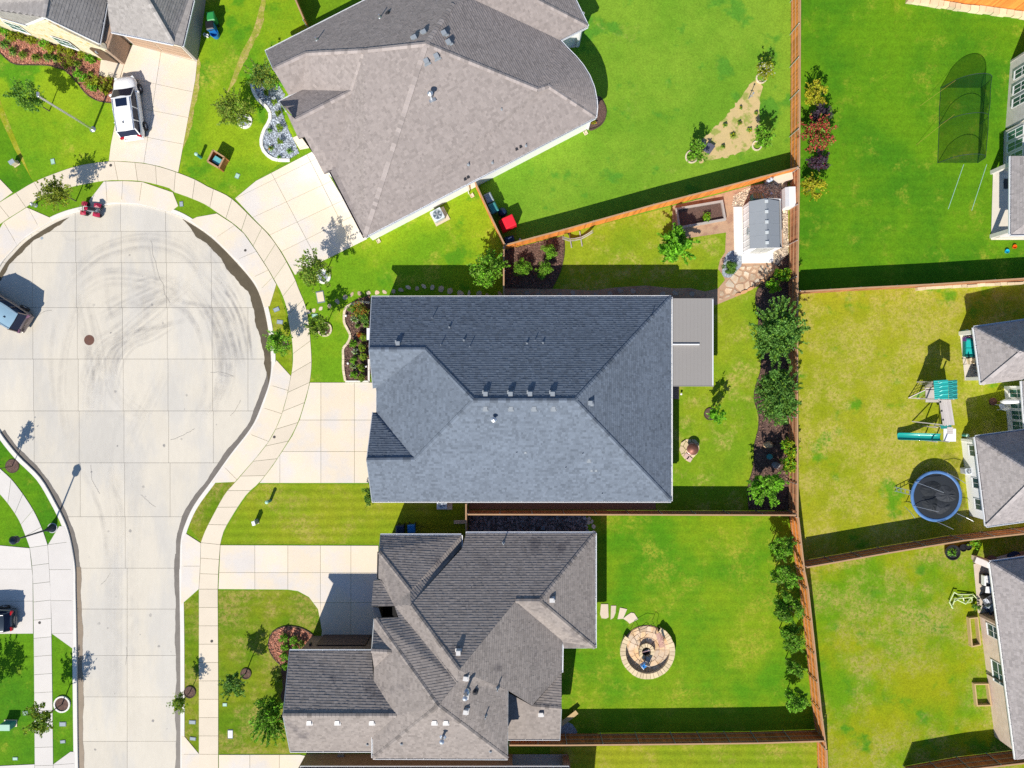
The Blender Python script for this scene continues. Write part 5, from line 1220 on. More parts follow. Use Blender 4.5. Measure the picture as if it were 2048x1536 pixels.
mb = MB(); mb.lathe(fc, [(1.78, 0.05), (1.78, 0.43)], 60, cap=False, ang=(math.radians(-215), math.radians(62))); mb.lathe(fc, [(2.12, 0.43), (2.12, 0.0)], 60, cap=False, ang=(math.radians(-215), math.radians(62)))
mb.build('seat_wall', m_lime, fp)
ring_stones('cap_stone', fc, 1.74, 2.17, 0.43, 0.50, 40, m_capst, fp, skip=((63, 144),), seed=6)
fc2 = W2(1291, 1300)
mb = MB(); mb.lathe(fc2, [(0.36, 0.05), (0.36, 0.36)], 30, cap=False); mb.lathe(fc2, [(0.60, 0.36), (0.60, 0.05)], 30, cap=False); mb.build('pit_wall', m_lime, fp)
ring_stones('pit_cap_stone', fc2, 0.36, 0.64, 0.36, 0.42, 14, m_capst, fp, seed=7)
mb = MB(); mb.lathe(fc2, [(0.36, 0.12), (0.0, 0.14)], 20); mb.build('ash', m_dark, fp)
for q in ((0.12, 0.05), (-0.1, -0.1), (0.05, -0.12)): MB().bar((fc2[0]-0.2+q[0], fc2[1]+q[1], 0.18), (fc2[0]+0.2+q[0], fc2[1]-q[1], 0.24), 0.06, 0.06).build('log', m_ventgrey, fp)
MB().bar((fc2[0]-0.36, fc2[1]-0.02, 0.45), (fc2[0]+0.34, fc2[1]+0.16, 0.45), 0.03, 0.03).build('grill_bar', M('pink_metal', (0.6, 0.35, 0.33), 0.5), fp)

# ================================================================ VEGETATION
def leafmat(name, c, c2=None, tr=0.35):
    if name in MATS: return MATS[name]
    m, nt, b = newmat(name); a = nd(nt, 'ShaderNodeAttribute', attribute_name='tint').outputs['Fac']
    col = mixc(nt, a, tuple(x*0.5 for x in c), tuple(min(1, x*1.5) for x in (c2 or c)))
    oi = nd(nt, 'ShaderNodeObjectInfo')
    v = nd(nt, 'ShaderNodeVectorMath', operation='SCALE'); nt.links.new(col, v.inputs[0])
    k = mathn(nt, 'MULTIPLY_ADD', oi.outputs['Random'], 0.3); k.node.inputs[2].default_value = 0.85; nt.links.new(k, v.inputs['Scale'])
    nt.links.new(v.outputs[0], b.inputs['Base Color']); b.inputs['Roughness'].default_value = 0.55; b.inputs['Specular IOR Level'].default_value = 0.25
    t = nd(nt, 'ShaderNodeBsdfTranslucent'); nt.links.new(v.outputs[0], t.inputs['Color'])
    mx = nd(nt, 'ShaderNodeMixShader'); mx.inputs[0].default_value = tr
    nt.links.new(b.outputs[0], mx.inputs[1]); nt.links.new(t.outputs[0], mx.inputs[2])
    nt.links.new(mx.outputs[0], nt.nodes['Material Output'].inputs['Surface']); MATS[name] = m; return m
L_green = leafmat('leaf_green', (0.130, 0.260, 0.023), (0.195, 0.351, 0.033)); L_olive = leafmat('leaf_olive', (0.182, 0.234, 0.026), (0.312, 0.390, 0.052))
L_bright = leafmat('leaf_bright', (0.143, 0.416, 0.019), (0.221, 0.546, 0.026)); L_lime = leafmat('leaf_lime', (0.24, 0.30, 0.01), (0.38, 0.42, 0.02))
L_purple = leafmat('leaf_purple', (0.05, 0.03, 0.05), (0.10, 0.07, 0.10)); L_red = leafmat('crepe_flower_red', (0.45, 0.03, 0.03), (0.6, 0.10, 0.08))
L_dark = leafmat('leaf_dark', (0.078, 0.195, 0.033), (0.117, 0.273, 0.046)); L_sage = leafmat('leaf_sage', (0.10, 0.26, 0.03), (0.19, 0.40, 0.07)); L_yel = leafmat('leaf_yellow', (0.40, 0.33, 0.02), (0.5, 0.42, 0.03))
L_cream = leafmat('flower_white', (0.7, 0.7, 0.55)); L_orange = leafmat('flower_orange', (0.55, 0.16, 0.03)); L_bur = leafmat('leaf_burgundy', (0.14, 0.02, 0.035))
m_bark = M('bark', (0.12, 0.09, 0.07), 0.95, var=0.2, bump=0.4)
def leaf_mesh(name, centers, mats, leaf, seed, up=0.45, aspect=0.5, miw=None):
    """many small folded leaves; centers: array (n,4) x,y,z,tint"""
    r = np.random.default_rng(seed); n = len(centers)
    nrm = r.normal(size=(n, 3)); nrm[:, 2] = np.abs(nrm[:, 2])+up; nrm /= np.linalg.norm(nrm, axis=1)[:, None]
    t = r.normal(size=(n, 3)); t -= nrm*(t*nrm).sum(1)[:, None]; t /= np.linalg.norm(t, axis=1)[:, None]; b = np.cross(nrm, t)
    s = leaf*r.uniform(0.6, 1.35, size=(n, 1)); c = centers[:, :3]
    v = np.stack([c-t*s*0.5, c+b*s*aspect*0.5-nrm*s*0.10, c+t*s*0.5, c-b*s*aspect*0.5-nrm*s*0.10], 1).reshape(-1, 3)
    me = bpy.data.meshes.new(name); me.vertices.add(4*n); me.vertices.foreach_set('co', v.ravel())
    me.loops.add(4*n); me.loops.foreach_set('vertex_index', np.arange(4*n, dtype=np.int32)); me.polygons.add(n)
    me.polygons.foreach_set('loop_start', np.arange(0, 4*n, 4, dtype=np.int32)); me.polygons.foreach_set('loop_total', np.full(n, 4, np.int32))
    for m in mats: me.materials.append(m)
    if miw is not None: me.polygons.foreach_set('material_index', (r.random(n) < miw).astype(np.int32))
    me.update(); a = me.attributes.new('tint', 'FLOAT', 'FACE'); a.data.foreach_set('value', np.clip(centers[:, 3], 0, 1).astype(np.float32)); me.validate()
    return me
def crown_pts(n, rx, ry, rz, zc, seed, clumps=26, spread=0.30, shape='ball', gap=0.0, spikes=0):
    r = np.random.default_rng(seed)
    d = r.normal(size=(clumps, 3)); d /= np.linalg.norm(d, axis=1)[:, None]; rad = r.uniform(0.35, 0.92, size=(clumps, 1))
    cc = d*rad*np.array([rx, ry, rz])
    if shape == 'cone': k = (cc[:, 2]/rz+1)/2; cc[:, :2] *= (1.25-k)[:, None]
    sz = r.uniform(0.7, 1.25, size=clumps)*spread; ct = r.uniform(-0.22, 0.22, size=clumps)
    idx = r.integers(0, clumps, size=n); off = r.normal(size=(n, 3)); off /= (np.linalg.norm(off, axis=1)[:, None]+1e-9); off *= r.uniform(0.2, 1, size=(n, 1))**0.6
    p = cc[idx]+off*sz[idx][:, None]*np.array([rx, ry, rz])*0.95
    if spikes:
        k = int(n*0.16); a = r.integers(0, spikes, size=k); sd = r.normal(size=(spikes, 3)); sd[:, 2] = np.abs(sd[:, 2])*0.5; sd /= np.linalg.norm(sd, axis=1)[:, None]
        tt = r.uniform(0.6, 1.28, size=(k, 1)); p[:k] = sd[a]*tt*np.array([rx, ry, rz])+r.normal(size=(k, 3))*0.04
    tint = 0.5+ct[idx]+r.normal(size=n)*0.16
    p[:, 2] += zc; p[:, 2] = np.maximum(p[:, 2], 0.06)
    return np.column_stack([p, tint])
def plant(name, label, cat, bx, by, rpx, zc, mats, n=1400, leaf=0.16, rz=None, trunk=True, seed=1, group=None, clumps=26, spread=0.30, miw=None, lean=None, squash=1.0, shape='ball', spikes=14, aspect=0.5, th=0.05):
    """bx,by: where the stem meets the ground; zc: height of the crown centre; rpx: crown radius as measured"""
    R = rpx*(CAM_H-zc)/FPX*1.12; n = int(n*1.6); rz = rz if rz is not None else R*0.85
    root = thing(name, label, cat, W(bx, by), group=group)
    me = leaf_mesh('crown', crown_pts(n, R, R*squash, rz, zc, seed, clumps, spread, shape, spikes=spikes), mats, leaf, seed, aspect=aspect, miw=miw)
    o = bpy.data.objects.new('crown', me); COL.objects.link(o); o.parent = root
    if trunk:
        r = random.Random(seed); mb = MB(); top = zc-rz*0.1
        mb.tube([(0, 0, 0), (r.uniform(-0.05, 0.05), r.uniform(-0.05, 0.05), top*0.5), (0, 0, top)], [th, th*0.75, th*0.5], 7)
        for k in range(6):
            a = k*1.05+r.uniform(0, 0.6); z0 = top*r.uniform(0.55, 0.9)
            mb.tube([(0, 0, z0), (math.cos(a)*R*0.35, math.sin(a)*R*0.35*squash, z0+rz*0.45), (math.cos(a)*R*0.75, math.sin(a)*R*0.75*squash, zc+r.uniform(-0.3, 0.5)*rz)], [th*0.45, th*0.3, th*0.12], 5)
        mb.build('trunk', m_bark, root, world=False)
    return root
# street and yard trees  (bx,by = stem base)
YT = 'young street trees'
plant('young_tree', 'young tree left of the white lamp pole on the top left lawn', 'tree', 99, 222, 29, 2.7, [L_green, L_dark], 1500, 0.17, seed=1, miw=0.4)
plant('young_tree', 'yellowish young tree on the verge above the silted gutter', 'tree', 152, 402, 30, 2.3, [L_olive, L_lime], 1500, 0.17, seed=2, miw=0.25, squash=0.85)
disc(490, 243, 13, m_gravelblue); ring(490, 243, 15, m_edgew, 0.20, 0.12, 10)
plant('young_tree', 'dense olive tree in a white ring beside the cedar utility screen', 'tree', 491, 243, 31, 2.4, [L_olive, L_green], 2300, 0.16, seed=3, miw=0.4, spread=0.36)
plant('young_tree', 'young tree against the corner of the north house by the slate gravel', 'tree', 545, 178, 27, 2.3, [L_olive, L_dark], 1500, 0.17, seed=4, miw=0.4)
disc(647, 553, 13, m_gravelblue); ring(647, 553, 15, m_edgew, 0.20, 0.12, 10)
plant('young_tree', 'young tree in a white ring at the lawn edge near the big driveway', 'tree', 650, 552, 31, 2.8, [L_green, L_olive], 1700, 0.17, seed=5, miw=0.45)
disc(650, 659, 13, m_mulch); ring(650, 659, 14.5, m_edge, 0.14, 0.12, 16)
plant('young_tree', 'small tree in a tan brick ring in front of the middle house', 'tree', 651, 656, 19, 2.2, [L_green, L_olive], 1000, 0.16, seed=6, miw=0.3, th=0.04)
disc(570, 690, 9, m_mulch)
plant('young_tree', 'small dense tree on the kerb strip beside the bulb of the road', 'tree', 572, 688, 23, 1.9, [L_green, L_bright], 1500, 0.16, seed=7, miw=0.3)
plant('garden_tree', 'bushy deep green tree against the grey topped side fence', 'tree', 979, 545, 31, 2.1, [L_green, L_bright], 2200, 0.2, seed=8, miw=0.35, spread=0.34)
plant('garden_tree', 'bright green broad leaved tree on the patchy lawn below the raised planter', 'tree', 1343, 500, 32, 1.9, [L_bright], 2300, 0.26, seed=9, spread=0.30, aspect=0.45)
plant('garden_tree', 'large sage green tree overhanging the rear fence, upper of two', 'tree', 1526, 669, 43, 3.2, [L_sage, L_green], 9000, 0.20, seed=10, miw=0.25, clumps=70, spread=0.28, rz=1.5, squash=1.15, th=0.09, spikes=40)
plant('garden_tree', 'large sage green tree in the rear mulch bed, lower of two', 'tree', 1526, 785, 34, 3.1, [L_sage, L_green], 8000, 0.20, seed=11, miw=0.25, clumps=62, spread=0.28, rz=1.5, squash=1.35, th=0.09, spikes=40)
plant('garden_tree', 'spiky leaved bright green tree in the lower rear bed corner', 'tree', 1513, 964, 30, 2.3, [L_bright, L_green], 2300, 0.28, seed=12, miw=0.4, aspect=0.3)
for i, (x, y, r_, sq) in enumerate(((1566, 894, 16, 1.1), (1566, 925, 15, 1.2))):
    plant('lime_shrub', ('upper' if i == 0 else 'lower')+' half of the lime green shrub pair leaning on the rear fence', 'shrub', x, y, r_, 1.3, [L_lime, L_bright], 900, 0.18, seed=13+i, miw=0.35, squash=sq)
plant('round_shrub', 'lime green round shrub near the shed, upper one by the fence', 'shrub', 1556, 552, 15, 0.9, [L_bright, L_lime], 900, 0.15, seed=15, miw=0.3, trunk=False, spikes=0)
plant('round_shrub', 'lime green round shrub near the shed, lower one beside the stone edging', 'shrub', 1538, 576, 14, 0.8, [L_bright, L_lime], 900, 0.15, seed=16, miw=0.3, trunk=False, spikes=0)
plant('round_shrub', 'dense dark clipped shrub beside the white shed ramp', 'shrub', 1456, 537, 14, 0.7, [L_dark, L_green], 1700, 0.10, seed=17, miw=0.4, trunk=False, spikes=0, clumps=40)
for x, y, r_, w_ in ((1044, 540, 17, 'left one at the fence corner'), (1087, 543, 16.5, 'lower right of the three'), (1098, 507, 15.5, 'upper one nearest the diagonal fence')):
    plant('round_shrub', 'clipped round green shrub in the side mulch bed, '+w_, 'shrub', x, y, r_, 0.75, [L_green, L_bright], 1500, 0.11, seed=int(x), miw=0.35, trunk=False, spikes=0, clumps=36)
disc(1420, 828, 11, m_mulch); ring(1420, 828, 12.5, m_edged, 0.06, 0.08, 12)
plant('garden_tree', 'thin bright green tree in a round ring beside the copper fire bowl', 'tree', 1421, 826, 14, 1.7, [L_bright], 700, 0.17, seed=20, rz=1.1, th=0.035)
# lower yard row
for i, (x, y, r_, z_, n_) in enumerate(((1544, 1083, 25, 2.0, 1800), (1551, 1137, 27, 2.0, 2000), (1553, 1198, 32, 2.1, 2600), (1559, 1256, 28, 2.1, 2000), (1571, 1317, 15, 1.8, 800), (1574, 1379, 24, 1.9, 1700))):
    w_ = ('first', 'second', 'third and widest', 'fourth', 'fifth and thinnest', 'sixth and last')[i]
    plant('fence_tree', w_+' tree from the top in the row along the lower yard fence', 'tree', x, y, r_*0.80, z_, [L_green, L_bright], int(n_*1.3), 0.17, seed=30+i, rz=1.2, spikes=3, spread=0.36, miw=0.35, group='row of trees along the lower yard fence')
# north-east yard: crepe myrtles and shrubs
plant('yellow_shrub', 'yellow green shrub at the top of the row beyond the long fence', 'shrub', 1616, 203, 20, 1.4, [L_lime, L_yel], 1100, 0.16, seed=40, miw=0.45)
plant('purple_shrub', 'dark purple shrub just above the red flowering myrtle', 'shrub', 1627, 240, 17, 1.2, [L_purple], 1100, 0.14, seed=41)
plant('flowering_tree', 'red flowering crepe myrtle beyond the long fence', 'tree', 1617, 283, 30, 1.6, [L_green, L_red], 1700, 0.17, seed=42, miw=0.55)
plant('purple_shrub', 'dark purple shrub just below the red flowering myrtle', 'shrub', 1624, 332, 18, 1.2, [L_purple, L_bur], 1000, 0.15, seed=43, miw=0.2)
plant('yellow_shrub', 'yellow green shrub at the bottom of the row beyond the long fence', 'shrub', 1613, 384, 21, 1.4, [L_lime, L_yel], 1200, 0.16, seed=44, miw=0.4)
# top yard
ring(1522, 157, 11, m_edge, 0.10, 0.12, 12); plant('flowering_shrub', 'thin white flowering shrub at the tip of the sandy triangle bed', 'shrub', 1518, 153, 15, 1.3, [L_lime, L_cream], 650, 0.16, seed=45, miw=0.18, squash=1.2)
ring(1513, 292, 10, m_edge, 0.10, 0.12, 12); plant('garden_tree', 'upright green shrub tree at the right corner of the sandy bed', 'tree', 1514, 288, 18, 1.6, [L_green, L_bright], 900, 0.18, seed=46, miw=0.4, squash=1.2)
ring(1383, 314, 13, m_edge, 0.10, 0.12, 12); plant('garden_tree', 'upright green shrub tree at the left corner of the sandy bed', 'tree', 1384, 314, 17, 1.4, [L_green, L_bright], 900, 0.18, seed=47, miw=0.35, squash=1.25)
# lower left and front of bottom house
plant('garden_tree', 'big bright bush at the front corner of the bottom house', 'bush', 556, 1414, 38, 1.8, [L_green, L_bright], 3000, 0.24, seed=50, miw=0.45, clumps=34, aspect=0.4)
disc(492, 1347, 9, m_mulch); ring(492, 1347, 11, m_edged, 0.07, 0.09, 12)
plant('young_tree', 'thin dark tree on the brown front lawn of the bottom house', 'tree', 492, 1346, 21, 2.4, [L_dark, L_green], 1000, 0.17, seed=51, miw=0.3)
disc(380, 1384, 10, m_mulch); ring(380, 1384, 12, m_edged, 0.07, 0.09, 12)
plant('young_tree', 'little tree leaning over the kerb on the narrow verge by the straight road', 'tree', 380, 1384, 16, 1.9, [L_green, L_lime], 700, 0.15, seed=52, miw=0.25, th=0.035)
disc(125, 1408, 14, m_mulch); ring(125, 1408, 16.5, m_edgew, 0.12, 0.12, 20)
plant('young_tree', 'young tree in a white ring beside the left pavement', 'tree', 125, 1408, 27, 2.6, [L_green, L_lime], 1500, 0.17, seed=53, miw=0.3, th=0.055)
disc(25, 932, 13, m_mulch); ring(25, 932, 14, m_edged, 0.05, 0.05, 16)
plant('young_tree', 'slim conical tree in a mulch circle at the left edge', 'tree', 25, 932, 13, 2.3, [L_green, L_dark], 700, 0.15, seed=54, rz=1.3, shape='cone', th=0.035)
plant('young_tree', 'tree off the left edge casting a shadow on the green lawn', 'tree', -16, 1392, 34, 2.7, [L_green], 1700, 0.17, seed=55)
# shrubs: bottom house mulch bed
for i, (x, y, r_) in enumerate(((571, 1271, 10), (590, 1276, 8.5), (573, 1289, 8.5), (592, 1296, 9.5), (572, 1309, 8.5), (574, 1328, 7), (606, 1284, 7), (560, 1350, 9))):
    plant('bed_shrub', ('largest round', 'upper right', 'middle left', 'middle right', 'lower left', 'lowest and smallest', 'dull olive', 'ragged dark')[i]+' shrub in the kidney shaped red mulch bed', 'shrub', x, y, r_, 0.45, [L_green, L_bright] if i < 6 else [L_olive, L_dark], 500, 0.10, seed=60+i, miw=0.4, trunk=False, spikes=0, group='shrubs in the kidney bed')
# shrubs in the middle house bed
names = ['top', 'second', 'third', 'fourth', 'fifth']
for i, (x, y, r_) in enumerate(((729, 676, 8), (727, 695, 8), (729, 714, 8), (725, 736, 8), (725, 755, 8))):
    plant('box_shrub', names[i]+' clipped round shrub in the column beside the middle house wall', 'shrub', x, y, r_, 0.45, [L_green, L_lime], 650, 0.09, seed=70+i, miw=0.25, trunk=False, spikes=0, clumps=30, group='clipped shrubs by the middle house wall')
for i, (x, y, r_) in enumerate(((708, 688, 8), (709, 721, 7.5), (711, 750, 7.5), (707, 618, 8.5))):
    plant('box_shrub', ('upper', 'middle', 'lowest', 'topmost light green')[i]+' round shrub in the outer column by the curved stone edging', 'shrub', x, y, r_, 0.4, [L_green, L_bright], 600, 0.09, seed=80+i, miw=0.4, trunk=False, spikes=0, clumps=30, group='round shrubs by the curved edging')
plant('mixed_shrub', 'tangled orange and green shrub at the front corner of the middle house', 'shrub', 723, 622, 15, 0.6, [L_olive, L_orange], 900, 0.13, seed=90, miw=0.3, trunk=False)
plant('mixed_shrub', 'dark green shrub against the middle house wall above the grasses', 'shrub', 731, 636, 12, 0.6, [L_dark, L_green], 700, 0.12, seed=91, miw=0.3, trunk=False)
plant('flowering_plant', 'orange flowering plant pointing left from the middle house wall', 'plant', 722, 670, 7, 0.35, [L_orange, L_lime], 260, 0.12, seed=92, miw=0.2, trunk=False, squash=0.5)
plant('corner_bush', 'ragged dark bush at the lower front corner of the middle house', 'bush', 739, 988, 11, 0.7, [L_dark, L_green], 500, 0.15, seed=93, miw=0.5, trunk=False, squash=1.5)
# gravel bed balls
for i, (x, y, r_) in enumerate(((536, 189, 6), (552, 208, 6), (560, 230, 6.5), (561, 259, 7.5), (562, 287, 7))):
    plant('ball_shrub', names[i]+' little ball shrub down the slate gravel bed', 'shrub', x, y, r_, 0.4, [L_green, L_olive], 480, 0.08, seed=100+i, miw=0.4, trunk=False, spikes=0, clumps=26, group='ball shrubs in the slate gravel bed')
plant('leafy_plant', 'bright leafy plant under the corner of the north house roof', 'plant', 559, 167, 12, 0.5, [L_bright], 600, 0.16, seed=106, trunk=False)
# blade plants: yuccas, agaves, grasses
def blades(name, label, bx, by, rpx, mats, n=40, h=0.6, wd=0.05, seed=1, cat='plant', group=None):
    root = thing(name, label, cat, W(bx, by), group=group); r = random.Random(seed); mb = MB(); R = rpx*0.04
    for k in range(n):
        a = r.uniform(0, 6.283); q = r.uniform(0.35, 1.0); L = R*q; z1 = h*(1.1-q*0.6)*r.uniform(0.8, 1.15)
        dx, dy = math.cos(a), math.sin(a); sx, sy = -dy*wd/2, dx*wd/2; t = r.uniform(0.1, 0.95); mi = r.randrange(len(mats))
        p0 = (0.02*dx, 0.02*dy, 0.0); p1 = (dx*L*0.55, dy*L*0.55, z1); p2 = (dx*L, dy*L, z1*r.uniform(0.45, 0.85))
        mb.quadverts([(p0[0]-sx, p0[1]-sy, 0), (p0[0]+sx, p0[1]+sy, 0), (p1[0]+sx, p1[1]+sy, p1[2]), (p1[0]-sx, p1[1]-sy, p1[2]), p2], [(0, 1, 2, 3), (3, 2, 4)], mi, t)
    mb.build('leaf_blades', mats, root, world=False); return root
for i, (x, y, r_) in enumerate(((710, 640, 11), (711, 704, 9), (708, 733, 10), (733, 650, 8), (716, 652, 7))):
    blades('grass_clump', ('large striped ornamental grass near the top of the middle house bed', 'pale ornamental grass between round shrubs in the middle house bed', 'variegated grass low in the middle house bed', 'small grass tuft touching the middle house wall', 'thin grass tuft in the centre of the middle house bed')[i], x, y, r_, [L_sage, L_green, L_cream][: 3 if i < 3 else 2], 60, 0.5, 0.045, 110+i)
for i, (x, y, r_) in enumerate(((1480, 217, 5), (1511, 228, 6), (1449, 252, 7), (1478, 248, 7), (1498, 261, 8), (1465, 272, 9), (1445, 295, 7))):
    blades('agave', ('top small', 'upper right', 'left pale', 'centre blue green', 'right spiky', 'large pale star shaped', 'lowest yellowish')[i]+' agave in the sandy triangle bed', x, y, r_, [L_sage, L_lime], 26, 0.35, 0.09, 120+i, group='agaves in the sandy bed')
for i, (x, y, r_) in enumerate(((541, 262, 8), (543, 298, 9), (581, 303, 9), (560, 316, 6))):
    blades('yucca', ('yucca leaning over the white edging of the slate gravel bed', 'reddish yucca at the bottom left of the slate gravel bed', 'spiky yucca at the bottom right of the slate gravel bed', 'small low yucca at the foot of the slate gravel bed')[i], x, y, r_, [L_sage, L_green, L_orange] if i == 1 else [L_sage, L_green], 45, 0.45, 0.05, 130+i)
# north-west bed planting
nw = [(8, 62, 12, 'b'), (22, 76, 13, 'd'), (12, 92, 14, 'd'), (30, 105, 14, 'd'), (30, 79, 8, 'y'), (48, 75, 8, 'y'), (68, 82, 9, 'y'), (94, 90, 10, 'g'), (106, 101, 9, 'y'), (128, 102, 9, 'y'), (146, 109, 9, 'y'), (170, 112, 10, 'y'), (186, 120, 9, 'g'), (50, 112, 13, 'o'), (76, 118, 13, 'o'), (98, 117, 12, 'd'), (116, 119, 12, 'd'), (138, 128, 13, 'y'), (158, 130, 10, 'o'), (160, 150, 8, 'g'), (172, 160, 8, 'g'), (181, 168, 8, 'y'), (196, 168, 11, 'y'), (206, 178, 8, 'o'), (223, 170, 11, 'y'), (184, 150, 7, 'o'), (190, 178, 8, 'g'), (214, 186, 7, 'y')]
pal = {'b': [L_bright], 'd': [L_green, L_dark], 'y': [L_lime, L_olive], 'g': [L_bright, L_green], 'o': [L_olive, L_green]}
word = {'b': 'bright green', 'd': 'dark green grassy', 'y': 'yellow green', 'g': 'fresh green', 'o': 'olive tufted'}
posw = ['at the far left wall', 'left of the first window', 'at the left end of the lawn edge', 'in the left corner clump', 'under the left window, first', 'under the left window, second', 'right of the left window', 'between the two stone wall windows', 'below the gap between windows', 'left of the right window foot', 'under the right window foot', 'beside the arched doorway', 'nearest the porch slab top', 'on the lawn edge left part', 'on the lawn edge near the pale gap', 'on the lawn edge before the tree shadow', 'just above the tree shadow tip', 'in the centre of the bed', 'right of the bed centre', 'on the curving edge, first', 'on the curving edge, second', 'on the curving edge, third', 'left of the porch slab corner', 'below the porch slab corner', 'nearest the white car bonnet', 'in the open red mulch', 'on the curving edge, fourth', 'at the bottom tip by the drive']
for i, (x, y, r_, k) in enumerate(nw):
    if k in 'do': blades('tufted_plant', word[k]+' plant '+posw[i]+', top left bed', x, y, r_, pal[k], 70, 0.55, 0.06, 150+i, group='plants in the top left mulch bed')
    else: plant('bed_plant', word[k]+' plant '+posw[i]+', top left bed', 'plant', x, y, r_, 0.35, pal[k], 380, 0.12, seed=150+i, miw=0.3, trunk=False, group='plants in the top left mulch bed')
plant('bed_plant', 'yellow and orange plant in the small bed at the curved house end', 'plant', 1184, 244, 7, 0.3, [L_lime, L_orange], 260, 0.12, seed=190, miw=0.3, trunk=False)
# ================================================================ OBJECTS
m_black = M('black_plastic', (0.018, 0.018, 0.022), 0.45, fine=0.05); m_rubber = M('rubber', (0.02, 0.02, 0.021), 0.85)
m_steel = M('brushed_steel', (0.6, 0.6, 0.62), 0.35, metal=0.9); m_wheel = M('alloy', (0.62, 0.62, 0.65), 0.3, metal=0.7)
m_teal = M('teal_plastic', (0.01, 0.30, 0.26), 0.3, fine=0.03, coat=0.3); m_teald = M('dark_teal', (0.01, 0.17, 0.16), 0.45)
m_green = M('green_plastic', (0.03, 0.28, 0.07), 0.45); m_blue = M('blue_plastic', (0.02, 0.20, 0.55), 0.4); m_navy = M('navy_plastic', (0.012, 0.03, 0.08), 0.45)
m_ugreen = M('pale_green_enamel', (0.38, 0.60, 0.47), 0.5, var=0.05); m_uteal = M('teal_enamel', (0.05, 0.26, 0.25), 0.5)
m_lid = M('grey_lid', (0.33, 0.38, 0.42), 0.7, var=0.15); m_wood = M('new_pine', (0.66, 0.47, 0.23), 0.8, var=0.12, tint=0.2); m_greywood = M('grey_wood', (0.42, 0.38, 0.35), 0.85, var=0.15)
m_cedarbox = M('orange_cedar_board', (0.50, 0.19, 0.06), 0.8, var=0.15, tint=0.2); m_red = M('red_cover', (0.75, 0.012, 0.03), 0.6, var=0.04)
m_plasticw = M('white_plastic', (0.82, 0.82, 0.84), 0.45, var=0.03); m_shedgrey = M('grey_plastic_roof', (0.27, 0.29, 0.31), 0.6, var=0.05, fine=0.03)
m_copper = M('rusty_copper', (0.24, 0.10, 0.07), 0.5, metal=0.4, var=0.3, scale=6)
def P0(px, py, z=0.0):
    v = W(px, py, 0); v.z = z; return v
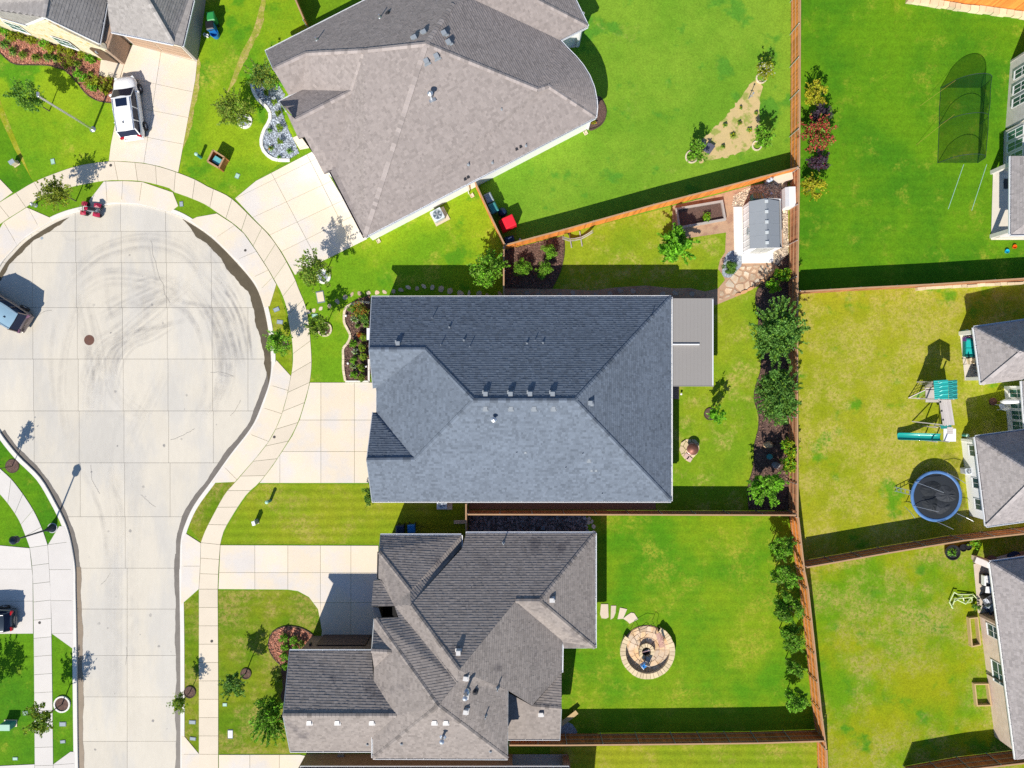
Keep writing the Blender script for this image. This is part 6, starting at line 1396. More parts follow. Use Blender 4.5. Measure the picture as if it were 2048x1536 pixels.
# ---------------------------------------------------------------- cars
def car(name, label, cpx, heading, paint, L=4.95, Wd=1.92, Hh=1.72, suv=True, roofmat=None, sunroof=True, glass=None, tail=None):
    """heading: angle of the nose from +X"""
    root = thing(name, label, 'car', P0(*cpx), heading); g = glass or M('car_glass', (0.012, 0.02, 0.05), 0.12, var=0.05, fine=0, spec=0.25)
    hl = L/2; hw = Wd/2
    # stations x from tail to nose: half width, sill, belt height, top (bonnet/boot) height
    st = [(-hl, 0.70, 0.42, 0.70, 0.90), (-hl+0.10, 0.88, 0.32, 0.82, 1.02), (-hl+0.35, 0.95, 0.28, 0.90, 1.06), (-1.3, 1.0, 0.26, 0.93, 1.06), (0, 1.0, 0.26, 0.92, 1.05),
          (0.95, 1.0, 0.26, 0.90, 1.04), (1.35, 0.985, 0.27, 0.86, 1.02), (hl-0.55, 0.95, 0.28, 0.80, 0.96), (hl-0.22, 0.86, 0.32, 0.72, 0.86), (hl-0.04, 0.66, 0.40, 0.62, 0.72), (hl, 0.55, 0.44, 0.56, 0.62)]
    mb = MB(); prof = []
    for x, k, zs, zb, zt in st:
        w_ = hw*k
        prof.append([(x, -w_*0.90, zs), (x, -w_, zs+0.16), (x, -w_, zb-0.10), (x, -w_*0.965, zb), (x, -w_*0.86, zt-0.02), (x, -w_*0.5, zt+0.025), (x, 0, zt+0.045),
                     (x, w_*0.5, zt+0.025), (x, w_*0.86, zt-0.02), (x, w_*0.965, zb), (x, w_, zb-0.10), (x, w_, zs+0.16), (x, w_*0.90, zs)])
    m_ = len(prof[0]); vs = [p for q in prof for p in q]; fs = [(i*m_+k, (i+1)*m_+k, (i+1)*m_+k+1, i*m_+k+1) for i in range(len(prof)-1) for k in range(m_-1)]
    fs += [tuple(range(m_-1, -1, -1)), tuple((len(prof)-1)*m_+k for k in range(m_))]
    mb.quadverts(vs, fs); b_ = mb.build('body', paint, root, world=False, smooth=True)
    md = b_.modifiers.new('sub', 'SUBSURF'); md.levels = 1; md.render_levels = 1
    MB().box((0, 0, 0.3), (L*0.9, Wd*0.86, 0.25)).build('underbody', m_black, root, world=False)
    # greenhouse
    xr0, xr1, xf1, xf0 = (-hl+0.10, -hl+0.36, 0.45, 1.34) if suv else (-hl+0.35, -hl+1.05, 0.25, 1.15)
    zb = 1.04; zt = Hh-0.06; wb = hw*0.90; wt = hw*0.79
    def ring_(x, w_, z): return [(x, -w_, z), (x, w_, z)]
    A = [(xf0, -wb*0.92, zb-0.03), (xf0, wb*0.92, zb-0.03), (xf1, wt, zt), (xf1, -wt, zt)]
    w1 = MB(); w1.quadverts([(x+0.03, y, z+0.03) for x, y, z in A], [(0, 1, 2, 3)]); w1.build('windscreen', g, root, world=False, smooth=False)
    B_ = [(xr0, -wb*0.88, zb), (xr0, wb*0.88, zb), (xr1, wt*0.97, zt), (xr1, -wt*0.97, zt)]
    MB().quadverts(B_, [(1, 0, 3, 2)]).build('rear_window', g, root, world=False)
    for s_ in (-1, 1):
        q = [(xf0, s_*wb*0.92, zb-0.03), (0.55, s_*wb, zb-0.02), (-0.5, s_*wb, zb), (xr0+0.3, s_*wb*0.98, zb), (xr0, s_*wb*0.88, zb), (xr1, s_*wt*0.97, zt), (-0.4, s_*wt, zt+0.02), (xf1, s_*wt, zt)]
        MB().quadverts(q, [(0, 1, 2, 3, 4, 5, 6, 7) if s_ > 0 else (7, 6, 5, 4, 3, 2, 1, 0)]).build('side_window', g, root, world=False)
        for a, b in (((xf0, s_*wb*0.92, zb-0.02), (xf1, s_*wt, zt)), ((xr0, s_*wb*0.89, zb), (xr1, s_*wt*0.98, zt)), ((-0.35, s_*wb, zb), (-0.40, s_*wt, zt+0.01)), ((-1.35, s_*wb*0.99, zb), (-1.45, s_*wt, zt+0.01))): MB().bar(a, b, 0.07, 0.06).build('pillar', paint, root, world=False)
        MB().tube([(xr1-0.05, s_*wt*0.86, zt+0.06), (-0.9, s_*wt*0.9, zt+0.12), (xf1-0.1, s_*wt*0.88, zt+0.06)], 0.022, 6).build('roof_rail', m_steel, root, world=False)
        mm = MB(); mm.box((0.98, s_*(hw+0.10), 1.05), (0.14, 0.24, 0.16), s_*0.2); mo = mm.build('mirror', paint, root, world=False, bevel=0.03)
        MB().box((hl-0.18, s_*hw*0.62, 0.70), (0.22, 0.34, 0.12), -s_*0.5).build('headlight', M('lamp_glass', (0.75, 0.78, 0.8), 0.1), root, world=False, bevel=0.02)
        MB().box((-hl+0.06, s_*hw*0.70, 0.92), (0.16, 0.32, 0.20), s_*0.35).build('tail_light', tail or M('red_lens', (0.45, 0.01, 0.02), 0.15), root, world=False, bevel=0.02)
        for xw in (-hl+0.98, hl-0.95):
            t = MB(); t.lathe((0, 0), [(0.20, -0.11), (0.335, -0.11), (0.36, -0.07), (0.36, 0.07), (0.335, 0.11), (0.20, 0.11)], 24, cap=False)
            to = t.build('tyre', m_rubber, root, world=False, smooth=True); to.rotation_euler = (math.pi/2, 0, 0); to.location = (xw, s_*(hw-0.03), 0.36)
            r_ = MB(); r_.lathe((0, 0), [(0.0, 0.03), (0.06, 0.05), (0.07, 0.03)], 12)
            for k in range(5): a = k*1.2566; r_.bar((0.05*math.cos(a), 0.05*math.sin(a), 0.03), (0.20*math.cos(a), 0.20*math.sin(a), 0.06), 0.055, 0.03)
            r_.lathe((0, 0), [(0.185, -0.1), (0.215, 0.085), (0.20, 0.10)], 24, cap=False)
            ro = r_.build('rim', m_wheel, to, world=False)
            if s_ < 0: pass
            else: ro.rotation_euler = (math.pi, 0, 0)
    q = [(xr1-0.06, -wt*0.95, zt), (-0.5, -wt*1.01, zt+0.02), (xf1+0.03, -wt*0.98, zt), (xf1+0.10, 0, zt+0.02), (xf1+0.03, wt*0.98, zt), (-0.5, wt*1.01, zt+0.02), (xr1-0.06, wt*0.95, zt), (xr1-0.10, 0, zt+0.01),
         (xr1+0.1, -wt*0.7, zt+0.06), (-0.5, -wt*0.75, zt+0.085), (xf1-0.1, -wt*0.7, zt+0.06), (xf1-0.08, 0, zt+0.08), (xf1-0.1, wt*0.7, zt+0.06), (-0.5, wt*0.75, zt+0.085), (xr1+0.1, wt*0.7, zt+0.06), (xr1+0.08, 0, zt+0.075), (-0.5, 0, zt+0.10)]
    rm = MB(); rm.quadverts(q, [(i, (i+1) % 8, 8+(i+1) % 8, 8+i) for i in range(8)]+[(8, 9, 16, 15), (9, 10, 11, 16), (11, 12, 13, 16), (13, 14, 15, 16)])
    rm.build('roof', roofmat or paint, root, world=False, smooth=True)
    if sunroof: MB().box((0.02, 0, zt+0.088), (0.62, wt*1.15, 0.015)).build('sunroof', g, root, world=False)
    MB().box((-1.55, 0.05, zt+0.12), (0.16, 0.05, 0.06)).build('antenna', m_black, root, world=False)
    MB().box((-hl+0.03, 0, 0.45), (0.14, Wd*0.8, 0.22)).build('bumper', paint if suv else m_black, root, world=False, bevel=0.05)
    return root
p_white = M('white_car_paint', (0.88, 0.88, 0.89), 0.25, var=0.01, fine=0, coat=0.8); p_brown = M('bronze_car_paint', (0.20, 0.16, 0.15), 0.25, var=0.02, fine=0, coat=0.8, metal=0.4)
p_blk = M('dark_car_paint', (0.045, 0.06, 0.075), 0.2, var=0.02, fine=0, coat=1.0, metal=0.3)
car('parked_car', 'white family SUV with dark sunroof parked on the top left driveway', (266, 222), math.radians(98), p_white)
car('parked_car', 'dark SUV with sky tinted roof cut off by the left edge of the road bulb', (10, 617), math.radians(148.5), p_brown, L=5.1, Hh=1.85, roofmat=M('sky_reflection_roof', (0.26, 0.40, 0.50), 0.25, coat=0.5), sunroof=False, tail=M('smoked_lens', (0.20, 0.10, 0.16), 0.15))  # sky reflection on the dark roof is put in as blue-grey colour
car('parked_car', 'dark hatchback with red tail lights on the left driveway, rear end only in view', (-16, 1234), math.pi, p_blk, L=4.5, Wd=1.8, Hh=1.5, sunroof=False)
# ---------------------------------------------------------------- quad bike
def quad(px, py, rz):
    root = thing('quad_bike', 'small red and black quad bike standing by the kerb of the road bulb', 'quad bike', P0(px, py, -0.1), rz)
    mr = M('crimson_plastic', (0.42, 0.02, 0.06), 0.35, var=0.1, coat=0.4)
    for sx in (-1, 1):
        for sy in (-1, 1):
            t = MB(); t.lathe((0, 0), [(0.10, -0.11), (0.21, -0.12), (0.26, -0.07), (0.26, 0.07), (0.21, 0.12), (0.10, 0.11)], 18, cap=False); o = t.build('wheel', m_rubber, root, world=False, smooth=True)
            o.rotation_euler = (math.pi/2, 0, 0); o.location = (sx*0.52, sy*0.38, 0.26)
            h = MB(); h.lathe((0, 0), [(0.10, -0.05), (0.0, 0.06)], 10); h.lathe((0, 0), [(0.11, 0.05), (0, -0.07)], 10); h.build('hub', m_wheel, o, world=False)
            f = MB(); f.quadverts([(sx*0.30, sy*0.18, 0.62), (sx*0.78, sy*0.20, 0.52), (sx*0.80, sy*0.52, 0.47), (sx*0.52, sy*0.56, 0.60), (sx*0.26, sy*0.50, 0.58), (sx*0.52, sy*0.34, 0.68)], [(0, 1, 5), (1, 2, 5), (2, 3, 5), (3, 4, 5), (4, 0, 5)]); f.build('fender', mr, root, world=False)
    MB().box((-0.15, 0, 0.66), (0.62, 0.26, 0.12)).build('seat', m_black, root, world=False, bevel=0.04)
    MB().box((0.25, 0, 0.62), (0.35, 0.24, 0.20)).build('tank', mr, root, world=False, bevel=0.05)
    MB().box((0.0, 0, 0.40), (1.1, 0.30, 0.24)).build('frame', m_ventgrey, root, world=False)
    MB().tube([(0.30, -0.40, 0.92), (0.42, -0.12, 0.86), (0.42, 0.12, 0.86), (0.30, 0.40, 0.92)], 0.02, 6).build('handlebar', m_black, root, world=False)
    rk = MB()
    for y in (-0.18, -0.06, 0.06, 0.18): rk.bar((0.5, y, 0.70), (0.82, y, 0.70), 0.02, 0.02); rk.bar((-0.82, y, 0.70), (-0.45, y, 0.70), 0.02, 0.02)
    rk.build('luggage_rack', m_steel, root, world=False)
quad(187, 421, math.radians(172))
# ---------------------------------------------------------------- lamps
lp = thing('street_lamp', 'tall plain white lamp pole leaning over the top left lawn', 'street lamp', P0(186, 259))
MB().lathe((0, 0), [(0.15, 0), (0.15, 0.06), (0.09, 0.10), (0.075, 6.6), (0.0, 6.62)], 12).build('pole', m_galv, lp, world=False, smooth=False)
MB().lathe((0, 0), [(0.24, 0), (0.24, 0.04), (0, 0.04)], 16).build('base_plate', m_galv, lp, world=False)
MB().box((0.0, 0.12, 6.6), (0.14, 0.3, 0.12)).build('lamp_head', m_galv, lp, world=False)
lp = thing('street_lamp', 'dark blue decorative lamp post on the left verge by the pavement', 'street lamp', P0(105, 1056))
m_lampb = M('blue_black_iron', (0.012, 0.025, 0.05), 0.4, metal=0.3)
MB().lathe((0, 0), [(0.33, 0), (0.33, 0.08), (0.26, 0.14), (0.22, 0.45), (0.12, 0.70), (0.07, 1.0), (0.055, 3.9), (0.10, 3.95), (0.05, 4.02)], 16).build('post', m_lampb, lp, world=False, smooth=True)
MB().lathe((0, 0), [(0.40, 0), (0.40, 0.03), (0, 0.03)], 20).build('base_plate', M('concrete_footing', (0.5, 0.5, 0.52), 0.8), lp, world=False)
MB().lathe((0, 0), [(0.12, 4.0), (0.28, 4.15), (0.26, 4.45), (0.32, 4.5), (0.18, 4.68), (0.03, 4.85), (0, 4.9)], 16).build('lantern', m_lampb, lp, world=False, smooth=True)
# ---------------------------------------------------------------- shed and its yard things
S = thing('garden_shed', 'white plastic garden shed with grey two slope roof and white ridge blocks', 'shed', P0(1522, 455))
ze, zr = 1.95, 2.45
nw, ne, sw, se = W(1498, 403, ze), W(1558, 402, ze), W(1500, 497, ze), W(1560, 495, ze); rn, rsd = W(1532.5, 396.5, zr), W(1534, 495, zr)
for a, b, c_, d_ in ((nw, rn, rsd, sw), (rn, ne, se, rsd)):
    mb = MB(); t = Vector((0, 0, -0.06)); V = [a, b, c_, d_]; mb.quadverts(V+[p+t for p in V], [(3, 2, 1, 0), (4, 5, 6, 7)]+[(i, (i+1) % 4, 4+(i+1) % 4, 4+i) for i in range(4)])
    ro = mb.build('roof_panel', m_shedgrey, S)
    for k in range(1, 4):
        f = k/4; p = a+(d_-a)*f; q = b+(c_-b)*f; MB().bar(p+Vector((0, 0, 0.002)), q+Vector((0, 0, 0.002)), 0.04, 0.008).build('rib', m_shedgrey, ro)
for k in range(5):
    p = rn+(rsd-rn)*(0.06+k*0.21); MB().box((p.x, p.y, p.z+0.03), (0.26, 0.24, 0.08)).build('ridge_block', M('pale_ridge_plastic', (0.55, 0.58, 0.58), 0.5), S, bevel=0.02)
wb = [P0(1486, 413), P0(1544, 410), P0(1546, 504), P0(1486, 505)]
mb = MB()
for i in range(4):
    a, b = wb[i], wb[(i+1) % 4]; mb.quadverts([a, b, b+Vector((0, 0, 1.9)), a+Vector((0, 0, 1.9))], [(3, 2, 1, 0)])
m1, m2 = (wb[0]+wb[1])/2, (wb[2]+wb[3])/2
mb.face([wb[3]+Vector((0, 0, 1.9)), wb[2]+Vector((0, 0, 1.9)), m2+Vector((0, 0, 2.38))]); mb.face([wb[0]+Vector((0, 0, 1.9)), wb[1]+Vector((0, 0, 1.9)), m1+Vector((0, 0, 2.38))])
mb.build('wall', m_plasticw, S)
for k in range(7):
    p = wb[0]+(wb[3]-wb[0])*((k+0.5)/7); MB().box((p.x-0.012, p.y, 0.95), (0.02, 0.05, 1.85)).build('wall_rib', m_shedgrey if k in () else m_plasticw, S)
for s_ in (0, 1):
    a = wb[3]+(wb[2]-wb[3])*(0.22+s_*0.29); b = wb[3]+(wb[2]-wb[3])*(0.49+s_*0.29); MB().bar(a+Vector((0, -0.03, 0.9)), b+Vector((0, -0.03, 0.9)), 0.04, 1.7).build('door', M('shed_door_grey', (0.45, 0.45, 0.42), 0.6), S)
p = P0(1485, 470, 1.3); MB().box((p.x-0.02, p.y, 1.3), (0.03, 0.5, 0.4)).build('window', m_lid, S)
sheet('shed_pad', PX([(1466, 414), (1484, 414), (1485, 505), (1546, 504), (1544, 526), (1483, 527), (1483, 511), (1468, 511)]), 0.12, m_edgew, thick=0.12)
mb = MB(); mb.bar(P0(1483, 507, 0.14)+Vector((0, 0, 0)), P0(1546, 507, 0.14), 0.3, 0.02)
for k in range(4): a = P0(1484, 510+k*4.2, 0.125); b = P0(1545, 509.5+k*4.2, 0.125); MB().bar(a+Vector((0, 0, 0.025)), b+Vector((0, 0, 0.025)), 0.155, 0.04).build('ramp_board', m_plasticw, S)
DB = thing('storage_box', 'tall white outdoor storage cabinet with sloping lid against the rear fence', 'storage box', P0(1563, 402))
mb = MB(); a, b, c_, d_ = P0(1559, 383), P0(1578, 382), P0(1579, 420), P0(1560, 421)
mb.prism([(v.x, v.y) for v in (a, b, c_, d_)], 0.02, 1.15); mb.build('cabinet', m_plasticw, DB)
l0, l1, l2, l3 = (Vector((v.x, v.y, z)) for v, z in ((a, 1.17), (b, 1.3), (c_, 1.3), (d_, 1.17)))
md_ = (l0+l1)/2+Vector((-0.12, 0, 0.06)); me_ = (l3+l2)/2+Vector((-0.12, 0, 0.06))
MB().quadverts([l0, md_, me_, l3], [(3, 2, 1, 0)]).build('lid', M('pale_grey_plastic', (0.55, 0.56, 0.58), 0.5), DB); MB().quadverts([md_, l1, l2, me_], [(3, 2, 1, 0)]).build('lid', m_plasticw, DB)
TB = thing('tarp_covered_stack', 'cream tarp covered stack in the corner behind the shed', 'covered stack', P0(1556, 360)); mb = MB()
pp = PX([(1541, 359), (1577, 349), (1579, 363), (1553, 370)]); mb.prism(pp, 0.02, 0.75); mb.build('tarp', m_stucco, TB, bevel=0.06)
for i, (x, y, h_, r_) in enumerate(((1531, 366, 0.9, 0.17), (1535, 363.5, 1.0, 0.18))):
    t = thing('gas_canister', ('front' if i == 0 else 'rear')+' pale blue canister of the pair behind the shed', 'canister', P0(x, y)); MB().lathe((0, 0), [(r_, 0.02), (r_, h_*0.8), (r_*0.8, h_*0.92), (r_*0.3, h_)], 18).build('tank', M('pale_blue_enamel', (0.42, 0.50, 0.62), 0.4), t, world=False, smooth=True); MB().lathe((0, 0), [(0.05, h_), (0.05, h_+0.08), (0, h_+0.08)], 10).build('valve', m_steel, t, world=False)
cf = thing('cold_frame', 'small glazed cold frame tucked behind the north wall of the shed', 'cold frame', P0(1508, 400))
for k in range(4): MB().bar(P0(1500+k*7, 391, 0.7), P0(1498+k*7, 404, 1.1), 0.04, 0.04).build('frame_bar', M('slate_enamel', (0.14, 0.22, 0.27), 0.4), cf)
MB().quadverts([P0(1500, 391, 0.68), P0(1521, 391, 0.68), P0(1521, 404, 1.08), P0(1500, 404, 1.08)], [(3, 2, 1, 0)]).build('glass', m_glassgreen, cf); MB().box((*W2(1510, 398), 0.33), (0.8, 0.45, 0.6)).build('box', m_uteal, cf)
st = thing('folded_stand', 'little folded metal stand with round blue top behind the shed', 'stand', P0(1538, 390)); MB().lathe((0, 0), [(0.10, 0.5), (0.10, 0.53), (0, 0.53)], 14).build('top', M('pale_blue_enamel', (0.42, 0.50, 0.62)), st, world=False)
for k in range(4): MB().bar((0, 0, 0.5), (0.25*math.cos(k*1.57+0.4), 0.25*math.sin(k*1.57+0.4), 0.0), 0.02, 0.02).build('leg', m_steel, st, world=False)
# raised planter
def frame_box(label, corners, wd, h, m, soil=None, name='raised_planter', cat='planter', soilz=None):
    root = thing(name, label, cat, P0(*corners[0])); C_ = [P0(*c) for c in corners]; n = len(C_); cen = sum(C_, Vector())/n
    for i in range(n):
        a, b = C_[i], C_[(i+1) % n]; d = (b-a).normalized(); nn = Vector((-d.y, d.x, 0)); nn = nn if nn.dot(cen-(a+b)/2) > 0 else -nn
        off = nn*wd/2; MB().bar(a+off+d*(wd if i % 2 else 0)+Vector((0, 0, h/2)), b+off-d*(wd if i % 2 else 0)+Vector((0, 0, h/2)), wd, h).build('side_board', m, root)
    if soil: sheet('soil', [(cen+(c-cen)*0.93)[:2] for c in C_], soilz or h*0.5, soil, None, root)
    return root
frame_box('large grey timber raised bed with dark soil beside the granite path', [(1349, 418), (1443, 402), (1450, 442), (1355, 459)], 0.16, 0.38, m_greywood, m_mulch, soilz=0.14)
plant('lime_plant', 'small lime green plant alone in the raised bed soil', 'plant', 1411, 437, 8, 0.35, [L_bright, L_lime], 420, 0.12, seed=201, miw=0.3, trunk=False)
frame_box('long narrow pine raised bed along the tan brick wall', [(1932, 1233), (1950, 1231), (1956, 1287), (1937, 1291)], 0.09, 0.4, m_wood)
frame_box('square pine raised bed in the lower right yard', [(1943, 1364), (1972, 1364), (1978, 1408), (1948, 1409)], 0.09, 0.35, m_wood)
# curved bench (hammock stand) by the orange fence
hb = thing('hammock_stand', 'curved grey timber hammock stand by the orange diagonal fence', 'hammock stand', P0(1151, 480))
arc = [(1124, 480), (1138, 482), (1150, 480), (1163, 477), (1174, 472), (1183, 468)]; hz = [0.85, 0.40, 0.22, 0.22, 0.45, 0.95]
mb = MB(); pts = [P0(x, y, z) for (x, y), z in zip(arc, hz)]
for s_ in (-1, 1):
    for a, b in zip(pts, pts[1:]): MB().bar(a+Vector((0, s_*0.07, 0)), b+Vector((0, s_*0.07, 0)), 0.06, 0.12).build('arch_beam', m_greywood, hb)
for x, dy in ((1141, 0), (1162, -3)): MB().bar(P0(x-3, 466+dy, 0.06), P0(x+2, 496+dy, 0.06), 0.08, 0.08).build('foot', m_greywood, hb)
# fire bowl and stones
flag_field('flagstone_patch', [(1362, 884), (1372, 878), (1390, 878), (1398, 886), (1399, 898), (1394, 908), (1386, 916), (1377, 924), (1370, 920), (1362, 910), (1358, 898)], 15, m_capst, 9, h=0.06, gap=0.02)
fb = thing('fire_bowl', 'round copper coloured fire bowl on irregular flagstones', 'fire bowl', P0(1382, 897))
MB().lathe((0, 0), [(0.16, 0.25), (0.34, 0.38), (0.42, 0.52), (0.46, 0.55), (0.42, 0.58), (0.30, 0.70), (0.10, 0.78), (0, 0.79)], 28).build('bowl', m_copper, fb, world=False, smooth=True)
MB().lathe((0, 0), [(0.44, 0.53), (0.48, 0.55), (0.44, 0.57)], 28, cap=False).build('rim', M('copper_rim', (0.30, 0.18, 0.17), 0.4, metal=0.6), fb, world=False)
for k in range(3): MB().bar((0.3*math.cos(k*2.09), 0.3*math.sin(k*2.09), 0.42), (0.42*math.cos(k*2.09), 0.42*math.sin(k*2.09), 0.05), 0.03, 0.03).build('leg', m_black, fb, world=False)
MB().bar(P0(1362, 885, 0.08), P0(1371, 879, 0.08), 0.03, 0.03).build('poker', m_black, fb)
pv = thing('paver_pair', 'two pink rectangular pavers below the copper fire bowl', 'paver', P0(1375, 914)); 
for i, (x, y) in enumerate(((1373, 912), (1378, 918))): MB().box((*W2(x, y), 0.09), (0.40, 0.36, 0.05), -0.6).build('paver', M('pink_paver_light', (0.62, 0.44, 0.38), 0.8), pv)
# boulders
def boulder(label, px, py, r, m, seed, h=0.5):
    root = thing('boulder', label, 'boulder', P0(px, py)); rr = random.Random(seed); mb = MB(); V = []; n = 9
    for j, (f, z) in enumerate(((1.0, 0), (1.05, 0.35), (0.8, 0.75), (0.35, 1.0))):
        for k in range(n): a = 2*math.pi*k/n; q = r*f*rr.uniform(0.85, 1.15); V.append((q*math.cos(a)*1.15, q*math.sin(a)*0.85, z*h*rr.uniform(0.9, 1.1)))
    fs = [(j*n+k, j*n+(k+1) % n, (j+1)*n+(k+1) % n, (j+1)*n+k) for j in range(3) for k in range(n)]+[tuple(3*n+k for k in range(n))]
    mb.quadverts(V, fs); mb.build('rock', m, root, world=False)
boulder('tan sunlit boulder in the rear mulch bed', 1535, 889, 0.32, M('tan_rock', (0.55, 0.38, 0.22), 0.9, var=0.25, bump=0.5), 3)
boulder('grey boulder in shade in the rear mulch bed below the teal lid', 1551, 930, 0.30, M('grey_rock_b', (0.28, 0.27, 0.27), 0.9, var=0.25, bump=0.5), 4, 0.35)
tl = thing('pond_cover', 'round teal pond cover in the shaded mulch by the rear fence', 'cover', P0(1538, 913)); MB().lathe((0, 0), [(0.23, 0.02), (0.23, 0.20), (0.19, 0.22), (0, 0.23)], 24).build('lid', m_uteal, tl, world=False); 
for i, (x, y) in enumerate(((710, 610), (693, 632), (697, 727), (702, 751), (733, 733), (652, 664), (1361, 788), (1040, 480))):
    g = thing('garden_light', ('at the top of the middle house bed', 'by the upper edging of the middle house bed', 'in the outer middle house bed', 'low in the middle house bed', 'against the middle house wall', 'in the brick tree ring', 'at the patio cover corner', 'in the side mulch bed')[i]+', small white light', 'garden light', P0(x, y)); g['label'] = 'small white garden light '+('at the top of the middle house bed', 'by the upper edging of the middle house bed', 'in the outer middle house bed', 'low in the middle house bed', 'against the middle house wall', 'in the brick tree ring', 'at the patio cover corner', 'in the side mulch bed')[i]
    MB().lathe((0, 0), [(0.02, 0), (0.02, 0.2), (0.09, 0.22), (0.08, 0.27), (0, 0.29)], 10).build('lamp', m_plasticw, g, world=False)
# ---------------------------------------------------------------- bins and covered things
def wheelie(label, px, py, rz, mbody, mlid, s=1.0, handle=True):
    root = thing('wheelie_bin', label, 'bin', P0(px, py), rz); w_, d_, h_ = 0.58*s, 0.68*s, 1.02*s
    mb = MB(); b = [(-w_*0.4, -d_*0.38), (w_*0.4, -d_*0.38), (w_*0.4, d_*0.38), (-w_*0.4, d_*0.38)]; t = [(-w_/2, -d_/2), (w_/2, -d_/2), (w_/2, d_/2), (-w_/2, d_/2)]
    mb.quadverts([(*p, 0.05) for p in b]+[(*p, h_) for p in t], [(0, 1, 5, 4), (1, 2, 6, 5), (2, 3, 7, 6), (3, 0, 4, 7), (3, 2, 1, 0)]); mb.build('bin_body', mbody, root, world=False, bevel=0.03)
    l = MB(); l.quadverts([(-w_*0.54, -d_*0.55, h_), (w_*0.54, -d_*0.55, h_), (w_*0.54, d_*0.52, h_+0.03), (-w_*0.54, d_*0.52, h_+0.03), (-w_*0.42, -d_*0.42, h_+0.07), (w_*0.42, -d_*0.42, h_+0.07), (w_*0.42, d_*0.40, h_+0.10), (-w_*0.42, d_*0.40, h_+0.10)], [(4, 5, 6, 7), (0, 1, 5, 4), (1, 2, 6, 5), (2, 3, 7, 6), (3, 0, 4, 7)]); l.build('lid', mlid, root, world=False, bevel=0.02)
    MB().tube([(-w_*0.4, d_*0.6, h_-0.05), (w_*0.4, d_*0.6, h_-0.05)], 0.02, 8).build('handle', m_black, root, world=False)
    for s_ in (-1, 1):
        o = MB().lathe((0, 0), [(0.12, -0.03), (0.12, 0.03)], 16).build('wheel', m_rubber, root, world=False); o.rotation_euler = (0, math.pi/2, 0); o.location = (s_*w_*0.42, d_*0.42, 0.12)
    return root
wheelie('bright green bin standing beside the top left house wall', 432, 46, 3.3, m_green, m_green); wheelie('black lidded blue bin just below the green bin', 430, 63, 3.3, m_blue, m_black)
tub = thing('round_tub', 'blue round tub below the bins by the top left house', 'tub', P0(433, 72)); MB().lathe((0, 0), [(0.28, 0.02), (0.34, 0.5), (0.31, 0.5), (0.26, 0.1), (0, 0.1)], 20).build('tub', m_blue, tub, world=False)
for i, (x, y) in enumerate(((411, 71), (416, 73))):
    q = thing('concrete_block', ('left' if i == 0 else 'right')+' white hollow block at the foot of the shaded side wall', 'block', P0(x, y))
    for dx, dy, sx, sy in ((-0.09, 0, 0.04, 0.22), (0.09, 0, 0.04, 0.22), (0, -0.09, 0.22, 0.04), (0, 0.09, 0.22, 0.04)): MB().box((dx, dy, 0.1), (sx, sy, 0.2)).build('block_side', m_white, q, world=False)
wheelie('dark navy bin in shade north of the bottom house', 804, 1055, 0, m_navy, m_navy, 1.05); wheelie('bright blue bin beside the navy bin', 826, 1053, 0.05, m_blue, m_blue, 0.95)
wheelie('grey wheeled bin behind the slanting cedar fence', 978, 402, 0.45, m_lid, m_lid, 1.0); wheelie('teal green bin behind the slanting cedar fence', 987, 422, 0.45, m_uteal, m_uteal, 1.05)
dm = thing('covered_mower', 'dark covered mower in shade beside the red grill cover', 'mower', P0(1005, 426)); MB().lathe((0, 0), [(0.36, 0.02), (0.36, 0.35), (0.24, 0.55), (0, 0.6)], 16).build('cover', m_navy, dm, world=False, smooth=True)
rg = thing('covered_grill', 'bright red fabric covered grill behind the cedar fence', 'grill', P0(1015.5, 451), math.radians(24)); mb = MB()
mb.quadverts([(-0.62, -0.45, 0.02), (0.62, -0.45, 0.02), (0.62, 0.5, 0.02), (-0.62, 0.5, 0.02), (-0.20, -0.45, 1.20), (0.58, -0.45, 1.22), (0.58, 0.45, 1.22), (-0.20, 0.45, 1.20), (-0.62, -0.45, 0.75), (-0.62, 0.45, 0.75)], [(4, 5, 6, 7), (0, 1, 5, 4, 8), (1, 2, 6, 5), (2, 3, 9, 7, 6), (8, 4, 7, 9), (3, 0, 8, 9)]); mb.build('cover', m_red, rg, world=False, bevel=0.05)
bb = thing('black_tub', 'black storage tub with pale items at the fence corner', 'tub', P0(1019, 481), 0.25)
mb = MB(); mb.box((0, 0, 0.25), (0.75, 0.5, 0.5)); mb.build('tub', m_navy, bb, world=False, bevel=0.04); MB().bar((-0.1, 0.05, 0.53), (0.2, 0.12, 0.55), 0.08, 0.05).build('hose', m_galv, bb, world=False)
